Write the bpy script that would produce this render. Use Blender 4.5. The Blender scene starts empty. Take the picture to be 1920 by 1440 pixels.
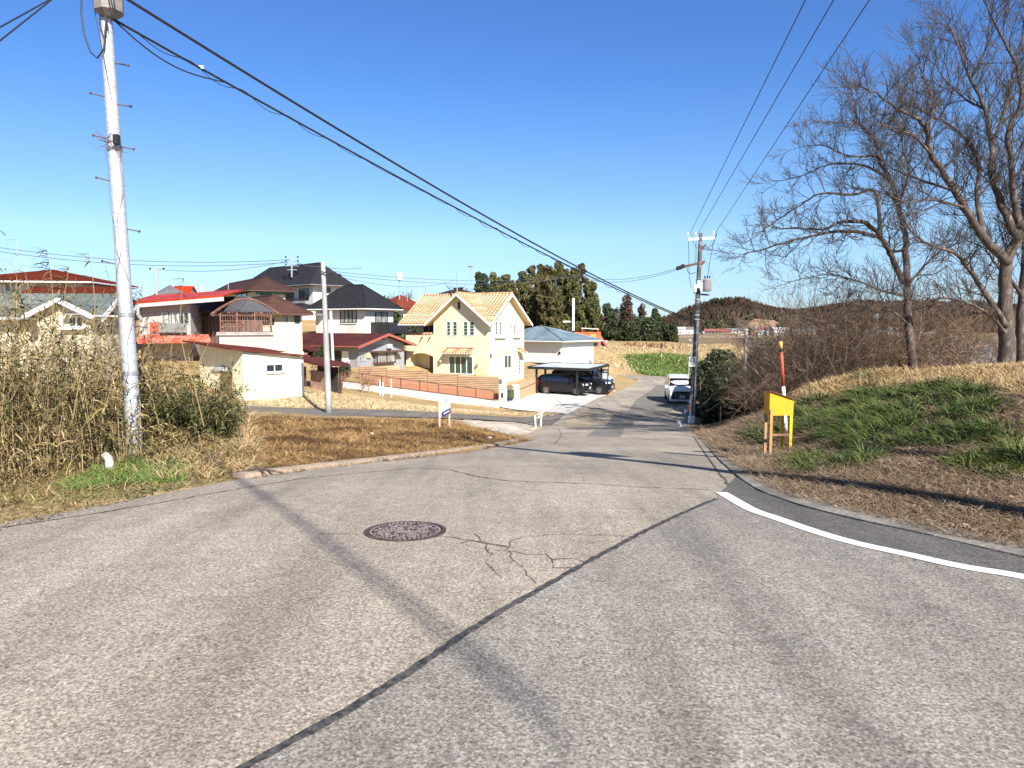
import bpy, math, random
import numpy as np
from mathutils import Vector, Matrix, geometry, noise as mnoise
R = math.radians
sc = bpy.context.scene
COL = sc.collection
# ---------------- camera, world, sun, exposure ----------------
F = 1331.0; PITCH = math.atan(110 / F); CAMZ = 1.6
cd = bpy.data.cameras.new("camera"); cam = bpy.data.objects.new("camera", cd); COL.objects.link(cam)
cd.sensor_width = 36; cd.lens = F / 1920 * 36; cd.clip_end = 6000; cd.clip_start = .05
cam.location = (0, 0, CAMZ); cam.rotation_euler = (R(90) - PITCH, 0, 0); sc.camera = cam
SUN_EL = 36.0; SH = Vector((-.42, .91)).normalized()          # direction shadows fall
w = bpy.data.worlds.new("World"); sc.world = w; w.use_nodes = True
nt = w.node_tree; bgn = nt.nodes['Background']; sky = nt.nodes.new('ShaderNodeTexSky')
sky.sky_type = 'NISHITA'; sky.sun_disc = False; sky.sun_elevation = R(SUN_EL)
sky.sun_rotation = math.atan2(-SH.x, -SH.y); sky.altitude = 100; sky.air_density = 0.6; sky.dust_density = 0.0; sky.ozone_density = 1.0
# colour of the clear air by height above the horizon
tcw = nt.nodes.new('ShaderNodeTexCoord'); sxw = nt.nodes.new('ShaderNodeSeparateXYZ'); rmp = nt.nodes.new('ShaderNodeValToRGB'); mulw = nt.nodes.new('ShaderNodeVectorMath'); mulw.operation = 'MULTIPLY'
for i_, (p_, c_) in enumerate(((0, (.45, .50, .55)), (.05, (.66, .72, .76)), (.118, (.90, 1.03, 1.04)), (.22, (.78, 1.06, 1.25)), (.317, (.62, 1.0, 1.42)), (.46, (.62, .97, 1.48)), (.68, (1.0, .95, .88)))):
    e_ = rmp.color_ramp.elements[i_] if i_ < 1 else (rmp.color_ramp.elements[1] if i_ == 1 else rmp.color_ramp.elements.new(p_))
    e_.position = p_; e_.color = (c_[0] / 1.6, c_[1] / 1.6, c_[2] / 1.6, 1)
scw = nt.nodes.new('ShaderNodeVectorMath'); scw.operation = 'SCALE'; scw.inputs['Scale'].default_value = 1.6
nt.links.new(tcw.outputs['Generated'], sxw.inputs[0]); nt.links.new(sxw.outputs['Z'], rmp.inputs[0]); nt.links.new(rmp.outputs[0], scw.inputs[0])
nt.links.new(sky.outputs[0], mulw.inputs[0]); nt.links.new(scw.outputs[0], mulw.inputs[1]); nt.links.new(mulw.outputs[0], bgn.inputs[0]); bgn.inputs[1].default_value = .085
sl = bpy.data.lights.new("sun", 'SUN'); sl.energy = 5.0; sl.angle = R(.5); sl.color = (1, .94, .86)
so = bpy.data.objects.new("sun", sl); COL.objects.link(so)
sd = Vector((SH.x * math.cos(R(SUN_EL)), SH.y * math.cos(R(SUN_EL)), -math.sin(R(SUN_EL))))
so.rotation_euler = sd.to_track_quat('-Z', 'Y').to_euler(); so.location = (20, -30, 40)
sc.view_settings.view_transform = 'Standard'; sc.view_settings.look = 'None'; sc.view_settings.gamma = 1
sc.view_settings.exposure = 0.93
random.seed(7); rng = np.random.default_rng(11)

# ---------------- helpers ----------------
def ray(px, py):
    u = (px - 960) / F; v = (py - 720) / F; c, s = math.cos(PITCH), math.sin(PITCH)
    y = c - v * s
    return Vector((u / y, 1.0, (-s - v * c) / y))
def pt(px, py, D):
    r = ray(px, py); return Vector((r.x * D, D, CAMZ + r.z * D))

def node(nt, t, **kw):
    n = nt.nodes.new(t)
    for k, v in kw.items():
        setattr(n, k, v)
    return n
MATS = {}
def M(name, col, rough=.8, col2=None, scale=3, detail=6, var=.25, vscale=25, bump=0, metal=0, island=None, stripes=(), spec=None, stretch=None, lo=.4, hi=.6, alpha=None, trans=0):
    """procedural principled: col/col2 mixed by noise, brightness variation, stripes ((ax,ay,az),period,width,colour,bump)"""
    if name in MATS: return MATS[name]
    m = bpy.data.materials.new(name); MATS[name] = m; m.use_nodes = True
    t = m.node_tree; b = t.nodes['Principled BSDF']; L = t.links.new
    tc = node(t, 'ShaderNodeTexCoord'); co = tc.outputs['Object']
    if stretch:
        mp = node(t, 'ShaderNodeMapping'); mp.inputs['Scale'].default_value = stretch; L(co, mp.inputs[0]); sco = mp.outputs[0]
    else: sco = co
    rgb = node(t, 'ShaderNodeRGB'); rgb.outputs[0].default_value = (*col, 1); cur = rgb.outputs[0]
    height = None
    if island:
        g = node(t, 'ShaderNodeNewGeometry'); r = node(t, 'ShaderNodeValToRGB')
        cr = r.color_ramp
        for i, (p, c) in enumerate(island):
            e = cr.elements[i] if i < 2 else cr.elements.new(p)
            e.position = p; e.color = (*c, 1)
        L(g.outputs['Random Per Island'], r.inputs[0]); cur = r.outputs[0]
    if col2:
        n = node(t, 'ShaderNodeTexNoise'); n.inputs['Scale'].default_value = scale; n.inputs['Detail'].default_value = detail; L(sco, n.inputs[0])
        mr = node(t, 'ShaderNodeMapRange'); mr.inputs[1].default_value = lo; mr.inputs[2].default_value = hi; L(n.outputs[0], mr.inputs[0])
        mx = node(t, 'ShaderNodeMix', data_type='RGBA'); L(mr.outputs[0], mx.inputs[0]); L(cur, mx.inputs[6]); mx.inputs[7].default_value = (*col2, 1); cur = mx.outputs[2]
    if var:
        n = node(t, 'ShaderNodeTexNoise'); n.inputs['Scale'].default_value = vscale; n.inputs['Detail'].default_value = 5; L(sco, n.inputs[0])
        mr = node(t, 'ShaderNodeMapRange'); mr.inputs[1].default_value = .3; mr.inputs[2].default_value = .7; mr.inputs[3].default_value = 1 - var; mr.inputs[4].default_value = 1 + var; L(n.outputs[0], mr.inputs[0])
        vm = node(t, 'ShaderNodeVectorMath', operation='SCALE'); L(cur, vm.inputs[0]); L(mr.outputs[0], vm.inputs['Scale']); cur = vm.outputs[0]
        if bump: height = n.outputs[0]
    for (ax, per, wd, sc_, bs) in stripes:
        d = node(t, 'ShaderNodeVectorMath', operation='DOT_PRODUCT'); d.inputs[1].default_value = ax; L(co, d.inputs[0])
        q = node(t, 'ShaderNodeMath', operation='DIVIDE'); q.inputs[1].default_value = per; L(d.outputs['Value'], q.inputs[0])
        f = node(t, 'ShaderNodeMath', operation='FRACT'); L(q.outputs[0], f.inputs[0])
        c = node(t, 'ShaderNodeMath', operation='LESS_THAN'); c.inputs[1].default_value = wd; L(f.outputs[0], c.inputs[0])
        mx = node(t, 'ShaderNodeMix', data_type='RGBA'); L(c.outputs[0], mx.inputs[0]); L(cur, mx.inputs[6]); mx.inputs[7].default_value = (*sc_, 1); cur = mx.outputs[2]
    L(cur, b.inputs['Base Color'])
    b.inputs['Roughness'].default_value = rough; b.inputs['Metallic'].default_value = metal
    if spec is not None: b.inputs['Specular IOR Level'].default_value = spec
    if bump and height is not None:
        bn = node(t, 'ShaderNodeBump'); bn.inputs['Strength'].default_value = bump; bn.inputs['Distance'].default_value = .02; L(height, bn.inputs['Height']); L(bn.outputs[0], b.inputs['Normal'])
    if alpha is not None: b.inputs['Alpha'].default_value = alpha
    if trans: b.inputs['Transmission Weight'].default_value = trans
    return m

class MB:
    """collects primitives into one mesh"""
    def __init__(s): s.v = []; s.f = []; s.n = 0
    def add(s, vs, fs):
        o = s.n; s.v.extend([tuple(p) for p in vs]); s.f.extend([tuple(i + o for i in f) for f in fs]); s.n += len(vs)
    def box(s, c, d, rz=0, ry=0, rx=0):
        m = Matrix.Translation(c) @ Matrix.Rotation(rz, 4, 'Z') @ Matrix.Rotation(ry, 4, 'Y') @ Matrix.Rotation(rx, 4, 'X')
        vs = [m @ Vector((x * d[0] / 2, y * d[1] / 2, z * d[2] / 2)) for x in (-1, 1) for y in (-1, 1) for z in (-1, 1)]
        s.add(vs, [(0, 1, 3, 2), (4, 6, 7, 5), (0, 4, 5, 1), (2, 3, 7, 6), (0, 2, 6, 4), (1, 5, 7, 3)]); return s
    def bx(s, x0, x1, y0, y1, z0, z1): return s.box(((x0 + x1) / 2, (y0 + y1) / 2, (z0 + z1) / 2), (abs(x1 - x0), abs(y1 - y0), abs(z1 - z0)))
    def beam(s, a, b, w, h=None):
        a, b = Vector(a), Vector(b); h = h or w; d = b - a; L = d.length; d.normalize()
        up = Vector((0, 0, 1)) if abs(d.z) < .95 else Vector((0, 1, 0))
        x = d.cross(up).normalized(); z = x.cross(d)
        vs = [p + x * (i * w / 2) + z * (j * h / 2) for p in (a, b) for i in (-1, 1) for j in (-1, 1)]
        s.add(vs, [(0, 1, 3, 2), (4, 6, 7, 5), (0, 4, 5, 1), (2, 3, 7, 6), (0, 2, 6, 4), (1, 5, 7, 3)]); return s
    def tube(s, pts, rad, n=6, cap=True):
        pts = [Vector(p) for p in pts]; m = len(pts); vs = []; fs = []
        if not hasattr(rad, '__len__'): rad = [rad] * m
        ref = None
        for i in range(m):
            d = (pts[min(i + 1, m - 1)] - pts[max(i - 1, 0)])
            if d.length < 1e-9: d = Vector((0, 0, 1))
            d.normalize()
            if ref is None:
                ref = Vector((0, 0, 1)) if abs(d.z) < .9 else Vector((1, 0, 0))
            x = d.cross(ref)
            if x.length < 1e-4: x = d.cross(Vector((.3, 1, .2)))
            x.normalize(); y = d.cross(x); ref = x.cross(d)
            for k in range(n):
                a = 2 * math.pi * k / n; vs.append(pts[i] + x * (math.cos(a) * rad[i]) + y * (math.sin(a) * rad[i]))
        for i in range(m - 1):
            for k in range(n):
                k2 = (k + 1) % n; fs.append((i * n + k, i * n + k2, (i + 1) * n + k2, (i + 1) * n + k))
        if cap: fs.append(tuple(range(n - 1, -1, -1))); fs.append(tuple((m - 1) * n + k for k in range(n)))
        s.add(vs, fs); return s
    def cyl(s, a, b, r, n=12, r2=None): return s.tube([a, b], [r, r if r2 is None else r2], n)
    def lathe(s, prof, n=16, c=(0, 0, 0)):
        vs = []; fs = []
        for r, z in prof:
            for k in range(n):
                a = 2 * math.pi * k / n; vs.append((c[0] + r * math.cos(a), c[1] + r * math.sin(a), c[2] + z))
        for i in range(len(prof) - 1):
            for k in range(n):
                k2 = (k + 1) % n; fs.append((i * n + k, i * n + k2, (i + 1) * n + k2, (i + 1) * n + k))
        fs.append(tuple(range(n - 1, -1, -1))); fs.append(tuple((len(prof) - 1) * n + k for k in range(n)))
        s.add(vs, fs); return s
    def slab(s, q, t, up=None):
        """polygon q (list of points) thickened downward by t"""
        q = [Vector(p) for p in q]; n = len(q); d = Vector((0, 0, -t)) if up is None else up
        s.add(q + [p + d for p in q], [tuple(range(n)), tuple(range(2 * n - 1, n - 1, -1))] + [(i, i + n, (i + 1) % n + n, (i + 1) % n) for i in range(n)]); return s
    def build(s, name, mat, parent=None, smooth=False, label=None):
        me = bpy.data.meshes.new(name); me.from_pydata(s.v, [], s.f); me.update()
        if mat: me.materials.append(mat)
        if smooth: me.polygons.foreach_set('use_smooth', [True] * len(me.polygons))
        o = bpy.data.objects.new(name, me); COL.objects.link(o)
        if parent: o.parent = parent
        if label: o['label'] = label
        return o
def npmesh(name, V, Fq, mat, smooth=False):
    """V (n,3) array, Fq (m,k) index array (k = 3 or 4)"""
    me = bpy.data.meshes.new(name); k = Fq.shape[1]
    me.vertices.add(len(V)); me.vertices.foreach_set('co', np.asarray(V, np.float32).ravel())
    me.loops.add(Fq.size); me.loops.foreach_set('vertex_index', Fq.astype(np.int32).ravel())
    me.polygons.add(len(Fq)); me.polygons.foreach_set('loop_start', np.arange(0, Fq.size, k, dtype=np.int32))
    try: me.polygons.foreach_set('loop_total', np.full(len(Fq), k, np.int32))
    except Exception: pass
    me.update(calc_edges=True); me.validate()
    if smooth: me.polygons.foreach_set('use_smooth', [True] * len(me.polygons))
    if mat: me.materials.append(mat)
    o = bpy.data.objects.new(name, me); COL.objects.link(o); return o
def tag(o, label=None, cat=None, group=None, kind=None):
    if label: o['label'] = label
    if cat: o['category'] = cat
    if group: o['group'] = group
    if kind: o['kind'] = kind
    return o
def thing(name, label, cat, loc=(0, 0, 0), rz=0, group=None):
    o = bpy.data.objects.new(name, None); COL.objects.link(o); o.location = loc; o.rotation_euler = (0, 0, rz); o.empty_display_size = .2
    return tag(o, label, cat, group)
def copy_tree(o, parent=None):
    c = o.copy(); COL.objects.link(c)
    if parent: c.parent = parent
    for ch in o.children: copy_tree(ch, c)
    return c

# ---------------- terrain ----------------
ys = np.arange(-60, 200, .25)
slp = np.interp(ys, [2.5, 11, 27, 42, 60, 61], [0, .125, .125, .02, .02, 0])
zp = -np.cumsum(slp) * .25
def zr(y): return np.interp(y, ys, zp)
def road_pt(px, py):
    """pixel -> point on the road profile"""
    r = ray(px, py); a = .5
    for D in np.arange(1.0, 130, .1):
        if CAMZ + r.z * D <= zr(D): return (r.x * D, D)
    return (r.x * 130, 130)
LEFT_PX = [(0, 985), (150, 958), (300, 929), (460, 898), (640, 874), (800, 855), (900, 842), (975, 829), (1005, 815), (1018, 803), (1028, 793), (1058, 778), (1085, 765), (1120, 748), (1160, 733), (1190, 720), (1196, 711)]
RIGHT_PX = [(1920, 1055), (1750, 1012), (1600, 978), (1500, 952), (1420, 922), (1380, 896), (1350, 868), (1325, 838), (1305, 815), (1293, 800), (1289, 780), (1293, 762), (1302, 735), (1312, 715)]
LW = [(-20, -30), (-9, -12), (-5.6, 0), (-4.6, 3.6)] + [road_pt(*p) for p in LEFT_PX]
RW = [(60, -8), (25, -3), (12, .6), (7, 2.2), (4.7, 3.55)] + [road_pt(*p) for p in RIGHT_PX]
LE = LW[-1]; RE = RW[-1]
END = [(LE[0] - 3, LE[1] + 1.5), (LE[0] - 14, LE[1] + 4), (LE[0] - 14, LE[1] + 8.5), (LE[0] - 1, LE[1] + 7), (RE[0] + 2, RE[1] + 5), (RE[0] + 14, RE[1] + 8), (RE[0] + 14, RE[1] + 3), (RE[0] + 3, RE[1])]
ROAD = LW + END + RW[::-1] + [(60, -34)]
def seg_dist(X, Y, poly, closed=True):
    P = np.array(poly); Q = np.roll(P, -1, 0) if closed else P[1:]; P = P if closed else P[:-1]
    best = np.full(X.shape, 1e9)
    for (ax, ay), (bx, by) in zip(P, Q):
        dx, dy = bx - ax, by - ay; t = np.clip(((X - ax) * dx + (Y - ay) * dy) / (dx * dx + dy * dy + 1e-12), 0, 1)
        best = np.minimum(best, np.hypot(X - ax - t * dx, Y - ay - t * dy))
    return best
def inside(X, Y, poly):
    r = np.zeros(X.shape, bool); n = len(poly)
    for i in range(n):
        x1, y1 = poly[i]; x2, y2 = poly[(i + 1) % n]
        c = (y1 > Y) != (y2 > Y)
        with np.errstate(divide='ignore', invalid='ignore'): r ^= c & (X < (x2 - x1) * (Y - y1) / (y2 - y1 + 1e-12) + x1)
    return r
CTRL = [ # px, py, distance
 (0, 960, 6.3), (60, 925, 8), (255, 852, 11), (100, 870, 14), (-300, 900, 12), (350, 850, 12.5), (450, 835, 14), (600, 840, 13.5), (700, 800, 20), (840, 800, 20.5), (420, 772, 28), (520, 775, 28), (617, 776, 33),
 (900, 790, 28), (985, 795, 29), (440, 753, 36), (455, 752, 37), (569, 727, 42), (620, 740, 42), (700, 741, 44), (800, 755, 45), (880, 765, 46), (936, 770, 47), (1000, 752, 50), (1040, 742, 53), (1100, 735, 58), (1020, 772, 46),
 (643, 716, 50), (670, 690, 58), (600, 690, 58), (760, 705, 60), (860, 716, 62), (916, 724, 60), (983, 707, 66), (1053, 690, 72), (1113, 684, 76), (1125, 705, 72),
 (480, 640, 60), (570, 625, 66), (350, 660, 52), (250, 680, 50), (200, 690, 40), (100, 700, 32), (0, 705, 32), (-200, 700, 30), (690, 650, 72), (590, 600, 90), (430, 620, 76), (100, 600, 55), (650, 600, 95), (800, 640, 90), (950, 640, 110),
 (1150, 684, 86), (1200, 697, 86), (1250, 705, 86), (1300, 706, 86), (1130, 655, 96), (1200, 652, 99), (1300, 650, 99), (1380, 652, 99), (1130, 640, 125), (1250, 640, 125), (1370, 641, 120), (1000, 641, 120),
 (1430, 690, 100), (1480, 690, 96), (1440, 668, 118),
 (1460, 866, 12.3), (1440, 850, 14), (1400, 870, 11), (1920, 1015, 5.3), (1700, 905, 7.6), (1920, 900, 7.4), (1550, 790, 13), (1700, 722, 17), (1900, 690, 18), (1600, 708, 20), (1500, 735, 20), (1450, 780, 20), (1920, 715, 13), (1700, 780, 12), (1560, 830, 11), (1900, 790, 10),
 (1400, 785, 25), (1345, 815, 24.5), (1330, 800, 31), (1310, 797, 36), (1700, 691, 25), (1900, 684, 24), (1750, 688, 23), (1550, 715, 27), (1330, 770, 42), (1400, 740, 42), (1500, 730, 44), (1360, 740, 60), (1700, 715, 44), (1900, 705, 44), (1500, 700, 75), (1900, 680, 75), (1400, 725, 52), (1400, 712, 70)]
WCTRL = [(5.5, 3.9, .06), (8, 3.4, .15), (9, 7, .45), (12, 8, .7), (16, 8, .9), (20, 4, .8), (30, 10, 1), (26, 24, .5), (40, 20, .6), (15, 14, .8), (20, 20, .7), (60, 10, 1), (30, 45, -4), (60, 45, -5), (60, 90, -6), (40, 150, -7), (-8, 3, -.05), (-12, 8, -.6), (-20, 10, -.8), (-30, 30, -.5), (-40, 60, 1.5), (-60, 60, 2), (-40, -20, 0), (-60, 10, -.5), (-90, 100, 3), (-30, 130, 2), (0, 150, -1), (12, 150, -1.2), (30, 150, -4), (-60, 160, 3), (40, -2, .2), (30, 110, -5.5), (50, 130, -7), (26, 132, -1.5)]
cp = [tuple(pt(*c)) for c in CTRL] + WCTRL
for poly in (LW[2:], RW[2:-1]):
    for i in range(0, len(poly) - 1):
        a, b = poly[i], poly[i + 1]; n = max(1, int(math.hypot(b[0] - a[0], b[1] - a[1]) / 3))
        for k in range(n):
            t = k / n; x = a[0] + (b[0] - a[0]) * t; y = a[1] + (b[1] - a[1]) * t; cp.append((x, y, float(zr(y))))
CP = np.array(cp); OFF = CP[:, 2] - zr(CP[:, 1])
A = np.sqrt((CP[:, None, 0] - CP[None, :, 0])**2 + (CP[:, None, 1] - CP[None, :, 1])**2)
A[np.diag_indices(len(CP))] = -.25                             # a little smoothing
wts = np.linalg.solve(np.vstack([np.hstack([A, np.ones((len(CP), 1))]), np.append(np.ones(len(CP)), 0)]), np.append(OFF, 0))
def sstep(t): t = np.clip(t, 0, 1); return t * t * (3 - 2 * t)
def wob(x, y, s=1.0):
    x = x / s; y = y / s
    return (np.sin(x * 1.3 + 1.7 * np.sin(y * .7)) + np.sin(y * 1.9 + 1.3 * np.sin(x * .9 + 2)) + .6 * np.sin(x * 3.1 - y * 2.3 + 1) + .4 * np.sin(x * 5.3 + y * 4.7 + 2 * np.sin(y * 2.1))) / 3
def G(X, Y, bumps=True):
    X = np.atleast_1d(np.asarray(X, float)); Y = np.atleast_1d(np.asarray(Y, float)); sh = X.shape; X = X.ravel(); Y = Y.ravel()
    out = np.zeros(len(X))
    for i in range(0, len(X), 20000):
        x = X[i:i + 20000]; y = Y[i:i + 20000]
        o = np.sqrt((x[:, None] - CP[None, :, 0])**2 + (y[:, None] - CP[None, :, 1])**2) @ wts[:-1] + wts[-1]
        o = np.clip(o, -6, 9)
        d = np.where(inside(x, y, ROAD), 0, seg_dist(x, y, ROAD)); k = sstep(d / 1.5)
        z = zr(y) + o * k
        if bumps: z = z + k * sstep(d / 4) * (wob(x, y, 1.1) * .035 + wob(x, y, 4) * .05)
        far = sstep((np.hypot(x, y) - 150) / 70)
        z = z * (1 - far) + (-7.0) * far
        out[i:i + 20000] = z
    return out.reshape(sh)
def g(x, y): return float(G([x], [y])[0])
def gp(px, py, dmin=2.0, dmax=220):
    """pixel -> ground point"""
    r = ray(px, py); D = np.concatenate([np.arange(dmin, 40, .1), np.arange(40, dmax, .5)])
    z = CAMZ + r.z * D; gz = G(r.x * D, D); k = np.argmax(z <= gz)
    if not (z <= gz).any(): k = len(D) - 1
    return Vector((r.x * D[k], D[k], gz[k]))
PATH = [tuple(gp(*p)[:2]) for p in [(380, 757), (420, 758), (520, 764), (617, 768), (740, 770), (860, 776), (980, 782), (1030, 778), (1062, 776), (1034, 797), (1008, 799), (970, 792), (900, 787), (820, 785), (720, 782), (617, 780), (520, 772), (410, 768), (380, 767)]]
DRIVE = [tuple(gp(*p)[:2]) for p in [(925, 763), (1000, 772), (1064, 777), (1084, 766), (1118, 749), (1157, 734), (1100, 718), (1010, 720), (965, 738), (938, 752)]]
GRAVEL = [tuple(gp(*p)[:2]) for p in [(850, 786), (910, 785), (985, 793), (1012, 802), (1004, 812), (960, 815), (925, 810), (880, 799)]]
MASKS = [ROAD, DRIVE, PATH]
def lines(segs):
    out = [segs[0][0]]
    for a, b, st in segs: out += list(np.arange(a + st, b + st * .5, st))
    return np.array(out)
gx = lines([(-2200, -400, 120), (-400, -100, 20), (-100, -34, 2.5), (-34, -12, .5), (-12, 16, .22), (16, 34, .5), (34, 100, 2.5), (100, 400, 20), (400, 2200, 120)])
gy = lines([(-400, -60, 40), (-60, -10, 4), (-10, 2, .6), (2, 24, .22), (24, 62, .45), (62, 130, 1), (130, 220, 4), (220, 600, 20), (600, 4400, 120)])
GX, GY = np.meshgrid(gx, gy); GZ = G(GX, GY)
for P in MASKS:
    xs = [p[0] for p in P]; sel = (GX > min(xs) - 1) & (GX < max(xs) + 1); GZs = GZ[sel]
    ii = inside(GX[sel], GY[sel], P); dd = seg_dist(GX[sel], GY[sel], P)
    GZ[sel] = np.where(ii, GZs - .07 * np.clip(dd / .12, 0, 1), GZs)
nx, ny = len(gx), len(gy); idx = np.arange(nx * ny).reshape(ny, nx)
Fq = np.stack([idx[:-1, :-1], idx[:-1, 1:], idx[1:, 1:], idx[1:, :-1]], -1).reshape(-1, 4)
# ground colour zones (what grows or lies there)
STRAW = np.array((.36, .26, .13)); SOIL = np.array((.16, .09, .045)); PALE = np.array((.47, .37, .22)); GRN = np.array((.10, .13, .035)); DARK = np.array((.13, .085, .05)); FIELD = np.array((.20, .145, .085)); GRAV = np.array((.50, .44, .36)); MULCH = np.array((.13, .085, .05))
ZN = [(STRAW, None, 0)]
def zone(c, pxs, soft): ZN.append((c, [tuple(gp(*p)[:2]) for p in pxs], soft))
zone(SOIL, [(430, 800), (500, 790), (620, 787), (830, 790), (870, 800), (960, 825), (990, 826), (900, 845), (800, 858), (560, 885), (470, 895)], .8)
zone(PALE, [(450, 768), (430, 752), (570, 730), (640, 745), (800, 762), (930, 772), (1000, 780), (860, 773), (617, 764)], .5)
ZN.append((GRAV, GRAVEL, .25))
zone(GRN, [(1170, 668), (1200, 700), (1250, 708), (1300, 708), (1310, 672), (1240, 664)], 1.5)
zone(MULCH, [(1400, 880), (1370, 880), (1420, 915), (1500, 950), (1700, 1000), (1920, 1050), (1920, 900), (1700, 880), (1500, 870)], .4)
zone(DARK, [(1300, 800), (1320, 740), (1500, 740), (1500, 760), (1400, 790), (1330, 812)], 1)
zone(GRN * .45, [(1480, 790), (1520, 740), (1700, 722), (1840, 740), (1920, 800), (1920, 870), (1640, 850), (1500, 850)], .6)
C = np.tile(STRAW, (GX.size, 1)); fx, fy = GX.ravel(), GY.ravel(); jit = wob(fx, fy, .8) * .5
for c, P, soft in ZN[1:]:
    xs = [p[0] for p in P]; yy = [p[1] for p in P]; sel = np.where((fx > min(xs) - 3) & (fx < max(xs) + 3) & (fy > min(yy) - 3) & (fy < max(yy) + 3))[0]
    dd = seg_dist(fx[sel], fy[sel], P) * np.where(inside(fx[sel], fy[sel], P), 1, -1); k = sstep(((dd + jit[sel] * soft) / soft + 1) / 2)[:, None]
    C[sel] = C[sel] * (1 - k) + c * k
far = sstep((np.hypot(fx, fy) - 120) / 50)[:, None]; C = C * (1 - far) + FIELD * far
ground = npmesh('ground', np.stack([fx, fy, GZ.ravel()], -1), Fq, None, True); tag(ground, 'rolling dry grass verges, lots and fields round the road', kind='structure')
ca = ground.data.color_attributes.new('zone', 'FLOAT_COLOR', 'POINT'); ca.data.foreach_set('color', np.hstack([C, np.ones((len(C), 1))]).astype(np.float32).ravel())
def ground_mat():
    m = bpy.data.materials.new('ground_soil'); m.use_nodes = True; t = m.node_tree; L = t.links.new; b = t.nodes['Principled BSDF']
    at = node(t, 'ShaderNodeAttribute', attribute_name='zone'); tc = node(t, 'ShaderNodeTexCoord'); cur = at.outputs['Color']; hts = []
    for s, a, bq in ((55, .55, 1.5), (9, .65, 1.4), (1.1, .75, 1.25), (.03, .75, 1.3)):
        n = node(t, 'ShaderNodeTexNoise'); n.inputs['Scale'].default_value = s; n.inputs['Detail'].default_value = 8; n.inputs['Roughness'].default_value = .65; L(tc.outputs['Object'], n.inputs[0])
        mr = node(t, 'ShaderNodeMapRange'); mr.inputs[1].default_value = .3; mr.inputs[2].default_value = .7; mr.inputs[3].default_value = a; mr.inputs[4].default_value = bq; L(n.outputs[0], mr.inputs[0])
        v = node(t, 'ShaderNodeVectorMath', operation='SCALE'); L(cur, v.inputs[0]); L(mr.outputs[0], v.inputs['Scale']); cur = v.outputs[0]; hts.append(n.outputs[0])
    L(cur, b.inputs['Base Color']); b.inputs['Roughness'].default_value = .95; b.inputs['Specular IOR Level'].default_value = .1
    bn = node(t, 'ShaderNodeBump'); bn.inputs['Strength'].default_value = .9; bn.inputs['Distance'].default_value = .06; L(hts[1], bn.inputs['Height']); L(bn.outputs[0], b.inputs['Normal'])
    return m
ground.data.materials.append(ground_mat())

def densify(P, st, closed=True):
    out = []; n = len(P)
    for i in range(n if closed else n - 1):
        a, b = P[i], P[(i + 1) % n]; k = max(1, int(math.hypot(b[0] - a[0], b[1] - a[1]) / st))
        for j in range(k): out.append((a[0] + (b[0] - a[0]) * j / k, a[1] + (b[1] - a[1]) * j / k))
    if not closed: out.append(tuple(P[-1]))
    return out
def chaikin(P, it=2, closed=False):
    for _ in range(it):
        Q = []; n = len(P)
        if not closed: Q.append(P[0])
        for i in range(n if closed else n - 1):
            a, b = P[i], P[(i + 1) % n]; Q += [(a[0] * .75 + b[0] * .25, a[1] * .75 + b[1] * .25), (a[0] * .25 + b[0] * .75, a[1] * .25 + b[1] * .75)]
        if not closed: Q.append(P[-1])
        P = Q
    return P
def sheet(name, P, mat, lift, res=.5, label=None):
    """drape a polygon over the ground"""
    B = densify(P, res); xs = [p[0] for p in B]; yy = [p[1] for p in B]
    X, Y = np.meshgrid(np.arange(min(xs), max(xs), res), np.arange(min(yy), max(yy), res)); X = X.ravel(); Y = Y.ravel()
    k = inside(X, Y, P) & (seg_dist(X, Y, B) > res * .4); X, Y = X[k], Y[k]
    vs = [Vector(p) for p in B] + [Vector((x, y)) for x, y in zip(X, Y)]; nb = len(B)
    v, e, f, *_ = geometry.delaunay_2d_cdt(vs, [(i, (i + 1) % nb) for i in range(nb)], [], 1, 1e-5)
    V = np.array([(p.x, p.y) for p in v]); Z = G(V[:, 0], V[:, 1], False) + lift
    me = bpy.data.meshes.new(name); me.from_pydata([(a, b, c) for (a, b), c in zip(V, Z)], [], [tuple(q) for q in f]); me.update(); me.materials.append(mat)
    me.polygons.foreach_set('use_smooth', [True] * len(me.polygons))
    o = bpy.data.objects.new(name, me); COL.objects.link(o); tag(o, label, kind='structure'); return o
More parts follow.
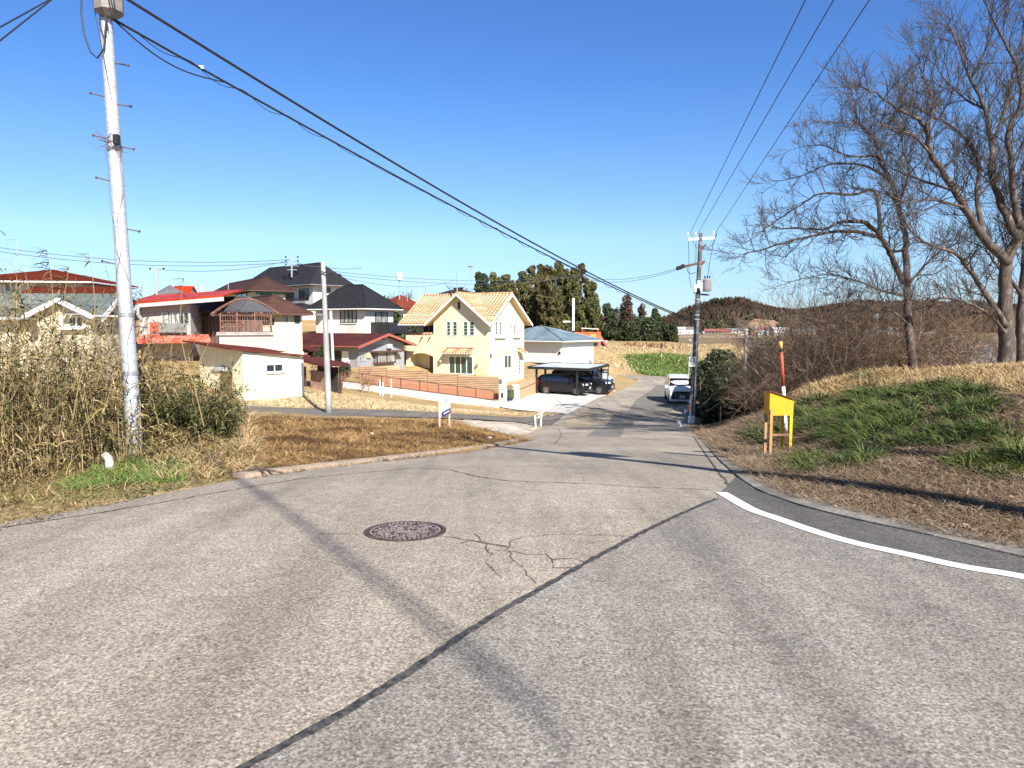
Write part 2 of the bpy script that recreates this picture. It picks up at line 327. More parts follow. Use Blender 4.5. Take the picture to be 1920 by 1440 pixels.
def strip(name, P, width, mat, lift, kind='structure', label=None, thick=0, jitter=0, st=.2, off=0, mb=None):
    """ribbon of given width (number or function of 0..1) along world polyline, draped"""
    P = densify(P, st, False); m = mb or MB(); n = len(P); vs = []
    A_ = np.array(P)
    T = np.gradient(A_, axis=0); T /= np.linalg.norm(T, axis=1)[:, None] + 1e-9; N = np.stack([T[:, 1], -T[:, 0]], -1)
    W = np.array([width(i / (n - 1)) if callable(width) else width for i in range(n)])
    a = A_ + N * ((off - .5) * W[:, None] + (rng.normal(0, 1, (n, 1)) * jitter)); b = A_ + N * ((off + .5) * W[:, None] + (rng.normal(0, 1, (n, 1)) * jitter))
    za = G(a[:, 0], a[:, 1], False) + lift; zb = G(b[:, 0], b[:, 1], False) + lift
    for i in range(n): vs += [(a[i, 0], a[i, 1], za[i]), (b[i, 0], b[i, 1], zb[i])]
    fs = [(2 * i, 2 * i + 1, 2 * i + 3, 2 * i + 2) for i in range(n - 1)]
    if thick:
        k = len(vs); vs += [(x, y, z - thick) for x, y, z in vs]
        fs += [(2 * i, 2 * i + 2, 2 * i + 2 + k, 2 * i + k) for i in range(n - 1)] + [(2 * i + 1, 2 * i + 1 + k, 2 * i + 3 + k, 2 * i + 3) for i in range(n - 1)] + [(0, k, k + 1, 1), (2 * n - 2, 2 * n - 1, 2 * n - 1 + k, 2 * n - 2 + k)]
    m.add(vs, fs)
    if mb: return None
    return tag(m.build(name, mat), label, kind=kind)

def asphalt(name, base, warm, dark):
    m = bpy.data.materials.new(name); m.use_nodes = True; t = m.node_tree; L = t.links.new; b = t.nodes['Principled BSDF']
    tc = node(t, 'ShaderNodeTexCoord'); co = tc.outputs['Object']
    rgb = node(t, 'ShaderNodeRGB'); rgb.outputs[0].default_value = (*base, 1); cur = rgb.outputs[0]
    def nz(s, lo, hi, d=6, mapping=None, rough=.6, c2=None, a=None, bq=None):
        nonlocal cur
        n = node(t, 'ShaderNodeTexNoise'); n.inputs['Scale'].default_value = s; n.inputs['Detail'].default_value = d; n.inputs['Roughness'].default_value = rough
        if mapping:
            mp = node(t, 'ShaderNodeMapping'); mp.inputs['Rotation'].default_value = (0, 0, mapping[0]); mp.inputs['Scale'].default_value = mapping[1]; L(co, mp.inputs[0]); L(mp.outputs[0], n.inputs[0])
        else: L(co, n.inputs[0])
        mr = node(t, 'ShaderNodeMapRange'); mr.inputs[1].default_value = lo; mr.inputs[2].default_value = hi; L(n.outputs[0], mr.inputs[0])
        if c2 is not None:
            mx = node(t, 'ShaderNodeMix', data_type='RGBA'); mu = node(t, 'ShaderNodeMath', operation='MULTIPLY'); mu.inputs[1].default_value = a; L(mr.outputs[0], mu.inputs[0])
            L(mu.outputs[0], mx.inputs[0]); L(cur, mx.inputs[6]); mx.inputs[7].default_value = (*c2, 1); cur = mx.outputs[2]
        else:
            mr.inputs[3].default_value = a; mr.inputs[4].default_value = bq
            v = node(t, 'ShaderNodeVectorMath', operation='SCALE'); L(cur, v.inputs[0]); L(mr.outputs[0], v.inputs['Scale']); cur = v.outputs[0]
        return n.outputs[0]
    nz(.35, .4, .65, c2=warm, a=.8)
    nz(.9, .5, .75, c2=dark, a=.55)
    nz(.5, .42, .7, mapping=(R(-22), (3.2, .25, 1)), c2=warm, a=.5)      # faint wheel wear along the road
    nz(.8, .47, .7, mapping=(R(-24), (2.6, .22, 1)), a=1.04, bq=.76)
    nz(1.1, .5, .72, mapping=(R(38), (2.2, .25, 1)), a=1.0, bq=.9)
    nz(.22, .35, .65, a=.86, bq=1.14)
    nz(2.4, .66, .74, a=1.0, bq=.74)
    nz(6, .3, .7, a=.9, bq=1.1)
    # aggregate
    vo = node(t, 'ShaderNodeTexVoronoi'); vo.inputs['Scale'].default_value = 95; L(co, vo.inputs[0])
    sx = node(t, 'ShaderNodeSeparateColor'); L(vo.outputs['Color'], sx.inputs[0])
    mr = node(t, 'ShaderNodeMapRange'); mr.inputs[3].default_value = .58; mr.inputs[4].default_value = 1.42; L(sx.outputs[0], mr.inputs[0])
    v = node(t, 'ShaderNodeVectorMath', operation='SCALE'); L(cur, v.inputs[0]); L(mr.outputs[0], v.inputs['Scale']); cur = v.outputs[0]
    h = nz(60, .32, .68, a=.5, bq=1.5, rough=.7)
    nz(38, .62, .72, c2=(.06, .055, .05), a=.75, d=3)
    L(cur, b.inputs['Base Color']); b.inputs['Roughness'].default_value = .9; b.inputs['Specular IOR Level'].default_value = .25
    bn = node(t, 'ShaderNodeBump'); bn.inputs['Strength'].default_value = .55; bn.inputs['Distance'].default_value = .006; L(h, bn.inputs['Height']); L(bn.outputs[0], b.inputs['Normal'])
    return m
old = asphalt('old_asphalt', (.30, .262, .215), (.40, .345, .275), (.17, .152, .13))
new = asphalt('new_asphalt', (.24, .218, .194), (.305, .275, .238), (.13, .122, .113))
dark_as = asphalt('patch_asphalt', (.185, .17, .15), (.22, .2, .17), (.12, .112, .10))
sheet('road', ROAD, old, .0, .6, 'worn pale asphalt side road running downhill')
SEAM_PX = [(430, 1470), (540, 1406), (640, 1345), (750, 1280), (850, 1217), (940, 1160), (1020, 1110), (1100, 1060), (1200, 1006), (1290, 962), (1343, 938)]
SEAM = chaikin([(-9, -12), (-4, -3)] + [road_pt(*p) for p in SEAM_PX], 2)
near_edge = [road_pt(*p) for p in RIGHT_PX[:5]]
MAIN = SEAM + [road_pt(1356, 920), road_pt(1395, 908)] + near_edge[::-1] + [(4.7, 3.55), (7, 2.2), (12, .6), (25, -3), (60, -8), (60, -34), (-14, -24)]
sheet('main_road', MAIN, new, .004, .5, 'newer grey asphalt of the main road in the foreground')
tar = M('tar', (.028, .027, .026), .75, col2=(.085, .08, .075), scale=22, var=.4, vscale=70, bump=.4)
strip('road_seam', SEAM, .048, tar, .008, jitter=.004, st=.04, label='dark tar joint between old and newer asphalt')
paint = M('road_paint', (.82, .82, .80), .6, col2=(.42, .40, .37), scale=26, lo=.6, hi=.68, var=.1, vscale=80)
LINE_PX = [(1352, 925), (1378, 942), (1410, 959), (1450, 975), (1520, 998), (1600, 1021), (1700, 1046), (1800, 1068), (1920, 1091)]
LINEW = chaikin([road_pt(*p) for p in LINE_PX] + [(5.5, 2.3), (8, 1.1), (14, -.7), (30, -5)])
strip('road_marking', LINEW, .13, paint, .009, st=.15, label='white painted edge line curving round the corner')
DKE = [road_pt(*p) for p in LINE_PX] + [(5.5, 2.3), (8, 1.1)] + [(7.6, 1.9), (7, 2.2), (4.7, 3.55)] + [road_pt(*p) for p in RIGHT_PX[:6]] + [road_pt(1362, 915)]
sheet('main_road', DKE, asphalt('edge_asphalt', (.12, .112, .105), (.15, .14, .125), (.08, .075, .07)), .007, .3, 'darker asphalt strip between the white line and the gutter')
crackm = M('crack', (.085, .07, .055), .95, var=.4)
cm = MB()
for P, wd in [([(600, 1002), (700, 1006), (765, 1005), (842, 1010), (880, 1019), (952, 1027)], .012), ([(890, 1006), (901, 1018), (913, 1026), (912, 1034), (928, 1044)], .010), ([(860, 1020), (880, 1019), (912, 1023), (952, 1030)], .02),
              ([(932, 1038), (952, 1034), (960, 1015), (985, 1008), (1060, 1007), (1200, 1010)], .010), ([(952, 1034), (990, 1041), (1025, 1044), (1033, 1052), (1080, 1056), (1098, 1060)], .013), ([(952, 1038), (960, 1054), (975, 1063), (985, 1080), (1003, 1100)], .007),
              ([(918, 1048), (911, 1060), (920, 1072), (935, 1088)], .007), ([(1033, 1052), (1040, 1070), (1060, 1073), (1076, 1072)], .014), ([(985, 1069), (1030, 1067)], .005), ([(1110, 956), (1160, 957), (1200, 958), (1210, 961), (1206, 965), (1160, 964)], .009),
              ([(0, 991), (160, 968), (320, 940), (480, 912), (560, 900), (680, 888), (760, 880)], .028), ([(760, 878), (840, 882), (900, 895), (960, 903), (1100, 908), (1200, 914), (1330, 920)], .03), ([(1050, 845), (1120, 848), (1200, 855), (1270, 862)], .03), ([(1048, 803), (1053, 816), (1048, 824), (1040, 832)], .03),
              ([(1300, 818), (1316, 842), (1342, 880), (1368, 912), (1400, 930)], .045), ([(1130, 985), (1085, 1000), (1010, 1003)], .006), ([(470, 1040), (600, 1052)], .005)]:
    P = densify([road_pt(*p) for p in P], .06, False); P = [(x + random.gauss(0, .007), y + random.gauss(0, .012)) for x, y in P]
    strip('x', P, wd * .62, crackm, .0055 if P[0][1] > 3.2 else .01, jitter=wd * .12, st=.05, mb=cm)
tag(cm.build('road_cracks', crackm), 'thin dark cracks running across the asphalt', kind='structure')
for k, P in enumerate([[(1150, 777), (1193, 779), (1186, 800), (1133, 800)], [(1118, 802), (1170, 804), (1163, 820), (1098, 818)]]):
    sheet('road', [road_pt(*p) for p in P], dark_as, .005, .4, 'square darker repair patch in the side road')
sheet('road', [road_pt(*p) for p in [(1232, 722), (1290, 722), (1290, 752), (1222, 790), (1165, 790), (1190, 752)]], dark_as, .004, .8, 'darker stretch at the bottom of the side road')  # darker sheet over the lower stretch of the side road
sandm = M('road_sand', (.42, .32, .20), .95, col2=(.30, .25, .19), scale=4, var=.3, vscale=40)
sheet('road', [road_pt(*p) for p in [(1080, 772), (1125, 764), (1148, 776), (1130, 798), (1095, 802), (1052, 800)]], sandm, .006, .4, 'sandy spill on the left of the side road')
conc = M('concrete', (.42, .40, .36), .9, col2=(.30, .28, .25), scale=2.5, var=.22, vscale=30, bump=.3)
concw = M('concrete_bright', (.62, .60, .56), .9, col2=(.52, .50, .46), scale=.8, var=.12, vscale=20, bump=.2)
# concrete gutter on the right, in segments
GUT = chaikin([(25, -3), (12, .6), (7, 2.2), (4.7, 3.55)] + [road_pt(*p) for p in RIGHT_PX[:9]], 2)
GUT = densify(GUT, .06, False)
acc = 0; cur = [GUT[0]]; gm = MB()
gutm = M('gutter_concrete', (.25, .225, .19), .9, col2=(.15, .135, .115), scale=2.2, var=.3, vscale=28, bump=.4)
for a, b in zip(GUT, GUT[1:]):
    acc += math.hypot(b[0] - a[0], b[1] - a[1]); cur.append(b)
    if acc > .62:
        strip('x', cur, .36, gutm, .012 + random.uniform(-.002, .004), thick=.1, st=.12, off=.55, mb=gm); cur = [b]; acc = 0
tag(gm.build('kerb', gutm), 'row of flat concrete gutter covers between road and bank', kind='structure')
km = MB(); KL = densify(chaikin([road_pt(*p) for p in LEFT_PX[3:10]], 2), .05, False); acc = 0; cur = [KL[0]]
for a, b in zip(KL, KL[1:]):
    acc += math.hypot(b[0] - a[0], b[1] - a[1]); cur.append(b)
    if acc > 1.0:
        strip('x', cur[:-1], lambda t: .22, gutm, .055, thick=.15, st=.12, off=-.5, mb=km); cur = [b]; acc = 0
kerbm = M('kerb_concrete', (.46, .35, .27), .9, col2=(.34, .27, .2), scale=3, var=.2, vscale=30, bump=.3)
tag(km.build('kerb', kerbm), 'low buff concrete kerb along the empty lot', kind='structure')
sheet('driveway', DRIVE, concw, .015, .8, 'bright concrete parking apron by the cream house')
pathm = asphalt('path_asphalt', (.16, .145, .13), (.2, .175, .15), (.11, .10, .09))
sheet('path', PATH, pathm, .012, .8, 'narrow dark lane crossing behind the empty lot')
# manhole cover
mc = gp(760, 996); MH = thing('manhole_cover', 'round rusty cast iron manhole cover with leafy relief in the asphalt', 'manhole cover', (mc.x, mc.y, g(mc.x, mc.y) + .001))
sl_ = float(zr(mc.y + .3) - zr(mc.y - .3)) / .6; MH.rotation_euler = (math.atan(sl_), 0, 0)
iron = M('cast_iron', (.055, .04, .04), .6, col2=(.13, .085, .065), scale=12, var=.3, vscale=60, metal=.3, bump=.3)
ironp = M('worn_iron', (.30, .24, .22), .5, var=.3, vscale=60, metal=.3)
rg = MB(); rg.lathe([(.305, .0), (.305, .008), (.325, .008), (.335, .006), (.335, 0)], 48); rg.build('frame_ring', iron, MH)
pl = MB(); pl.lathe([(.001, .0), (.298, .0), (.298, .004), (.001, .004)], 48); pl.build('cover_plate', iron, MH)
rl = MB()
for k in range(48):
    a = k * math.tau / 48; rl.box((.28 * math.cos(a), .28 * math.sin(a), .0065), (.012, .018, .005), a)
for k in range(230):
    r_ = .25 * math.sqrt(random.random()); a = random.random() * 6.28; b = random.random() * 6.28; l = random.uniform(.015, .045)
    p = Vector((r_ * math.cos(a), r_ * math.sin(a), .0065)); q = [p + Vector((math.cos(b + i * .5) * l * i / 2, math.sin(b + i * .5) * l * i / 2, 0)) for i in range(3)]
    rl.beam(q[0], q[1], .007, .005); rl.beam(q[1], q[2], .006, .005)
rl.build('relief_pattern', ironp, MH)

# ---------------- buildings ----------------
glass = M('window_glass', (.03, .04, .045), .08, var=0, spec=.8)
glassg = M('window_green', (.04, .08, .055), .12, var=0, spec=.8)
curtain = M('curtain_glass', (.42, .42, .38), .25, col2=(.12, .13, .12), scale=2.2, stretch=(3, 3, .3), var=.1, spec=.8)
alum = M('aluminium_frame', (.55, .55, .53), .4, var=.05, metal=.4)
blackm = M('black_metal', (.02, .02, .022), .45, var=.1)
brownm = M('brown_metal', (.10, .045, .035), .5, var=.2)
whitep = M('white_paint', (.8, .8, .77), .5, var=.06, vscale=4)
greym = M('grey_metal', (.36, .37, .38), .45, var=.12, metal=.5)
galv = M('galvanised_steel', (.55, .57, .60), .42, col2=(.36, .38, .41), scale=5, stretch=(1, 1, 6), var=.18, vscale=30, metal=.45)
wood = M('old_wood', (.30, .17, .09), .8, col2=(.18, .09, .05), scale=5, stretch=(1, 1, .2), var=.3)
def stucco(name, c, v=.08): return M(name, c, .9, col2=tuple(x * .86 for x in c), scale=.9, var=v, vscale=14, bump=.15, lo=.45, hi=.75)
def roofmat(name, c, axis, per=.3, zper=.18, line=.55, rough=.8):
    dk = tuple(x * line for x in c)
    return M(name, c, rough, col2=tuple(x * .8 for x in c), scale=1.6, var=.22, vscale=9, stripes=((axis, per, .14, dk, 0), ((0, 0, 1), zper, .16, dk, 0)), spec=.06)
AX = (1, 0, 0); AY = (0, 1, 0); AXY = (1, 1, 0)
def metalroof(name, c, axis, per=.42, rough=.7):
    return M(name, c, rough, col2=tuple(min(1, x * .7) for x in c), scale=.7, var=.15, vscale=6, stripes=((axis, per, .12, tuple(x * .5 for x in c), 0),), spec=.04)
def siding(name, c, per=.16, axis=AXY, k=.8):
    return M(name, c, .65, var=.08, vscale=3, stripes=((axis, per, .12, tuple(x * k for x in c), 0),))
class House:
    def __init__(s, name, label, cat, px, py, D, alpha, a=None, b=None, rx=None, lx=None, topy=None, h=None, zbase=None, group=None):
        P = pt(px, py, D); zb = P.z if zbase is None else zbase; s.al = R(alpha)
        s.o = thing(name, label, cat, (P.x, P.y, zb), s.al, group); s.C = Vector((P.x, P.y, zb))
        s.Mi = (Matrix.Translation(s.C) @ Matrix.Rotation(s.al, 4, 'Z')).inverted(); s.D = D
        s.h = h if h is not None else pt(px, topy, D).z - zb
        s.a = a if a is not None else s.hit('R', rx, 600)[0]
        s.b = b if b is not None else s.hit('L', lx, 600)[0]
    def hit(s, face, px, py, off=0):
        o = s.Mi @ Vector((0, 0, CAMZ)); d = (s.Mi.to_3x3() @ ray(px, py))
        if face == 'R': t = (-off - o.y) / d.y; p = o + d * t; return p.x, p.z
        t = (-off - o.x) / d.x; p = o + d * t; return p.y, p.z
    def fb(s, mb, face, u0, u1, z0, z1, d0, d1):
        """box on a face: u along it, d outward"""
        if face == 'R': mb.bx(u0, u1, -d1, -d0, z0, z1)
        else: mb.bx(-d1, -d0, u0, u1, z0, z1)
        return mb
    def part(s, name, mb, mat, **k): return mb.build(name, mat, s.o, **k)
    def pbox(s, name, face, px0, py0, px1, py1, d0, d1, mat, off=0, parent=None):
        u0, z0 = s.hit(face, px0, py0, off); u1, z1 = s.hit(face, px1, py1, off)
        if u0 > u1: u0, u1 = u1, u0
        za = s.hit(face, px0, py1, off)[1]; zb_ = s.hit(face, px1, py0, off)[1]
        zt = (z0 + zb_) / 2; zl = (z1 + za) / 2
        return s.fb(MB(), face, u0, u1, min(zt, zl), max(zt, zl), off + d0, off + d1).build(name, mat, parent or s.o)
    def window(s, face, px0, py0, px1, py1, n=2, frame=None, gl=None, off=0, name='window', cross=0, sill=False, fw=.05):
        u0, z0 = s.hit(face, px0, py0, off); u1, z1 = s.hit(face, px1, py1, off); za = s.hit(face, px0, py1, off)[1]; zb_ = s.hit(face, px1, py0, off)[1]
        if u0 > u1: u0, u1 = u1, u0
        z0, z1 = sorted(((z0 + zb_) / 2, (z1 + za) / 2))
        w_ = s.fb(MB(), face, u0, u1, z0, z1, off - .02, off + .015).build(name, gl or glass, s.o)
        m = MB(); f = fw
        s.fb(m, face, u0 - f, u1 + f, z1, z1 + f, off, off + .06); s.fb(m, face, u0 - f, u1 + f, z0 - f, z0, off, off + .06)
        s.fb(m, face, u0 - f, u0, z0, z1, off, off + .055); s.fb(m, face, u1, u1 + f, z0, z1, off, off + .055)
        for i in range(1, n): c = u0 + (u1 - u0) * i / n; s.fb(m, face, c - f * .5, c + f * .5, z0, z1, off, off + .045)
        for i in range(1, cross + 1): c = z0 + (z1 - z0) * i / (cross + 1); s.fb(m, face, u0, u1, c - f * .3, c + f * .3, off, off + .04)
        m.build('frame', frame or alum, w_)
        if sill: s.fb(MB(), face, u0 - .1, u1 + .1, z0 - f - .07, z0 - f - .002, off, off + .12).build('sill', sill, w_)
        return w_
    def walls(s, mat, x0=0, x1=None, y0=0, y1=None, z0=-2.5, z1=None, name='wall'):
        return MB().bx(x0, s.a if x1 is None else x1, y0, s.b if y1 is None else y1, z0, s.h if z1 is None else z1).build(name, mat, s.o)
    def gable(s, mat, wallmat, rise, axis='y', x0=0, x1=None, y0=0, y1=None, ov=.5, ovg=.4, z=None, t=.12, trim=None, wall=True, tiles=False, cut=None):
        x1 = s.a if x1 is None else x1; y1 = s.b if y1 is None else y1; z = s.h if z is None else z
        if axis == 'x': tr = lambda p: (p[0], p[1], p[2]); a0, a1, b0, b1 = x0, x1, y0, y1
        else: tr = lambda p: (p[1], p[0], p[2]); a0, a1, b0, b1 = y0, y1, x0, x1
        c = (b0 + b1) / 2; k = rise / (c - b0); zr_ = z + rise + t; ze = z - k * ov + t
        m = MB()
        for bb in (b0 - ov, b1 + ov):
            segs = [(a0 - ovg, a1 + ovg, bb)]
            if cut and bb < c: segs = [q_ for q_ in ((a0 - ovg, cut[0], bb), (cut[0], min(cut[1], a1 + ovg), cut[2]), (cut[1], a1 + ovg, bb)) if q_[1] > q_[0] + .01]
            for sa, sb, sbb in segs:
                zz = ze + (zr_ - ze) * (sbb - bb) / (c - bb)
                m.slab([tr(p) for p in [(sa, sbb, zz), (sb, sbb, zz), (sb, c, zr_), (sa, c, zr_)]], t)
        r = m.build('roof', mat, s.o)
        if tiles:
            tm = MB(); rows = max(4, int(math.hypot(c - b0 + ov, rise) / .34)); nc = int((a1 - a0 + 2 * ovg) / .085)
            for bb in (b0 - ov, b1 + ov):
                for j in range(rows):
                    vs = []; 
                    for e, dz in ((j / rows, .045), ((j + 1) / rows + .01, .012)):
                        for i in range(nc + 1):
                            ph = (i % 4); hh = (.0, .05, .06, .02)[ph]
                            p = (a0 - ovg - .02 + (a1 - a0 + 2 * ovg + .04) * i / nc, bb + (c - bb) * min(1, e), ze + (zr_ - ze) * min(1, e) + hh + dz)
                            vs.append(tr(p))
                    hid = lambda i: cut and bb < c and cut[0] < a0 - ovg + (a1 - a0 + 2 * ovg) * (i + .5) / nc < cut[1] and bb + (c - bb) * j / rows < cut[2]
                    tm.add(vs, [(i, i + 1, i + nc + 2, i + nc + 1) for i in range(nc) if not hid(i)])
            for i in range(int((a1 - a0 + 2 * ovg) / .3)): tm.tube([tr((a0 - ovg + i * .3, c, zr_ + .03)), tr((a0 - ovg + i * .3 + .32, c, zr_ + .05))], [.10, .11], 8)
            tm.build('roof_tiles', tiles, r)
        if wall:
            for aa, d in ((a0, 1), (a1, -1)):
                g_ = MB()
                q = [tr((aa + d * .001, b0, z)), tr((aa + d * .001, b1, z)), tr((aa + d * .001, c, z + rise))]; q2 = [tr((aa + d * .12, b0, z)), tr((aa + d * .12, b1, z)), tr((aa + d * .12, c, z + rise))]
                g_.add(q + q2, [(0, 1, 2), (5, 4, 3), (0, 3, 4, 1), (1, 4, 5, 2), (2, 5, 3, 0)])
                g_.build('gable_wall', wallmat, s.o)
        if trim:
            tm = MB()
            for aa in (a0 - ovg - .03, a1 + ovg + .03):
                for bb in (b0 - ov, b1 + ov):
                    q = [(aa - .02, bb, ze + .02), (aa - .02, c, zr_ + .02), (aa - .02, c, zr_ - t - .08), (aa - .02, bb, ze - t - .08)]
                    tm.slab([tr(p) for p in q], 0, up=Vector(tr((.05, 0, 0))))
            for bb, d in ((b0 - ov, -1), (b1 + ov, 1)):
                for sa, sb in (((a0 - ovg, cut[0]), (cut[1], a1 + ovg)) if cut and d < 0 else ((a0 - ovg, a1 + ovg),)):
                    if sb > sa + .1: tm.tube([tr((sa, bb + d * .05, ze - .06)), tr((sb, bb + d * .05, ze - .06))], .06, 6)
            tm.build('fascia', trim, r)
        return r
    def hip(s, mat, rise, axis='x', x0=0, x1=None, y0=0, y1=None, ov=.6, z=None, t=.14, inset=None, trim=None, ridge=None):
        x1 = s.a if x1 is None else x1; y1 = s.b if y1 is None else y1; z = s.h if z is None else z
        X0, X1, Y0, Y1 = x0 - ov, x1 + ov, y0 - ov, y1 + ov; ze = z + t * .5
        if axis == 'x': i_ = inset if inset is not None else (Y1 - Y0) / 2; r0 = (X0 + i_, (Y0 + Y1) / 2, ze + rise); r1 = (X1 - i_, (Y0 + Y1) / 2, ze + rise)
        else: i_ = inset if inset is not None else (X1 - X0) / 2; r0 = ((X0 + X1) / 2, Y0 + i_, ze + rise); r1 = ((X0 + X1) / 2, Y1 - i_, ze + rise)
        c = [(X0, Y0, ze), (X1, Y0, ze), (X1, Y1, ze), (X0, Y1, ze)]; lo = [(p[0], p[1], ze - t) for p in c]
        vs = c + [r0, r1] + lo
        top = [(0, 1, 5, 4), (1, 2, 5), (2, 3, 4, 5), (3, 0, 4)] if axis == 'x' else [(0, 1, 4), (1, 2, 5, 4), (2, 3, 5), (3, 0, 4, 5)]
        m = MB(); m.add(vs, top + [(6, 7, 1, 0), (7, 8, 2, 1), (8, 9, 3, 2), (9, 6, 0, 3), (9, 8, 7, 6)]); r = m.build('roof', mat, s.o)
        rm = MB(); rr = .09
        prs = [(r0, r1), (c[0], r0), (c[1], r1 if axis == 'x' else r0), (c[2], r1), (c[3], r0 if axis == 'x' else r1)]
        for p, q in prs: rm.tube([p, q], rr, 6)
        rm.build('ridge', ridge or mat, r)
        if trim:
            tm = MB()
            for i in range(4): p, q = Vector(c[i]), Vector(c[(i + 1) % 4]); tm.tube([p + Vector((0, 0, -.1)), q + Vector((0, 0, -.1))], .065, 6)
            tm.build('gutter', trim, r)
        return r

# --- cream two-storey house with spanish tiles
creamw = stucco('cream_stucco', (.74, .67, .45), .05); creaml = stucco('cream_stucco_light', (.78, .75, .62), .05)
spt = M('spanish_tiles', (.62, .33, .17), .8, island=((0, (.58, .34, .19)), (.35, (.54, .29, .15)), (.7, (.62, .43, .28)), (1, (.46, .21, .11))), col2=(.64, .42, .25), scale=5, var=.2, vscale=5, lo=.52, hi=.62, stripes=((AY, .34, .3, (.34, .12, .045), 0),))
sptx = M('spanish_tiles_front', (.62, .33, .17), .8, island=((0, (.58, .34, .19)), (.35, (.54, .29, .15)), (.7, (.62, .43, .28)), (1, (.46, .21, .11))), col2=(.64, .42, .25), scale=5, var=.2, vscale=5, lo=.52, hi=.62, stripes=((AX, .34, .3, (.34, .12, .045), 0),))
spb = M('tile_underside', (.62, .46, .22), .9, var=.1)
H1 = House('cream_house', 'cream two-storey house with orange spanish tile roof beside the carport', 'house', 916, 724, 60, 60, a=6.2, b=8.8, topy=601)
o1 = H1.o
H1.walls(creamw, y1=5.7); H1.walls(creamw, x0=1.6, y0=5.7, y1=8.8)
rz1 = pt(966, 553, 62.5).z - H1.C.z - H1.h
H1.gable(spb, creamw, rz1, 'y', y0=0, y1=8.6, ov=.6, ovg=.55, trim=whitep, tiles=spt, cut=(-.56, 6.1, .06))
H1.gable(spb, creamw, rz1 * .98, 'x', x0=0, x1=3.0, y0=0, y1=5.7, ov=.55, ovg=.6, trim=whitep, tiles=sptx, cut=(.02, 9, .06))
for (a_, b_) in ((838.5, 844.5), (850, 857), (870, 877), (881.5, 889)): H1.window('L', a_, 604, b_, 628, 1, whitep, glassg, cross=3, fw=.045)
for (a_, b_) in ((929, 932.5), (935.5, 939)): H1.window('R', a_, 604, b_, 627, 1, whitep, glassg, cross=3, fw=.04)
for (a_, b_) in ((962.3, 965), (967.3, 970)): H1.window('R', a_, 604, b_, 627, 1, whitep, glassg, cross=3, fw=.04)
H1.pbox('flower_ledge', 'R', 927, 630, 946, 634, 0, .22, creaml); H1.pbox('flower_ledge', 'R', 961, 629, 974, 633, 0, .22, creaml)
H1.window('L', 843, 669, 886, 700, 4, whitep, glassg, fw=.07, name='patio_door')
H1.window('R', 917.8, 663, 921.8, 672, 1, whitep, glassg, fw=.05); H1.window('R', 945.5, 667, 957.5, 689, 2, whitep, glassg, fw=.06)
H1.window('R', 972.5, 669, 975.5, 701, 1, whitep, glassg, cross=4, fw=.05, name='side_door')
# tile awnings
def awning(face, px0, py0, px1, py1, out, name='tile_awning'):
    u0, zt = H1.hit(face, px0, py0); u1, zl = H1.hit(face, px1, py1)
    if u0 > u1: u0, u1 = u1, u0
    m = MB(); n = int((u1 - u0) / .13)
    P = (lambda u, d, z: (u, -d, z)) if face == 'R' else (lambda u, d, z: (-d, u, z))
    m.slab([P(u0, 0, zt), P(u1, 0, zt), P(u1, out, zl + .1), P(u0, out, zl + .1)], .08)
    aw = m.build(name, creaml, o1); t_ = MB()
    for i in range(n):
        u = u0 + (i + .5) * (u1 - u0) / n
        for j in range(3):
            a, b = j / 3, (j + 1) / 3 + .05
            if i % 2 == 0: t_.tube([P(u, out * a, zt + (zl + .1 - zt) * a + .03), P(u, out * b, zt + (zl + .1 - zt) * b + .05)], [.07, .08], 6)
    t_.build('awning_tiles', spt, aw); MB().beam(P(u0, .01, zt + .1), P(u1, .01, zt + .1), .12, .05).build('flashing', brownm, aw)
awning('L', 838, 654, 889, 664, .75); awning('R', 969, 655, 977, 663, .7)
# balcony and porch on the left
b0, b1 = 5.7, 8.8; zf = pt(816, 655, 62).z - H1.C.z
zt1 = H1.hit('L', 790, 627)[1]; zb1 = H1.hit('L', 790, 661)[1]
bal = MB(); bal.bx(0, .15, b0 + .01, b1, zb1, zt1).bx(.15, 1.59, b1 - .15, b1, zb1, zt1).bx(.16, 1.59, b0 + .01, b1 - .16, zb1 - .0, zb1 + .15); bo = bal.build('balcony_wall', creamw, o1)
bt = MB()
for i in range(14): bt.tube([(.08, b0 + .1 + i * .22, zt1 + .02), (.08, b0 + .33 + i * .22, zt1 + .05)], [.12, .14], 8)
bt.build('coping_tiles', spt, bo)
ar = MB(); n = 14
for i in range(n):
    y0_, y1_ = b0 + .06 + (b1 - b0 - .45) * i / n, b0 + .06 + (b1 - b0 - .45) * (i + 1) / n
    t0 = abs((i + .5) / n * 2 - 1); ar.bx(0, .15, y0_, y1_, zb1 - .05 - .3 * t0**2, zb1)
ar.bx(0, .15, b0 + .01, b0 + .06, -1, zb1).bx(0, .15, b1 - .39, b1, -1, zb1).bx(.15, 1.59, b1 - .15, b1, -1, zb1); ar.build('porch_arch', creamw, o1)
pd = House.__new__(House); pd.__dict__ = dict(H1.__dict__)
H1.window('L', 794, 606, 815, 624, 2, whitep, glass, off=-1.6, name='balcony_door', fw=.06)
H1.pbox('entrance_door', 'L', 806, 664, 815, 694, 0, .05, M('door_brown', (.16, .10, .07), .6), off=-1.6)
cm_ = MB(); H1.fb(cm_, 'L', 8.45, 8.53, zt1, H1.h, -.4, -.3); cm_.build('downpipe', whitep, o1)
dl = MB(); u_, z_ = H1.hit('L', 792, 632); dl.tube([(-.01, u_, z_), (-.18, u_, z_ - .08), (-.22, u_, z_ - .2)], .05, 6); dl.build('wall_hook', blackm, o1); dl = MB(); u_, z_ = H1.hit('L', 807, 632); dl.tube([(-.01, u_, z_), (-.18, u_, z_ - .08), (-.22, u_, z_ - .2)], .05, 6); dl.build('wall_hook', blackm, o1)
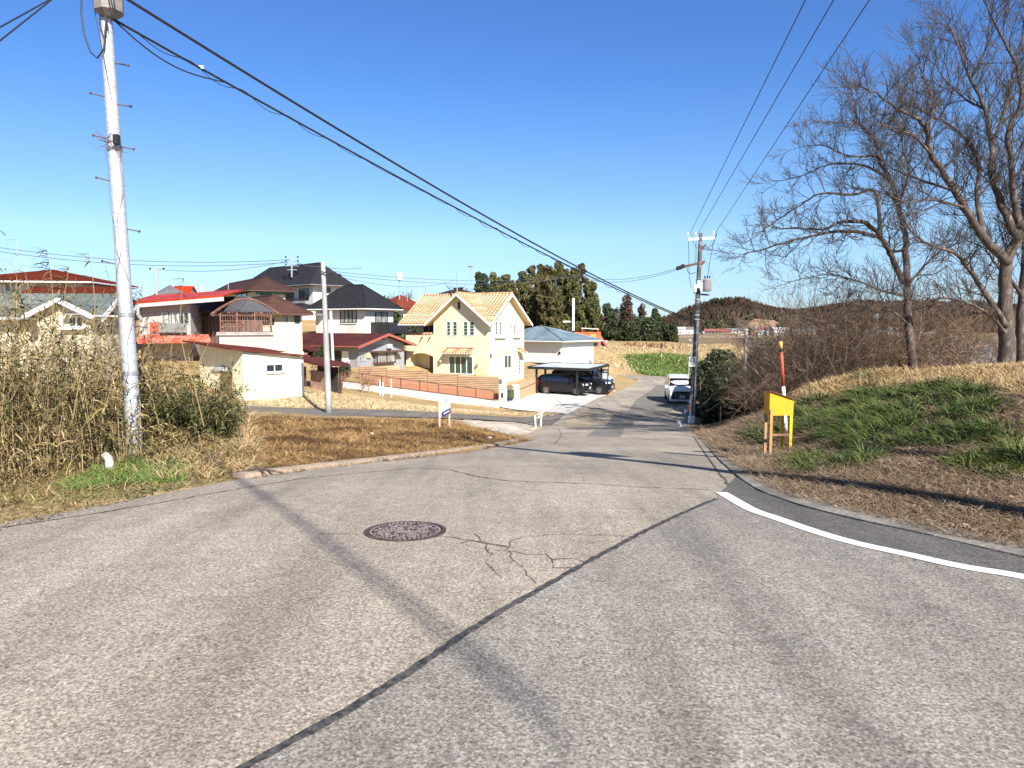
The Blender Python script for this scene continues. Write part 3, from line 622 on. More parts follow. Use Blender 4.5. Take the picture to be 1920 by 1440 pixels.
for p in ((829, 676), (898, 681)):
    u_, z_ = H1.hit('L', *p); m = MB(); m.beam((-.01, u_, z_), (-.25, u_, z_), .05); m.lathe([(.02, .12), (.11, .05), (.13, -.1), (.05, -.14)], 10, (-.25, u_, z_ - .02)); m.build('wall_lamp', M('lamp_bronze', (.45, .33, .2), .5), o1)
u_, z_ = H1.hit('L', 861, 573); H1.fb(MB(), 'L', u_ - .1, u_ + .1, z_ - .3, z_ + .3, 0, .08).build('gable_vent', blackm, o1)

# --- white house with black hip roof
H2 = House('white_house', 'white two-storey house with black hip roof and dark covered balcony', 'house', 686, 690, 72, 60, rx=737, lx=592, topy=579, zbase=-2.2)
wst = M('white_stucco', (.66, .63, .59), .9, col2=(.52, .49, .45), scale=.7, stretch=(1, 1, .3), lo=.45, hi=.75, var=.06, vscale=5)
H2.walls(wst); H2.hip(roofmat('black_tiles', (.03, .031, .036), AXY), 2.5, 'y', ov=.75, trim=whitep)
H2.window('L', 639, 582, 668, 604, 4, blackm, curtain, sill=whitep, fw=.09)
H2.window('R', 704, 587, 726, 604, 2, blackm, curtain, fw=.08)
bx_ = H2; u0, zt = H2.hit('R', 695, 604); u1, zl = H2.hit('R', 737, 625)
m = MB(); H2.fb(m, 'R', u0, u1 + .8, zl, zl + .12, 0, 1.5); H2.fb(m, 'R', u0, u1 + .8, zl + .12, zt, 1.42, 1.5); H2.fb(m, 'R', u0, u0 + .06, zl + .12, zt, 0, 1.42); H2.fb(m, 'R', u1 + .74, u1 + .8, zl - 3, zt, 1.35, 1.42); H2.fb(m, 'R', u0, u0 + .1, zl - 3, zl, 1.35, 1.45); m.build('balcony', blackm, H2.o)
m = MB(); [m.add([(u0 + 1 + i * .5, -1.55, zt - .02 - .1 * math.sin(i)), (u0 + 1.45 + i * .5, -1.55, zt), (u0 + 1.45 + i * .5, -1.57, zl + .25 + .12 * math.sin(i * 2)), (u0 + 1 + i * .5, -1.57, zl + .3)], [(0, 1, 2, 3)]) for i in range(5)]; m.build('dark_sheet', M('dark_cloth', (.02, .02, .03), .9), H2.o)
H2.pbox('door_canopy', 'L', 600, 588, 610, 592, 0, .8, greym)
# --- grey single-storey house with brown roof
greyw = siding('grey_siding', (.30, .31, .33), .3, AXY, .85)
H3 = House('grey_bungalow', 'low grey house with dark red-brown roof and bay window', 'house', 671, 697, 58, 58, rx=757, lx=520, topy=647)
H3.b = min(H3.b, 13)
H3.walls(greyw); H3.gable(metalroof('brown_roof', (.10, .032, .030), AY, .3), stucco('grey_stucco', (.42, .43, .43)), pt(723, 628, 60).z - H3.C.z - H3.h, 'y', ov=.7, ovg=.8, trim=M('red_fascia', (.34, .10, .07), .5))
H3.window('R', 673, 661, 683, 676, 2, alum, curtain); 
u0, z1_ = H3.hit('R', 700, 661); u1, z0_ = H3.hit('R', 733, 677)
m = MB(); H3.fb(m, 'R', u0, u1, z0_, z1_, 0, .45); bw = m.build('bay_window', curtain, H3.o)
m = MB()
for a_ in (u0 - .04, u1 - .02, (u0 + u1) / 2): H3.fb(m, 'R', a_, a_ + .08, z0_, z1_, .4, .5)
H3.fb(m, 'R', u0 - .08, u1 + .08, z0_ - .15, z0_, 0, .5); H3.fb(m, 'R', u0 - .4, u1 + .8, z1_, z1_ + .12, 0, .8); m.build('frame', brownm, bw)
u_, z_ = H3.hit('R', 727, 650); MB().lathe([(.02, .25), (.25, .2), (.27, -.1), (.1, -.2)], 12, (u_, -.2, z_)).build('vent_hood', whitep, H3.o)
H3.pbox('meter_box', 'R', 687, 663, 693, 671, 0, .15, M('yellowed_plastic', (.6, .5, .25), .6))
H3.pbox('entrance_door', 'L', 627, 658, 641, 695, 0, .04, blackm); H3.pbox('door_panel', 'L', 642, 658, 655, 694, 0, .09, whitep)
H3.pbox('gable_vent', 'R', 714, 633, 720, 637, 0, .06, blackm)
H3.window('L', 572, 658, 588, 680, 2, blackm, curtain)
# porch bay projecting to the left front
u0, _z = H3.hit('L', 650, 650); u1, _z2 = H3.hit('L', 552, 650)
H3.gable(MATS['brown_roof'], stucco('grey_stucco', (.42, .43, .43)), .5, 'x', x0=-1.6, x1=1, y0=u0 + 2.5, y1=min(u1, 12), ov=.4, ovg=.4, z=H3.h - .45, wall=True)
sm = MB(); n_ = 20
for i in range(n_):
    y_ = u0 + 2.5 + i * .26; sm.add([(-2.6, y_, H3.h - 1.02), (-2.6, y_ + .26, H3.h - 1.02 ), (-1.6, y_ + .26, H3.h - .55), (-1.6, y_, H3.h - .55)], [(0, 1, 2, 3)])
aw3 = sm.build('awning', M('striped_awning', (.5, .42, .4), .7, var=.1, stripes=((AY, .26, .5, (.2, .08, .08), 0),)), H3.o)

# --- warehouse with blue roof
H4 = House('warehouse', 'white corrugated warehouse with blue metal hip roof behind the carport', 'warehouse', 1053, 690, 72, 52, rx=1113, b=9.5, topy=640)
wht = siding('white_siding', (.80, .81, .80), .28, AXY, .82)
H4.walls(wht); H4.hip(metalroof('blue_roof', (.20, .27, .31), AXY, .55, .5), pt(1020, 614, 76).z - H4.C.z - H4.h, 'y', ov=.7, trim=whitep, inset=5)
H4.pbox('shutter', 'R', 1063, 646, 1079, 680, 0, .04, whitep); H4.pbox('shutter', 'R', 1080, 645, 1101, 680, 0, .04, whitep); H4.pbox('meter', 'L', 1048, 659, 1051, 664, 0, .1, blackm)
H4.pbox('dark_opening', 'L', 984, 680, 1046, 684, 0, .03, blackm); H4.pbox('hatch', 'R', 1104, 675, 1109, 684, 0, .05, greym)

# --- shed
H5 = House('storage_shed', 'small cream shed with mono-pitch brown roof on the empty lot', 'shed', 457, 752, 37, 52, rx=569, b=4.3, topy=659)
shw = siding('shed_siding', (.76, .72, .50), .14, AY, .88); shw2 = stucco('shed_front', (.86, .82, .66), .04)
H5.a = H5.hit('R', 569, 690)[0]; zr5 = H5.hit('R', 569, 669)[1]; zl5 = H5.h
m = MB(); a_, b_ = H5.a, H5.b
m.add([(0, 0, -1.5), (a_, 0, -1.5), (a_, b_, -1.5), (0, b_, -1.5), (0, 0, zl5), (a_, 0, zr5), (a_, b_, zr5 + .3), (0, b_, zl5 + .3)], [(0, 1, 5, 4), (1, 2, 6, 5), (2, 3, 7, 6), (4, 5, 6, 7)]); m.build('wall', shw2, H5.o)
m = MB(); m.add([(0, b_, -1.5), (0, 0, -1.5), (0, 0, zl5), (0, b_, zl5 + .3), (.05, .002, -1.5), (.05, .002, zl5)], [(0, 1, 2, 3)]); m.build('side_wall', shw, H5.o)
m = MB(); m.slab([(-.75, -.25, zl5 + .2), (a_ + .3, -.25, zr5 + .08), (a_ + .3, b_ + .4, zr5 + .42), (-.75, b_ + .4, zl5 + .54)], .1); m.build('roof', M('brown_sheet', (.12, .035, .028), .9, var=.2, spec=.03), H5.o)
H5.window('R', 499, 684, 529, 696, 2, whitep, glass, sill=whitep, fw=.05); H5.pbox('roof_trim', 'R', 455, 661, 569, 668, 0, .03, shw2)
H5.pbox('door', 'L', 413, 694, 437, 747, 0, .04, M('olive_door', (.16, .13, .06), .6, col2=(.22, .16, .09), scale=3, var=.2)); H5.pbox('footing', 'R', 455, 747, 568, 751, 0, .06, conc)
H5.pbox('dark_gap', 'R', 440, 600, 441, 601, -.5, -.4, blackm)
FACE5 = H5
# --- pergola terrace building
H6 = House('terrace_block', 'flat pale pink concrete block carrying the rusty terrace frame', 'outbuilding', 412, 662, 44, 20, rx=512, b=5, topy=629, zbase=-2.3)
H6.walls(stucco('pink_stucco', (.58, .44, .38), .06)); m = MB(); m.bx(-.15, H6.a + .1, -.12, 5.1, H6.h + .002, H6.h + .2); m.build('coping', conc, H6.o)
rust = M('rusty_steel', (.14, .065, .045), .75, col2=(.24, .12, .07), scale=8, var=.3)
zb_ = H6.h + .2; T6 = thing('pergola', 'rusty steel pergola with arched lattice roof on the pink block', 'pergola', (H6.C.x, H6.C.y, H6.C.z + zb_), H6.al)
A6 = H6.a; zt6 = pt(450, 585, 45).z - H6.C.z - zb_
for x in (0.1, A6 * .33, A6 * .66, A6 - .1):
    for y in (0.05, 2.6): MB().beam((x, y, 0), (x, y, zt6), .08).build('post', rust, T6)
m = MB()
for z in (.35, .7, 1.05):
    m.beam((0.1, .05, z), (A6 - .1, .05, z), .04)
for i in range(22): m.beam((.1 + i * (A6 - .2) / 21, .05, 0), (.1 + i * (A6 - .2) / 21, .05, 1.05), .025)
m.build('railing', rust, T6); m = MB()
def arch(x, y): t = (x + .4) / (A6 + .8); return zt6 - .15 + .95 * math.sin(math.pi * t) + .1 * y / 3
for j in range(8):
    y = -.3 + j * .45; m.tube([(x, y, arch(x, y)) for x in np.linspace(-.4, A6 + .4, 14)], .06, 5)
for i in range(15):
    x = -.4 + i * (A6 + .8) / 14; m.beam((x, -.3, arch(x, -.3)), (x, 2.9, arch(x, 2.9)), .09, .07)
m.build('lattice_roof', rust, T6); m = MB()
for x0_, x1_ in ((0.1, .33 * A6), (.33 * A6, .66 * A6), (.66 * A6, A6 - .1)): m.beam((x0_, 2.6, 0), (x1_, 2.6, zt6), .05); m.beam((x0_, 2.6, zt6), (x1_, 2.6, zt6), .06)
m.build('brace', rust, T6)
# --- dark wall house behind the pergola with brown roof
H7 = House('brown_roof_house', 'cream house with low brown tiled roof and striped gallery behind the pergola', 'house', 487, 640, 56, 35, rx=566, lx=352, topy=589, zbase=-1)
H7.b = min(H7.b, 11)
H7.walls(stucco('cream_wall', (.66, .58, .42), .05)); H7.hip(roofmat('brown_tiles', (.10, .052, .042), AXY), 1.5, 'y', ov=.7, trim=brownm)
H7.window('R', 492, 598, 513, 608, 2, blackm, glass); H7.window('R', 531, 594, 540, 604, 1, alum, curtain); H7.window('R', 553, 594, 561, 605, 2, blackm, glass)
H7.pbox('gallery_wall', 'L', 356, 586, 486, 636, 0, .05, M('striped_boards', (.42, .32, .22), .8, var=.2, stripes=((AY, .55, .3, (.14, .09, .07), 0),))); H7.window('L', 410, 588, 427, 607, 2, blackm, curtain, off=.05); H7.window('L', 462, 592, 478, 610, 2, blackm, glass, off=.05)
H7b = House('dark_roof_annex', 'low annex under a plain dark grey sheet roof left of the pergola', 'annex', 452, 640, 51, 60, lx=352, topy=584, a=2, zbase=-1)
H7b.b = 6.3; H7b.walls(M('dark_boards', (.20, .13, .10), .8, var=.2, stripes=((AXY, .4, .3, (.09, .06, .05), 0),)), z1=H7b.h - .3); H7b.hip(M('dark_sheet_roof', (.085, .085, .095), .6, var=.12, vscale=2), 1.0, 'y', ov=.6, inset=1)
# --- red roof house
H8 = House('red_roof_house', 'wide low house with bright red roof and glazed balcony', 'house', 356, 690, 50, 10, a=4.5, b=6, topy=570, zbase=-1.6)
redr = metalroof('red_roof', (.48, .045, .006), AX, .4, .4)
X8 = H8.hit('R', 262, 600)[0]; H8.walls(stucco('grey_wall', (.44, .41, .39)), x0=X8, x1=H8.hit('R', 357, 600)[0]); m = MB()
x1_ = H8.hit('R', 425, 560)[0]; m.slab([(X8 - .6, -.9, H8.h + .02), (x1_, -.9, H8.h + .6), (x1_ + .4, 4, H8.h + 1.25), (X8 - .4, 4, H8.h + .75)], .12); m.build('roof', redr, H8.o)
m = MB(); m.slab([(X8 - .6, -.93, H8.h - .1), (x1_, -.93, H8.h + .48), (x1_, -.9, H8.h + .2), (X8 - .6, -.9, H8.h - .35)], 0, up=Vector((0, .04, 0))); m.build('fascia', M('grey_fascia', (.45, .43, .42), .7), H8.o)
H8.window('R', 304, 588, 334, 606, 3, whitep, curtain); H8.window('R', 336, 586, 354, 606, 2, alum, glass); H8.pbox('glazed_balcony', 'R', 303, 606, 354, 623, .5, .6, M('smoked_panel', (.20, .22, .21), .3, var=.1))
H8.pbox('red_panel', 'R', 281, 604, 302, 624, 0, .1, M('red_board', (.36, .10, .06), .8, var=.2))
m = MB(); xa = H8.hit('R', 258, 630)[0]; xb = H8.hit('R', 408, 630)[0]; zt_ = H8.hit('R', 330, 627)[1]
m.slab([(xa, -1.8, zt_ - .5), (xb, -1.8, zt_ - .45), (xb - .6, .0, zt_), (xa + .3, 0, zt_)], .1); m.build('lower_roof', M('faded_red_roof', (.48, .09, .05), .9, spec=.03, col2=(.55, .24, .18), scale=1.5, var=.15, stripes=((AX, .35, .12, (.35, .06, .05), 0),)), H8.o)
# --- house with green netting
H9 = House('netted_house', 'cream two-storey house with green netting under its brown roof', 'house', 479, 640, 72, 35, rx=536, lx=402, topy=545, zbase=-.5)
H9.walls(MATS['cream_wall']); H9.hip(roofmat('umber_tiles', (.075, .04, .036), AXY), 1.45, 'y', ov=.8, trim=brownm)
grn = M('green_net', (.10, .30, .22), .9, col2=(.5, .5, .36), scale=1.4, var=.25, lo=.5, hi=.7)
H9.pbox('netting', 'R', 480, 546, 535, 552, 0, .04, grn); H9.pbox('netting', 'L', 403, 547, 478, 553, 0, .04, grn); H9.window('R', 489, 552, 509, 564, 2, blackm, glass); H9.window('L', 444, 545, 463, 562, 2, blackm, glass, off=.06)
# --- big black-tile house
H10 = House('large_house', 'largest house with long black tile roof and balcony, at the top of the slope', 'house', 589, 640, 92, 48, rx=648, lx=414, topy=534, zbase=-.5)
H10.b = min(H10.b, 17)
H10.walls(wst); H10.hip(roofmat('charcoal_tiles', (.033, .033, .042), AXY), 3.0, 'y', ov=1.0, trim=greym, inset=3)
H10.window('L', 561, 542, 579, 562, 2, blackm, glass); H10.window('L', 536, 544, 551, 564, 2, blackm, glass); H10.window('R', 604, 540, 619, 549, 2, blackm, glass); H10.window('R', 631, 543, 636, 550, 1, blackm, glass)
u0, zt = H10.hit('L', 588, 560); u1, zl = H10.hit('L', 534, 575); m = MB(); H10.fb(m, 'L', u0, u1, zl, zl + .15, 0, 1.4)
for i in range(26): u = u0 + (u1 - u0) * i / 25; H10.fb(m, 'L', u - .03, u + .03, zl, zt, 1.34, 1.4)
H10.fb(m, 'L', u0, u1, zt, zt + .07, 1.33, 1.41); m.build('balcony', blackm, H10.o)
H10.walls(wst, x0=-2.2, x1=-.01, y0=-.5, y1=6, z0=-3, z1=zl - .3, name='lower_wall'); H10.hip(MATS['charcoal_tiles'], .5, 'y', x0=-2.2, x1=0, y0=-.5, y1=6, z=zl - .3, ov=.5, t=.1)
# --- left houses
H11 = House('cream_bungalow', 'cream bungalow with grey-green roof and white bargeboards behind the reeds', 'house', -60, 660, 31, 4, rx=190, b=2.6, topy=585, zbase=-1.6)
H11.walls(MATS['cream_wall']); ggr = metalroof('greygreen_roof', (.16, .19, .18), AX, .4)
H11.gable(ggr, MATS['cream_wall'], .75, 'x', ov=.6, ovg=.3, trim=whitep)
xg0 = H11.hit('R', 92, 600)[0]; xg1 = H11.a - .02; H11.walls(MATS['cream_wall'], x0=xg0, x1=xg1, y0=-.9, y1=-.002, z1=H11.h - .1, name='front_wall'); H11.gable(ggr, MATS['cream_wall'], .55, 'y', x0=xg0, x1=xg1, y0=-.9, y1=1.3, ov=.3, ovg=.4, z=H11.h - .1, trim=whitep)
H11.window('R', 131, 595, 156, 611, 2, whitep, glass, off=.9); H11.pbox('window_ledge', 'R', 117, 613, 166, 618, 0, .3, whitep, off=.9); H11.pbox('canopy', 'R', 125, 588, 165, 591, 0, .5, greym, off=.9)
H12 = House('maroon_roof_house', 'two-storey white house with maroon roof at the far left', 'house', -40, 640, 50, 8, rx=158, b=7, topy=528, zbase=0)
H12.walls(wst); H12.hip(roofmat('maroon_tiles', (.14, .026, .012), AXY), 1.0, 'x', ov=.9, trim=whitep); H12.window('R', 11, 531, 33, 546, 2, alum, curtain); H12.window('R', 66, 538, 85, 545, 1, blackm, curtain)
H13 = House('maroon_annex', 'lower maroon-roofed wing in front of the two-storey white house', 'house', 50, 640, 42, 12, rx=185, b=5, topy=556, zbase=-1)
H13.walls(wst); H13.gable(MATS['maroon_tiles'], wst, .6, 'x', ov=.6, ovg=.5)
H14 = House('far_grey_roof_house', 'small far house with grey roof behind the red roof', 'house', 300, 600, 95, 30, rx=345, lx=262, topy=556, zbase=1.5)
H14.walls(MATS['cream_wall']); H14.hip(roofmat('grey_tiles', (.16, .16, .17), AXY), 1.5, 'y', ov=.6)
H15 = House('far_red_roof_house', 'distant house of which only a red roof shows, left of the large house', 'house', 325, 600, 120, 10, rx=352, b=6, topy=549, zbase=2); H15.walls(wst); H15.gable(redr, wst, 1.2, 'x', ov=.5)
H16 = House('russet_roof_house', 'distant house with russet tiled roof between white and cream houses', 'house', 745, 640, 105, 45, rx=785, lx=716, topy=578, zbase=-1); H16.walls(MATS['cream_wall']); H16.hip(roofmat('russet_tiles', (.20, .05, .032), AXY), 2.0, 'y', ov=1); H16.hip(MATS['russet_tiles'], .6, 'y', z=H16.h - 2.2, ov=2.2)
H17 = House('black_hip_house', 'distant house whose black hip roof peeks over the orange tiles', 'house', 868, 640, 120, 45, rx=905, lx=815, topy=555, zbase=-1); H17.walls(wst); H17.hip(MATS['black_tiles'], 1.5, 'y', ov=1, inset=6)
H18 = House('lean_to', 'dark lean-to with pinkish corrugated wall right of the shed', 'lean-to', 612, 735, 42, 50, a=1.0, lx=569, topy=690, zbase=-2.35)
H18.b = min(H18.b, 3.4); m = MB()
for p in ((0, 0), (0, H18.b), (1.0, 0), (1.0, H18.b)): m.bx(p[0], p[0] + .1, p[1], p[1] + .1, -.5, H18.h)
m.build('post', brownm, H18.o); MB().slab([(-.5, -.5, H18.h + .2), (1.4, -.5, H18.h + .2), (1.4, H18.b + .8, H18.h + .55), (-.5, H18.b + .8, H18.h + .55)], .1).build('roof', M('dark_red_sheet', (.10, .032, .03), .9, var=.2, spec=.03), H18.o)
H18.pbox('corrugated_wall', 'L', 582, 696, 613, 733, -.06, .0, M('pink_corrugated', (.50, .34, .28), .6, col2=(.34, .2, .16), scale=3, var=.15, stripes=((AY, .12, .3, (.38, .24, .2), 0),)), off=-.1)
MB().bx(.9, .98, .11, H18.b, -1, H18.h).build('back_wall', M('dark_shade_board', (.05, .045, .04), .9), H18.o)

# ---------------- fences, walls, carport ----------------
fencem = M('tan_composite', (.56, .38, .22), .7, col2=(.44, .28, .16), scale=3, stretch=(.4, .4, 8), var=.15)
redbar = M('terracotta_bars', (.36, .16, .09), .7, var=.15)
def vz(p, z): return Vector((p.x, p.y, z))
def Z(px, py, D): return pt(px, py, D).z
rw0, rw1 = pt(643, 735, 46.5), pt(937, 770, 48)
T = thing('retaining_wall', 'stained white retaining wall in front of the slatted fence', 'wall', rw0)
m = MB(); d_ = (rw1 - rw0); n_ = 8
wallc = M('stained_wall', (.66, .63, .58), .9, col2=(.36, .34, .30), scale=.9, stretch=(1, 1, .35), lo=.5, hi=.7, var=.2, vscale=6)
tl, tr_ = Z(650, 716, 46.5) - rw0.z, Z(937, 753, 48) - rw0.z
nrm = Vector((-d_.y, d_.x, 0)).normalized() * .3
for i in range(n_):
    a, b = d_ * (i / n_), d_ * ((i + 1) / n_ - .002); za, zb = tl + (tr_ - tl) * i / n_, tl + (tr_ - tl) * (i + 1) / n_
    m.add([(a.x, a.y, a.z - 1), (b.x, b.y, b.z - 1), (b.x, b.y, zb), (a.x, a.y, za), (a.x + nrm.x, a.y + nrm.y, a.z - 1), (b.x + nrm.x, b.y + nrm.y, b.z - 1), (b.x + nrm.x, b.y + nrm.y, zb), (a.x + nrm.x, a.y + nrm.y, za)], [(0, 1, 2, 3), (5, 4, 7, 6), (3, 2, 6, 7), (0, 3, 7, 4), (1, 5, 6, 2)])
m.build('wall_panel', wallc, T)
T = thing('metal_railing', 'thin dark brown railing with terracotta bars on top of the white retaining wall', 'railing', rw0)
m = MB(); m2 = MB(); off = nrm * .5; n_ = 70
def rp(t, k): return Vector((d_.x * t, d_.y * t, 0)) + off + Vector((0, 0, (tl + (tr_ - tl) * t) + .06 + k * .62))
for k in (0, 1): m.beam(rp(.0, k), rp(.965, k), .05)
for i in range(9): t = .965 * i / 8; m.beam(rp(t, -.15), rp(t, 1.02), .06)
m.build('rail_frame', brownm, T)
for i in range(80):
    t = .17 + .795 * i / 80; m2.beam(rp(t, .03), rp(t, .97), .07, .03)
m2.build('bars', redbar, T)
f0, f1 = pt(674, 720, 53), pt(936, 760, 49.5)
T = thing('slat_fence', 'long tan horizontal-slat fence stepping down below the cream house', 'fence', f0); df = f1 - f0
for k, (t0, t1, ty) in enumerate(((0, .21, 687), (.21, .505, 693), (.505, .72, 700), (.72, 1, 705))):
    D_ = 53 - 3.5 * (t0 + t1) / 2; zt_ = Z(800, ty, D_) - f0.z; zb_ = zt_ - 1.05; m = MB()
    a, b = Vector((df.x * t0, df.y * t0, 0)), Vector((df.x * (t1 - .004), df.y * (t1 - .004), 0))
    for j in range(8): z = zb_ + .03 + j * .13; m.beam(a + Vector((0, 0, z + .05)), b + Vector((0, 0, z + .05)), .03, .095)
    m.build('slat_panel', fencem, T); q = MB(); q.beam(a + Vector((0, .03, (zt_ + zb_) / 2)), b + Vector((0, .03, (zt_ + zb_) / 2)), .01, .95); q.build('dark_gap_sheet', brownm, T); q = MB(); q.beam(a + Vector((0, .05, zb_ - .6)), a + Vector((0, .05, zt_ + .04)), .07); q.build('fence_post', brownm, T)  # dark sheet added behind the slats so their gaps look dark
    lb = MB(); lb.beam(a + Vector((0, .1, zb_ - .3)), b + Vector((0, .1, zb_ - .3)), .12, .58); lb.build('base_board', redbar, T)
# second small fence behind, near the bungalow
a, b = pt(679, 688, 56), pt(749, 684, 57); T = thing('slat_fence', 'short higher piece of tan slat fence in front of the bay window', 'fence', a); m = MB()
for j in range(5): m.beam(Vector((0, 0, -.6 + j * .13)), (b - a) * 1 + Vector((0, 0, -.6 + j * .13)), .03, .11)
m.build('slat_panel', fencem, T)
# gate pillars
P0 = pt(943, 752, 48.6); T = thing('gate_pillar', 'white gate pillar with black mailbox slot at the end of the slat fence', 'pillar', P0, R(-10))
MB().box((0, 0, .35), (.50, .3, 1.5)).build('pillar', creaml, T); MB().box((-.02, -.17, .42), (.14, .04, .34)).build('mailbox', blackm, T); MB().box((0, -.17, .85), (.18, .04, .05)).build('name_plate', blackm, T)
P1 = pt(967.5, 747, 50.5); T = thing('gate_pillar', 'plain white gate pillar right of the black garden gate', 'pillar', P1, R(-10)); MB().box((0, 0, .35), (.42, .4, 1.5)).build('pillar', creaml, T); MB().box((0, 0, 1.13), (.55, .5, .06)).build('cap', fencem, T)
P2g = pt(956, 748, 49.6); T = thing('garden_gate', 'small black wrought iron gate between two white pillars', 'gate', P2g, R(-10)); m = MB()
for i in range(7): m.beam((-.22 + i * .073, 0, .05), (-.22 + i * .073, 0, .9 + .12 * math.sin(math.pi * i / 6)), .025)
m.beam((-.24, 0, .1), (.24, 0, .1), .04).beam((-.24, 0, .85), (.24, 0, .85), .04); m.build('gate_bars', blackm, T); MB().box((0, .6, .3), (.42, .3, .6)).build('gate_backing', M('gate_green', (.10, .14, .06), .9, var=.3), T)
P3, P4 = pt(973, 746, 50.8), pt(1003, 738, 55); T = thing('block_wall', 'tan block wall beside the carport with a thin dark band', 'wall', P3); m = MB(); dd = P4 - P3
m.beam(Vector((0, 0, .55)), dd + Vector((0, 0, .6)), .15, 1.3); m.build('wall_panel', fencem, T); MB().beam(Vector((0.05, -.085, .62)), dd + Vector((.05, -.085, .85)), .02, .04).build('handrail', blackm, T)
P5 = pt(1030, 731, 60); T = thing('block_wall', 'garden wall coloured brown for the carport shade, behind the parked black cars', 'wall', P4); m = MB(); m.beam(Vector((.1, .1, .55)), P5 - P4 + Vector((0, 0, .75)), .15, 1.3); m.build('wall_panel', M('shaded_block', (.30, .14, .08), .85, var=.25, vscale=8), T)  # tan block wall carried on; carport shade is put into its brown colour
Pa = pt(942, 722, 53); T = thing('air_conditioner', 'white outdoor air conditioner unit above the slat fence', 'air conditioner', Pa, R(-30)); MB().box((0, 0, .28), (.75, .3, .56)).build('casing', whitep, T); m = MB(); m.lathe([(.2, 0), (.2, .02), (.02, .03)], 14); o = m.build('fan_grille', greym, T); o.rotation_euler = (R(90), 0, 0); o.location = (-.1, -.15, .28); MB().bx(-.35, .35, -.12, .12, -.8, -.005).build('stand', greym, T)
Pw = pt(898, 704, 56); T = thing('garden_chair', 'small light wooden garden chair outside the patio door', 'chair', (Pw.x, Pw.y, Pw.z), R(30)); m = MB()
wl = M('light_wood', (.55, .36, .16), .7); [m.bx(-.45 + i * .18, -.41 + i * .18, 0, .04, -.4, .42) for i in range(6)]; m.bx(-.47, .5, -.01, .05, .38, .46); m.build('backrest', wl, T); MB().bx(-.45, .48, -.45, -.01, 0, .05).build('seat', wl, T)
# carport
CP0 = pt(1104, 692, 53); ALC = R(67); zg = g(CP0.x, CP0.y) - CP0.z
T = thing('carport', 'flat black-framed carport with pale translucent roof over two black cars', 'carport', CP0, ALC)
bk = M('carport_black', (.018, .018, .02), .5); polyc = M('pale_polycarbonate', (.66, .70, .72), .3, var=.04)
ca_, cb_ = 5.6, 4.9
MB().slab([(.05, .05, 0), (ca_ - .05, .05, .06), (ca_ - .05, cb_ - .05, .12), (.05, cb_ - .05, .06)], .03).build('roof_panel', polyc, T)
m = MB(); m.beam((0, 0, -.05), (ca_, 0, 0), .1, .2).beam((0, cb_, .0), (ca_, cb_, .06), .1, .2).beam((0, 0, -.05), (0, cb_, 0), .1, .2).beam((ca_, 0, 0), (ca_, cb_, .06), .1, .2)
for i in range(1, 6): m.beam((ca_ * i / 6, .05, -.08), (ca_ * i / 6, cb_ - .05, -.04), .05)
m.build('roof_frame', bk, T)
for x, y in ((.3, 1.0), (.3, 4.3), (5.2, .5), (5.2, 4.3), (2.8, 4.5)): MB().beam((x, y, zg - .2), (x, y, -.06), .14).build('post', bk, T)
m = MB()
for y in np.linspace(0, 4.6, 6): m.beam((5.5, y, zg), (5.5, y, -.12), .05)
for z in (zg + .3, zg + .95, zg + 1.6, -.35): m.beam((5.5, 0, z), (5.5, 4.6, z), .05)
m.build('screen_frame', bk, T); MB().bx(5.54, 5.56, -.0, 4.6, zg + .3, -.35).build('screen_panel', M('frosted_panel', (.6, .64, .66), .35, alpha=.75), T)
bp = pt(1139, 734, 56.5); T = thing('brick_planter', 'low reddish brick planter at the edge of the concrete apron', 'planter', (bp.x, bp.y, g(bp.x, bp.y)), R(0)); MB().box((0, 0, .15), (.95, .4, .5)).build('brick_box', M('red_brick', (.30, .12, .07), .85, col2=(.38, .2, .12), scale=6, var=.2, stripes=(((0, 0, 1), .12, .12, (.3, .26, .22), 0),)), T)

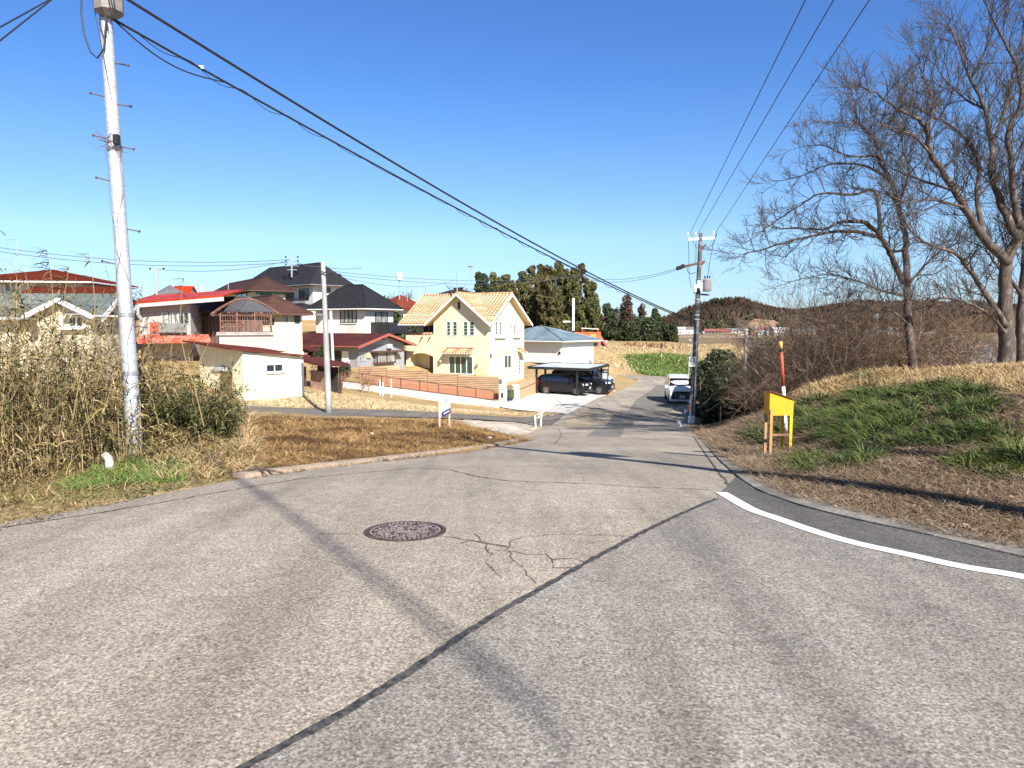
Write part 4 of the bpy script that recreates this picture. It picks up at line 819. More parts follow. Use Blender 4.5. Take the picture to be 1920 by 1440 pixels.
# ---------------- vehicles (front at +x) ----------------
tyre = M('tyre', (.015, .015, .015), .85); rim = M('alloy_rim', (.6, .6, .62), .3, metal=.8); dark = M('dark_trim', (.012, .012, .014), .4)
lampm = M('headlight_glass', (.75, .77, .78), .1); amber = M('amber_lens', (.5, .18, .02), .2); plate = M('number_plate', (.82, .82, .80), .5); ink = M('plate_ink', (.03, .12, .06), .6)
def carpaint(n, c): 
    m = M(n, c, .3, var=.02, vscale=2, spec=.3); m.node_tree.nodes['Principled BSDF'].inputs['Coat Weight'].default_value = .25; return m
def vehicle(name, label, loc, heading, Lc, W, H, paint_, hood, ws, grille=True, rake=.0, group=None):
    T = thing(name, label, 'car', loc, heading, group)
    hx = Lc / 2
    st = [(hx, .42), (hx - .02, .5), (hx - .10, hood - .06), (hx - .25, hood), (hx - ws * .55, hood + .05), (hx - ws, hood + .12), (hx - ws - .35, hood + .12 + (H - hood) * .42), (hx - ws - .75, H - .12), (hx - ws - 1.05, H - .03), (0, H), (-hx * .6, H - .01), (-hx + .28, H - .06), (-hx + .08, H - .18), (-hx + .02, H * .6), (-hx, .45)]
    belt = hood + .02; rings = []
    for i, (x, zt) in enumerate(st):
        e = 1 - .10 * max(0, (abs(x) - hx + .5) / .5)**2; hw = W / 2 * e
        zm = min(zt - .02, belt); k = max(0, (zt - belt) / (H - belt)); top = hw * (1 - .14 * k)
        zb = .22 + (.1 if abs(x) > hx - .2 else 0)
        rings.append([(x, hw * .93, zb), (x, hw, min(.45, zt - .05)), (x, hw, zm * .85 + .05), (x, hw * .985, zm), (x, top, max(zm + .01, zt - .07)), (x, top * .9, zt - .01), (x, top * .5, zt + .012), (x, 0, zt + .015)])
    vs = []; n = 15
    for r in rings: vs += r + [(x, -y, z) for x, y, z in r[-2::-1]]
    n = 15; fs = [(i * n + k, i * n + k + 1, (i + 1) * n + k + 1, (i + 1) * n + k) for i in range(len(st) - 1) for k in range(n - 1)]
    fs += [(i * n, (i + 1) * n, (i + 1) * n + n - 1, i * n + n - 1) for i in range(len(st) - 1)]; fs += [tuple(range(n)), tuple(range((len(st) - 1) * n, len(st) * n))[::-1]]
    m = MB(); m.add(vs, fs); body = m.build('body', paint_, T, smooth=True)
    md = body.modifiers.new('bev', 'BEVEL'); md.width = .02; md.segments = 2; md.limit_method = 'ANGLE'; md.angle_limit = R(35)
    def lerp(a, b, t): return Vector(a) * (1 - t) + Vector(b) * t
    def patch(nm, i0, i1, k0, k1, off, mat, e0=.06, e1=.06, f0=.08, f1=.1, sgn=1):
        P00, P01, P10, P11 = rings[i0][k0], rings[i0][k1], rings[i1][k0], rings[i1][k1]
        a = lerp(lerp(P00, P10, e0), lerp(P01, P11, e0), f0); b = lerp(lerp(P00, P10, 1 - e1), lerp(P01, P11, 1 - e1), f0)
        c = lerp(lerp(P00, P10, 1 - e1), lerp(P01, P11, 1 - e1), 1 - f1); d = lerp(lerp(P00, P10, e0), lerp(P01, P11, e0), 1 - f1)
        nn = (b - a).cross(d - a).normalized(); nn = nn if nn.y > 0 or abs(nn.y) < .2 and nn.x > 0 else -nn
        q = [Vector((v.x + nn.x * off, sgn * (v.y + nn.y * off), v.z + nn.z * off)) for v in (a, b, c, d)]
        mm = MB(); mm.slab(q, 0, up=Vector((-nn.x, -sgn * nn.y, -nn.z)) * .02); return mm.build(nm, mat, T)
    wg = M('car_glass', (.012, .014, .018), .05, spec=.9)
    # windscreen
    a, b = rings[5], rings[7]
    ww = [Vector((a[4][0] - .06, a[4][1] * .93, a[5][2] + .03)), Vector((a[4][0] - .06, -a[4][1] * .93, a[5][2] + .03)), Vector((b[4][0] + .10, -b[4][1] * .93, b[5][2] - .03)), Vector((b[4][0] + .10, b[4][1] * .93, b[5][2] - .03))]
    nn = (ww[1] - ww[0]).cross(ww[3] - ww[0]).normalized(); nn = nn if nn.x > 0 else -nn
    MB().slab([v + nn * .045 for v in ww], 0, up=-nn * .02).build('windscreen', wg, T)
    for sgn in (1, -1):
        patch('side_window', 6, 8, 3, 4, .012, wg, .25, .0, .1, .08, sgn); patch('side_window', 8, 9, 3, 4, .012, wg, .02, .03, .1, .08, sgn); patch('side_window', 9, 10, 3, 4, .012, wg, .03, .03, .1, .08, sgn); patch('side_window', 10, 11, 3, 4, .012, wg, .05, .1, .1, .1, sgn)
        mm = MB(); y_ = sgn * (W / 2 + .11); x_ = hx - ws - .25; mm.box((x_, y_, belt + .1), (.1, .2, .17)); mm.build('wing_mirror', paint_, T)
        mm = MB(); mm.slab([(hx - .015, sgn * W * .27, hood - .20), (hx - .03, sgn * W * .27, hood - .08), (hx - .32, sgn * W * .485, hood - .04), (hx - .26, sgn * W * .495, hood - .2)], 0, up=Vector((.05, sgn * .03, 0))); mm.build('headlight', lampm, T)
        MB().box((-hx + .05, sgn * W * .46, hood - .05), (.1, .08, .4)).build('tail_light', M('red_lens', (.4, .02, .015), .2), T)
        for x_ in (hx - .82, -hx + .75):
            w_ = MB(); w_.lathe([(.21, -.1), (.31, -.1), (.33, -.06), (.33, .06), (.31, .1), (.21, .1)], 22); o = w_.build('wheel', tyre, T); o.location = (x_, sgn * (W / 2 - .085), .33); o.rotation_euler = (R(90), 0, 0)
            rm_ = MB(); s_ = -1 if sgn > 0 else 1
            for q_ in range(7): aa = q_ * math.tau / 7; rm_.beam((0, 0, s_ * .085), (.2 * math.cos(aa), .2 * math.sin(aa), s_ * .085), .05, .03)
            rm_.lathe([(.05, s_ * .07), (.05, s_ * .1)], 10); rm_.lathe([(.20, s_ * .06), (.22, s_ * .1), (.205, s_ * .1)], 22); rm_.build('rim', rim, o)
    g_ = MB(); g_.slab([(hx - .03, -W * .4, .36), (hx - .0, -W * .42, .6), (hx - .04, -W * .33, hood - .14), (hx - .04, W * .33, hood - .14), (hx - .0, W * .42, .6), (hx - .03, W * .4, .36)], 0, up=Vector((.045, 0, 0))); gr = g_.build('grille', dark, T)
    s_ = MB(); 
    for z in (.42, .52, .62, .72): s_.bx(hx + .04, hx + .052, -W * .3, W * .3, z, z + .018)
    s_.build('grille_bars', M('chrome', (.6, .6, .62), .15, metal=1) if name != 'minivan' else greym, gr)
    MB().bx(hx - .04, hx + .05, -W * .45, W * .45, .26, .31).build('bumper_lip', M('chrome', (.6, .6, .62), .15, metal=1) if paint_.name != 'white_car_paint' else paint_, T)
    pl_ = MB(); pl_.bx(hx + .055, hx + .065, -.165, .165, .46, .625); po = pl_.build('number_plate', plate, T); t_ = MB()
    for i in range(4): t_.bx(hx + .066, hx + .069, -.12 + i * .065, -.08 + i * .065, .48, .55)
    t_.bx(hx + .066, hx + .069, -.08, .08, .575, .605); t_.build('plate_characters', ink, po)
    return T
wp = carpaint('white_car_paint', (.78, .80, .82)); bpaint = carpaint('black_car_paint', (.008, .008, .010))
v0 = pt(1287, 758, 48); vz_ = g(v0.x, v0.y + 2)
vehicle('minivan', 'white minivan parked facing up the road, partly behind the dark utility pole', (v0.x, v0.y + 2.2, vz_ + .0), R(-90 - 8), 4.6, 1.72, 1.85, wp, 1.05, .75)
Mc = Matrix.Translation(CP0) @ Matrix.Rotation(ALC, 4, 'Z')
def incar(x, y): p = Mc @ Vector((x, y, 0)); return (p.x, p.y, g(p.x, p.y) + .015)
vehicle('compact_car', 'small black car nearest the road under the carport', incar(1.35, 2.35), ALC - R(90), 4.0, 1.68, 1.55, bpaint, .95, .95)
vehicle('black_minivan', 'larger black minivan with chrome nose parked behind the small black car', incar(3.9, 1.7), ALC - R(90), 4.9, 1.85, 1.9, bpaint, 1.05, 1.1)
kv = pt(1146, 722, 60); vehicle('white_van', 'white van of which only the front shows past the carport screen', (kv.x - 1.55, kv.y + .5, g(kv.x, kv.y) + .25), ALC - R(90), 3.4, 1.48, 1.75, wp, .95, .5)

# ---------------- poles ----------------
def ins(mb, p, r=.05, h=.2):
    for k in range(3): mb.lathe([(r * .4, 0), (r, h * .12), (r * .4, h * .28)], 8, (p[0], p[1], p[2] + k * h * .3))
ivory = M('porcelain', (.75, .74, .70), .3); cabm = M('cable_black', (.018, .018, .022), .6)
# left steel pole
B = pt(255, 852, 11); Tp = pt(192, -60, 11.0); gz = g(B.x, B.y); B = Vector((B.x, B.y, gz - .2))
T = thing('steel_pole', 'silvery spiral-seamed steel utility pole with climbing bolts on the left verge', 'utility pole', B); ax = Tp - B; L_ = ax.length
def onp(t): return ax * t
MB().tube([onp(i / 12) for i in range(13)], [.118 - .035 * i / 12 for i in range(13)], 20).build('pole', M('spiral_steel', (.58, .60, .62), .45, col2=(.44, .46, .49), scale=7, stretch=(1, 1, 5), lo=.45, hi=.7, var=.15, vscale=20, metal=.35, stripes=(((.12, 0, 1), .14, .05, (.42, .44, .46), 0),)), T, smooth=True)
def ty(py): # height fraction for a pixel row
    return min(1, max(0, (pt(200, py, 11).z - B.z) / ax.z))
for py, s_ in ((117, 1), (183, -1), (194, 1), (262, -1), (274, 1), (341, -1), (428, 1), (497, -1), (608, 1)):
    p = onp(ty(py)); m = MB(); q = p + Vector((s_ * .29, -.02, -.05 if s_ > 0 else .06)); m.tube([p + Vector((s_ * .05, 0, 0)), q], .011, 6); m.tube([q, q + Vector((s_ * .02, 0, 0))], .021, 6); m.build('step_bolt', M('rusty_bolt', (.13, .09, .09), .6), T)
cbx = onp(ty(-12)); m = MB(); m.lathe([(.10, -.42), (.20, -.34), (.21, .6), (.02, .62)], 8, (cbx.x + .09, cbx.y - .05, cbx.z + .05)); m.build('cable_closure', M('grey_brown_box', (.22, .20, .18), .6, var=.2), T)
for py in (590, 700, 280): p = onp(ty(py)); MB().tube([p - ax.normalized() * .03, p + ax.normalized() * .03], .125 - .03 * ty(py), 16).build('steel_band', greym, T)
lp = MB(); c0 = onp(ty(0)); lp.tube([c0 + Vector((-.32, 0, .3)), c0 + Vector((-.34, -.03, -.2)), c0 + Vector((-.30, -.05, -.5)), c0 + Vector((-.2, -.08, -.78)), c0 + Vector((-.08, -.12, -.88)), c0 + Vector((.03, -.13, -.75)), c0 + Vector((.08, -.14, -.4)), c0 + Vector((.08, -.15, 0))], .013, 6)
lp.tube([c0 + Vector((.22, 0, .3)), c0 + Vector((.24, -.05, -.02)), c0 + Vector((.14, -.08, -.06))], .02, 6); lp.tube([c0 + Vector((.06, -.12, -.1)), c0 + Vector((.10, -.12, -.45)), c0 + Vector((.04, -.12, -.62)), c0 + Vector((-.02, -.12, -.4)), c0 + Vector((.0, -.12, -.1))], .008, 5)
lp.tube([c0 + Vector((-.12, -.1, -.05)), c0 + Vector((.02, -.12, -.9)), c0 + Vector((.10, -.1, -1.5))], .006, 5); lp.build('cable_loop', cabm, T)
twig = M('vine_twig', (.16, .09, .075), .9, var=.3)
def vine(mb, p, n, sp, r):
    for _ in range(n):
        q = [Vector(p)]; d = Vector((random.uniform(-1, 1), random.uniform(-.6, .3), random.uniform(-.6, .8))).normalized()
        for k in range(5): q.append(q[-1] + d * sp * random.uniform(.5, 1)); d = (d + Vector((random.uniform(-.7, .7), random.uniform(-.4, .4), random.uniform(-.6, .6)))).normalized()
        mb.tube(q, [r * (1 - .17 * k) for k in range(6)], 4)
m = MB(); vine(m, onp(ty(272)) + Vector((-.06, -.08, 0)), 16, .09, .005); vine(m, onp(ty(275)) + Vector((.06, -.1, -.05)), 8, .07, .006)
for k in range(2):
    q = []; 
    for i in range(30): t = ty(272) * (1 - i / 34) + .0; a = i * (.13 + .1 * k) + k * 2.4 + .3 * math.sin(i); q.append(onp(t) + Vector((math.cos(a) * .115, -abs(math.sin(a)) * .12 - .01, 0)))
    m.tube(q, .003, 4)
m.build('dead_vine', twig, T); p = onp(ty(268)); MB().box((p.x + .1, p.y - .12, p.z + .02), (.07, .09, .14)).build('dark_bracket', blackm, T)
# right utility pole
B2 = pt(1297, 798, 36); B2.z = g(B2.x, B2.y) - .3; T2p = pt(1314, 437, 36); ax2 = T2p - B2
T = thing('utility_pole', 'dark weathered concrete utility pole with transformer and crossarms at the roadside', 'utility pole', B2)
dkp = M('weathered_pole', (.085, .08, .075), .85, col2=(.26, .25, .235), scale=3, stretch=(1.2, 1.2, 3), lo=.5, hi=.66, var=.3, vscale=18)
MB().tube([ax2 * (i / 10) for i in range(11)], [.175 - .08 * i / 10 for i in range(11)], 16).build('pole', dkp, T, smooth=True)
def r2(px, py, D=36): return pt(px, py, D) - B2
m = MB(); m.beam(r2(1289.5, 449), r2(1340, 446), .09, .12); ca2 = m.build('crossarm', whitep, T)
for px, py in ((1290, 446), (1305, 445), (1338, 443)): m = MB(); ins(m, r2(px, py), .08, .3); m.build('insulator', ivory, T)
m = MB(); m.beam(r2(1270, 503), r2(1321, 491), .10, .13); m.beam(r2(1310, 504), r2(1319, 492), .07); m.build('lower_crossarm', brownm, T)
m = MB(); 
for px, py in ((1271, 503), (1275, 502), (1279, 500), (1281, 499)): m.lathe([(.04, -.1), (.1, -.05), (.1, .06), (.04, .1)], 8, r2(px, py, 35.8))
m.build('insulator_cluster', blackm, T)
m = MB(); m.beam(r2(1311, 468), r2(1324, 459), .1, .07).beam(r2(1322, 460), r2(1312, 476), .06); m.build('bracket', brownm, T)
m = MB(); c = r2(1325.5, 547, 35.7); m.lathe([(.02, 0), (.20, .02), (.22, .1), (.22, .58), (.17, .64), (.02, .66)], 14, c); tb = m.build('transformer', M('transformer_grey', (.30, .27, .27), .5, var=.1), T); m = MB()
for dx in (-.12, .0, .12): ins(m, c + Vector((dx, 0, .66)), .05, .15)
m.build('bushing', blackm, tb); MB().beam(r2(1314, 552), r2(1330, 553), .08).build('transformer_bracket', brownm, T)
for (px, py) in ((1303.5, 540), (1310, 533), (1315, 538)): MB().box(r2(px, py, 35.75), (.13, .12, .38)).build('switch_box', whitep, T)
m = MB(); m.beam(r2(1302, 535), r2(1302, 552), .04); m.tube([r2(1291, 450), r2(1291.5, 480), r2(1292, 515), r2(1296, 540)], .012, 4); m.tube([r2(1305, 450), r2(1305, 480), r2(1304, 497)], .012, 4); m.tube([r2(1345, 436), r2(1337, 460), r2(1331, 490), r2(1326, 525)], .012, 4); m.tube([r2(1297, 438), r2(1300, 455), r2(1307, 466)], .012, 4); m.tube([r2(1344, 437), r2(1335, 460), r2(1322, 467)], .012, 4)
m.tube([r2(1288, 502), r2(1290, 510), r2(1296, 514), r2(1304, 510)], .016, 4); m.build('jumper_wires', cabm, T)
MB().beam(r2(1295.6, 742, 35.6), r2(1294, 782, 35.6), .07).build('conduit', whitep, T); MB().box(r2(1296.3, 786.5, 35.5), (.30, .2, .36)).build('white_box', whitep, T); MB().beam(r2(1296, 792, 35.5), r2(1296, 806, 35.5), .1).build('white_stub', whitep, T)
MB().tube([r2(1308, 600, 35.75), r2(1303, 740, 35.75), r2(1300, 790, 35.75)], .025, 6).build('earth_pipe', galv, T); 
for py in (563, 592, 600, 625): t = (pt(1305, py, 36).z - B2.z) / ax2.z; MB().tube([ax2 * t, ax2 * (t + .006)], .15, 14).build('steel_band', galv, T)
MB().tube([r2(1290, 712, 35.8), r2(1292, 690, 35.8), r2(1296, 660, 35.8)], .02, 6).build('stay_pipe', whitep, T); MB().beam(r2(1288.5, 634, 35.9), r2(1296, 639, 35.9), .07).build('small_lamp', whitep, T)
Sg = pt(1298, 678, 35.72); T = thing('traffic_sign', 'white rectangular regulation sign with dark blue ring on the utility pole', 'sign', Sg)
MB().box((0, 0, 0), (.36, .015, .50)).build('plate', whitep, T); m = MB(); n_ = 28
for (ra, rb, y, mt, nm) in ((.085, .118, -.011, M('sign_ring', (.035, .03, .11), .5), 'ring'), (.0, .083, -.010, M('sign_disc', (.72, .70, .80), .5), 'disc')):
    m = MB(); vs = []
    for k in range(n_): a = k * math.tau / n_; vs += [(ra * math.cos(a), y, .08 + ra * math.sin(a)), (rb * math.cos(a), y, .08 + rb * math.sin(a))]
    m.add(vs, [(2 * k, 2 * k + 1, (2 * k + 3) % (2 * n_), (2 * k + 2) % (2 * n_)) for k in range(n_)]); m.build(nm, mt, T)
def text(s, size, mat, parent, loc, rot, name='lettering', ext=.001):
    cu = bpy.data.curves.new(name, 'FONT'); cu.body = s; cu.size = size; cu.extrude = ext; cu.align_x = 'CENTER'; cu.align_y = 'CENTER'
    t_ = bpy.data.objects.new(name + '_tmp', cu); COL.objects.link(t_); bpy.context.view_layer.update()
    me = bpy.data.meshes.new_from_object(t_.evaluated_get(bpy.context.evaluated_depsgraph_get())); bpy.data.objects.remove(t_, do_unlink=True)
    me.materials.clear(); me.materials.append(mat); o = bpy.data.objects.new(name, me); COL.objects.link(o); o.parent = parent; o.location = loc; o.rotation_euler = rot; return o
inkd = M('sign_ink', (.06, .05, .07), .6)
text('7', .12, inkd, T, (0, -.013, .08), (R(90), 0, 0)); text('この先', .07, inkd, T, (0.01, -.011, -.10), (R(90), 0, 0)); text('2.0m', .065, inkd, T, (.03, -.011, -.175), (R(90), 0, 0))
# shed sign board
o5 = FACE5.o; u0, zt = FACE5.hit('L', 399, 687); u1, zl = FACE5.hit('L', 429, 696); u2 = FACE5.hit('L', 436, 690)[0]
sb = MB().bx(-.12, -.06, u1, min(u0, FACE5.b - .05), zl, zt).build('name_board', whitep, o5); tx = text('小物部品倉庫', .24, inkd, sb, (-.122, (u1 + min(u0, FACE5.b)) / 2, (zl + zt) / 2), (R(90), 0, R(-90)))
# mid pole
B3 = pt(617, 776, 33.5); B3.z = g(B3.x, B3.y) - .2; T3 = pt(605.5, 490, 33.5); ax3 = T3 - B3
T = thing('concrete_pole', 'plain light grey concrete pole standing between the shed and the white retaining wall', 'utility pole', B3)
MB().tube([ax3 * (i / 8) for i in range(9)], [.155 - .055 * i / 8 for i in range(9)], 14).build('pole', M('grey_concrete_pole', (.40, .40, .385), .85, col2=(.30, .30, .29), scale=2, stretch=(1, 1, .5), var=.15), T, smooth=True)
def r3(px, py, D=33.3): return pt(px, py, D) - B3
m = MB(); m.beam(r3(601, 509), r3(641, 518), .05); m.lathe([(.03, -.07), (.08, 0), (.03, .07)], 8, r3(625, 514)); m.lathe([(.03, -.07), (.08, 0), (.03, .07)], 8, r3(619, 513)); m.lathe([(.03, -.07), (.1, 0), (.03, .07)], 8, r3(636, 516)); m.build('wire_arm', blackm, T)
B4 = pt(626, 682, 45); T = thing('white_pole', 'thin white painted pole rising behind the grey concrete pole', 'pole', B4); MB().tube([Vector((0, 0, -1.5)), pt(620, 583, 45) - B4], .08, 8).build('pole', whitep, T)
# offscreen poles that cast the two long shadows
def gpole(x, y, h, r0, nm, lab):
    z = g(x, y) - .3; T = thing(nm, lab, 'utility pole', (x, y, z)); MB().tube([(0, 0, h * i / 8) for i in range(9)], [r0 - .06 * i / 8 for i in range(9)], 16).build('pole', MATS['grey_concrete_pole'], T, smooth=True); return T
PX, PY = 5.5, 3.85
T = gpole(PX, PY, 10.8, .17, 'transformer_pole', 'concrete utility pole with transformer on the near right bank, outside the picture')
MB().lathe([(.02, 0), (.27, .03), (.28, .75), (.1, .85)], 14, (.42, 0, 6.6)).build('transformer', MATS['transformer_grey'], T); MB().beam((-.2, 0, 6.55), (.7, 0, 6.55), .1).build('transformer_bracket', brownm, T)
MB().beam((-1.0, 0, 10.2), (1.0, 0, 10.2), .1).build('crossarm', whitep, T)
gpole(7.3, 4.6, 6.6, .16, 'stay_pole', 'short concrete stay pole beside the near transformer pole, outside the picture')

# ---------------- cables ----------------
def cable(name, pts, r, label, sag=0, n=24, group=None, cat='cable', mat=None, mb=None):
    q = []
    for a, b in zip(pts, pts[1:]):
        a, b = Vector(a), Vector(b)
        for i in range(n): t = i / n; q.append(a.lerp(b, t) - Vector((0, 0, sag * 4 * t * (1 - t))))
    q.append(Vector(pts[-1]))
    m = mb or MB(); m.tube(q, r, 5)
    if mb: return q
    o = m.build(name, mat or cabm); tag(o, label, cat, group); return q
PG = 'power lines between the two poles'
ends = [(PX - .7, 1), (PX - .2, 1), (PX + .55, 1)]
for (px, py), (qx, qy), lab, dx in (((1291, 447), (1510, 0), 'leftmost of the three power lines rising from the dark pole', -.85), ((1306, 446), (1563, 0), 'middle of the three power lines rising from the dark pole', -.1), ((1339, 444), (1630, 0), 'rightmost of the three power lines rising from the dark pole', .85)):
    a = pt(px, py - 4, 36); b = pt(qx, qy, 14.5); e = a + (b - a) * ((36 - PY) / (36 - 14.5)); cable('power_line', [a, e], .011, lab, .0, 12, PG)
CG = 'communication cables from the steel pole'
c1a = pt(232, -12, 11); c1b = pt(1300, 601, 36); q = cable('trunk_cable', [pt(228, -8, 11), c1b], .024, 'upper thick black cable from the steel pole down to the dark pole', .41, 60, CG)
q2 = cable('bundle_cable', [pt(212, 36, 11), pt(1301, 604, 36)], .020, 'lower black cable bundle with coiled slack below the trunk cable', .30, 60, CG)
m = MB(); q = []
for i in range(420):
    t = i / 420; k = t * 60; j = min(int(k), 59); p = q2[j].lerp(q2[j + 1], k - j); a = i * .42; am = .055 * (.6 + .5 * math.sin(i * .05)); q.append(p + Vector((math.cos(a) * am * .4, 0, math.sin(a) * am - .03)))
m.tube(q, .007, 4); tag(m.build('spiral_wire', cabm), 'thin wire spiralling round the lower cable bundle', 'cable', CG)
m = MB(); q = []
for i in range(14): t = i / 13; k = .0 + t * 4; j = int(min(k, 59)); p = q2[j].lerp(q2[j + 1], k - j); q.append(p + Vector((0, 0, -.24 * math.sin(math.pi * t) * (1 - t * .3))))
m.tube(q, .012, 5); tag(m.build('slack_cable', cabm), 'short slack cable hanging below the bundle beside the steel pole', 'cable', CG)
st_top = pt(195, -40, 11)
for k, (lab_, dx_) in enumerate((('left of three cables running from the steel pole back over the camera', -.045), ('middle of three cables running back over the camera', 0), ('right of three cables running back over the camera', .045))): cable('rear_cable', [pt(197, -30, 11) + Vector((dx_ * .4, 0, .1 * k)), (4.4 + dx_, -6.4, 7.2 + .12 * k)], .0115, lab_, .3, 20, CG)  # unseen rear cable split into three thin ones to soften its road shadow
for (a, b, lab) in (((-20, 62), (110, -10), 'upper thin wire crossing the top left corner'), ((-20, 92), (115, -15), 'lower thin wire crossing the top left corner')):
    p, q_ = pt(*a, 9), pt(*b, 10.8); d = q_ - p; cable('service_wire', [p - d * 2, q_ + d * .3], .011, lab, .0, 8, 'wires in the top left corner')
thin = M('far_wire', (.10, .11, .14), .7)
def farw(P, r, lab, sag, grp='distant wires over the houses'): cable('overhead_wire', P, r, lab, sag, 14, grp, mat=thin)
farw([pt(-60, 455, 80), pt(543, 487, 80)], .035, 'upper distant wire from the left edge to the far pole cluster', 1.0)
farw([pt(-60, 462, 80), pt(541, 492, 80)], .035, 'second distant wire from the left edge to the far pole cluster', 1.1)
farw([pt(297, 505, 80), pt(541, 489, 80)], .03, 'distant wire between the two far poles', .6)
farw([pt(552, 490, 80), pt(607, 500, 80), pt(678, 502, 80)], .03, 'distant wire right of the far pole cluster', .2)
farw([pt(606, 507, 33.5), pt(1085, 515, 60), pt(1275, 502, 36)], .012, 'thin wire from the grey pole across to the dark pole, upper', .5)
farw([pt(606, 512, 33.5), pt(1085, 517, 60), pt(1275, 504, 36)], .012, 'thin wire from the grey pole across to the dark pole, lower', .6)
farw([pt(606, 512, 33.5), pt(857, 523, 70)], .012, 'thin wire from the grey pole to the aerial mast on the cream house', .7)
farw([pt(1318, 480, 36), pt(1352, 540, 90), pt(1400, 625, 120)], .008, 'thin distant wire running down behind the transformer', .3)
T = thing('spacer_clip', 'white cable clamp on the bundle near the steel pole', 'clamp', q2[3]); MB().box((0, 0, .02), (.08, .04, .05)).build('clamp', whitep, T)
# aerials, far poles
def mast(px, py0, py1, D, r, lab, dish=0, nm='aerial_mast', mat=None, bars=0, lean=0):
    a, b = pt(px, py1, D), pt(px + lean, py0, D); T = thing(nm, lab, 'aerial' if nm == 'aerial_mast' else 'pole', a); MB().tube([Vector(), b - a], r, 6).build('mast', mat or galv, T); h = b - a
    if dish: MB().lathe([(.02, -.05), (dish * .7, -.02), (dish, .06), (dish * .9, .07), (.02, 0)], 14, h).build('white_head', whitep, T)
    if bars:
        m = MB(); 
        for i in range(bars): m.beam(h + Vector((-.9 + .25 * (i % 2), 0, -.3 - i * .5)), h + Vector((.9 - .25 * (i % 2), 0, -.3 - i * .5)), .07)
        m.build('crossarm', galv, T); m = MB()
        for i in range(bars * 2): m.lathe([(.05, 0), (.13, .12), (.05, .28)], 6, h + Vector((-.8 + 1.6 * (i % 2), 0, -.25 - (i // 2) * .5)))
        m.build('insulator', blackm, T)
    return T
mast(547, 480, 520, 95, .10, 'distant pole top with many crossarms above the large black roof', bars=4, nm='distant_pole'); mast(294, 502, 560, 85, .12, 'distant pole with a crossarm left of the large house', bars=1, nm='distant_pole')
mast(1075, 559, 620, 90, .16, 'white street light pole in front of the bamboo', nm='distant_pole', mat=whitep); a = pt(1062, 603, 90); T = thing('street_lamp_head', 'white lamp head beside the pole in front of the bamboo', 'lamp', a); MB().box((0, 0, 0), (.9, .2, .18)).build('lamp_head', whitep, T); MB().beam((.4, 0, 0), (1, 0, .0), .05).build('bracket', galv, T)
mast(749, 524, 562, 75, .07, 'pole with a pale round head above the white house', .0); a = pt(749, 520, 75); T = thing('warning_siren', 'pale round siren head above the white house', 'siren', a); MB().lathe([(.05, -.3), (.3, -.25), (.35, .2), (.2, .5), (.02, .55)], 12).build('horn', whitep, T)
mast(781, 515, 575, 90, .03, 'thin tall aerial between the white and cream houses'); mast(798, 536, 560, 72, .05, 'short aerial left of the orange tiled roof', bars=0); mast(764, 538, 565, 80, .04, 'branched short aerial above the russet roof', bars=0)
mast(857, 507, 556, 64, .05, 'aerial mast at the peak of the orange tiled roof'); mast(884, 500, 556, 68, .03, 'thin mast with white round head above the orange tiled roof', .3, lean=-2)
mast(428, 508, 545, 80, .04, 'tv aerial on the brown netted roof', lean=0); mast(448, 500, 530, 90, .04, 'tv aerial on the ridge of the large house'); mast(32, 450, 510, 48, .03, 'tv aerial above the maroon roof'); mast(378, 535, 553, 72, .08, 'white flue pipe beside the netted house', mat=whitep)
Cp = pt(1396, 706, 46); T = thing('concrete_post', 'pale grey concrete post rising from the brown brush', 'post', Cp); MB().tube([Vector((0, 0, -1)), pt(1399, 620, 46) - Cp], .11, 10).build('post', MATS['grey_concrete_pole'], T); MB().lathe([(.02, 0), (.14, .02), (.1, .12)], 8, pt(1399, 620, 46) - Cp).build('cap', whitep, T)
T = mast(1645, 588, 650, 150, .22, 'distant power pole in the fields behind the left bare tree', nm='distant_pole', bars=2)

# ---------------- small roadside things ----------------
YB = pt(1440, 866, 12.4); YB.z = g(YB.x + .2, YB.y) ; k = 12.4 / F
T = thing('grit_box', 'orange-yellow grit box with slanted brown lid on yellow wooden legs', 'grit box', YB, R(3)); W_ = 46 * k; zt0 = (866 - 787) * k; zl = (866 - 741) * k; zr2 = (866 - 758) * k; dp = .24
oy = M('orange_yellow_board', (.74, .36, .012), .75, col2=(.55, .25, .02), scale=4, lo=.5, hi=.75, var=.1, vscale=40); yl = M('yellow_leg', (.80, .52, .015), .7, col2=(.6, .36, .02), scale=9, var=.12); ol = M('faded_leg', (.55, .27, .07), .8, col2=(.32, .20, .12), scale=7, stretch=(1, 1, .3), var=.25)
m = MB(); m.add([(0, 0, zt0), (W_, 0, zt0), (W_, 0, zr2), (0, 0, zl), (0, dp, zt0), (W_, dp, zt0), (W_, dp, zr2), (0, dp, zl)], [(0, 1, 2, 3), (5, 4, 7, 6), (1, 5, 6, 2), (4, 0, 3, 7), (0, 4, 5, 1)]); m.build('box', oy, T)
MB().slab([(-.025, -.03, zl + .022), (W_ + .03, -.03, zr2 + .018), (W_ + .03, dp + .03, zr2 + .018), (-.025, dp + .03, zl + .022)], .018).build('lid', M('lid_brown', (.12, .04, .02), .7, var=.2), T)
for x, y, zt_, mt in ((.005, -.03, zt0 + .10, ol), (-.0, dp - .05, zt0 + .04, ol), (W_ - .125, dp - .05, zt0 + .01, yl), (W_ - .055, -.0, zt0 - .002, yl)): MB().bx(x, x + .048, y, y + .04, -.25 , zt_).build('leg', mt, T)
MB().bx(.05, W_ - .06, .0, .035, (866 - 826) * k, (866 - 822) * k).build('crossbar', wood, T)
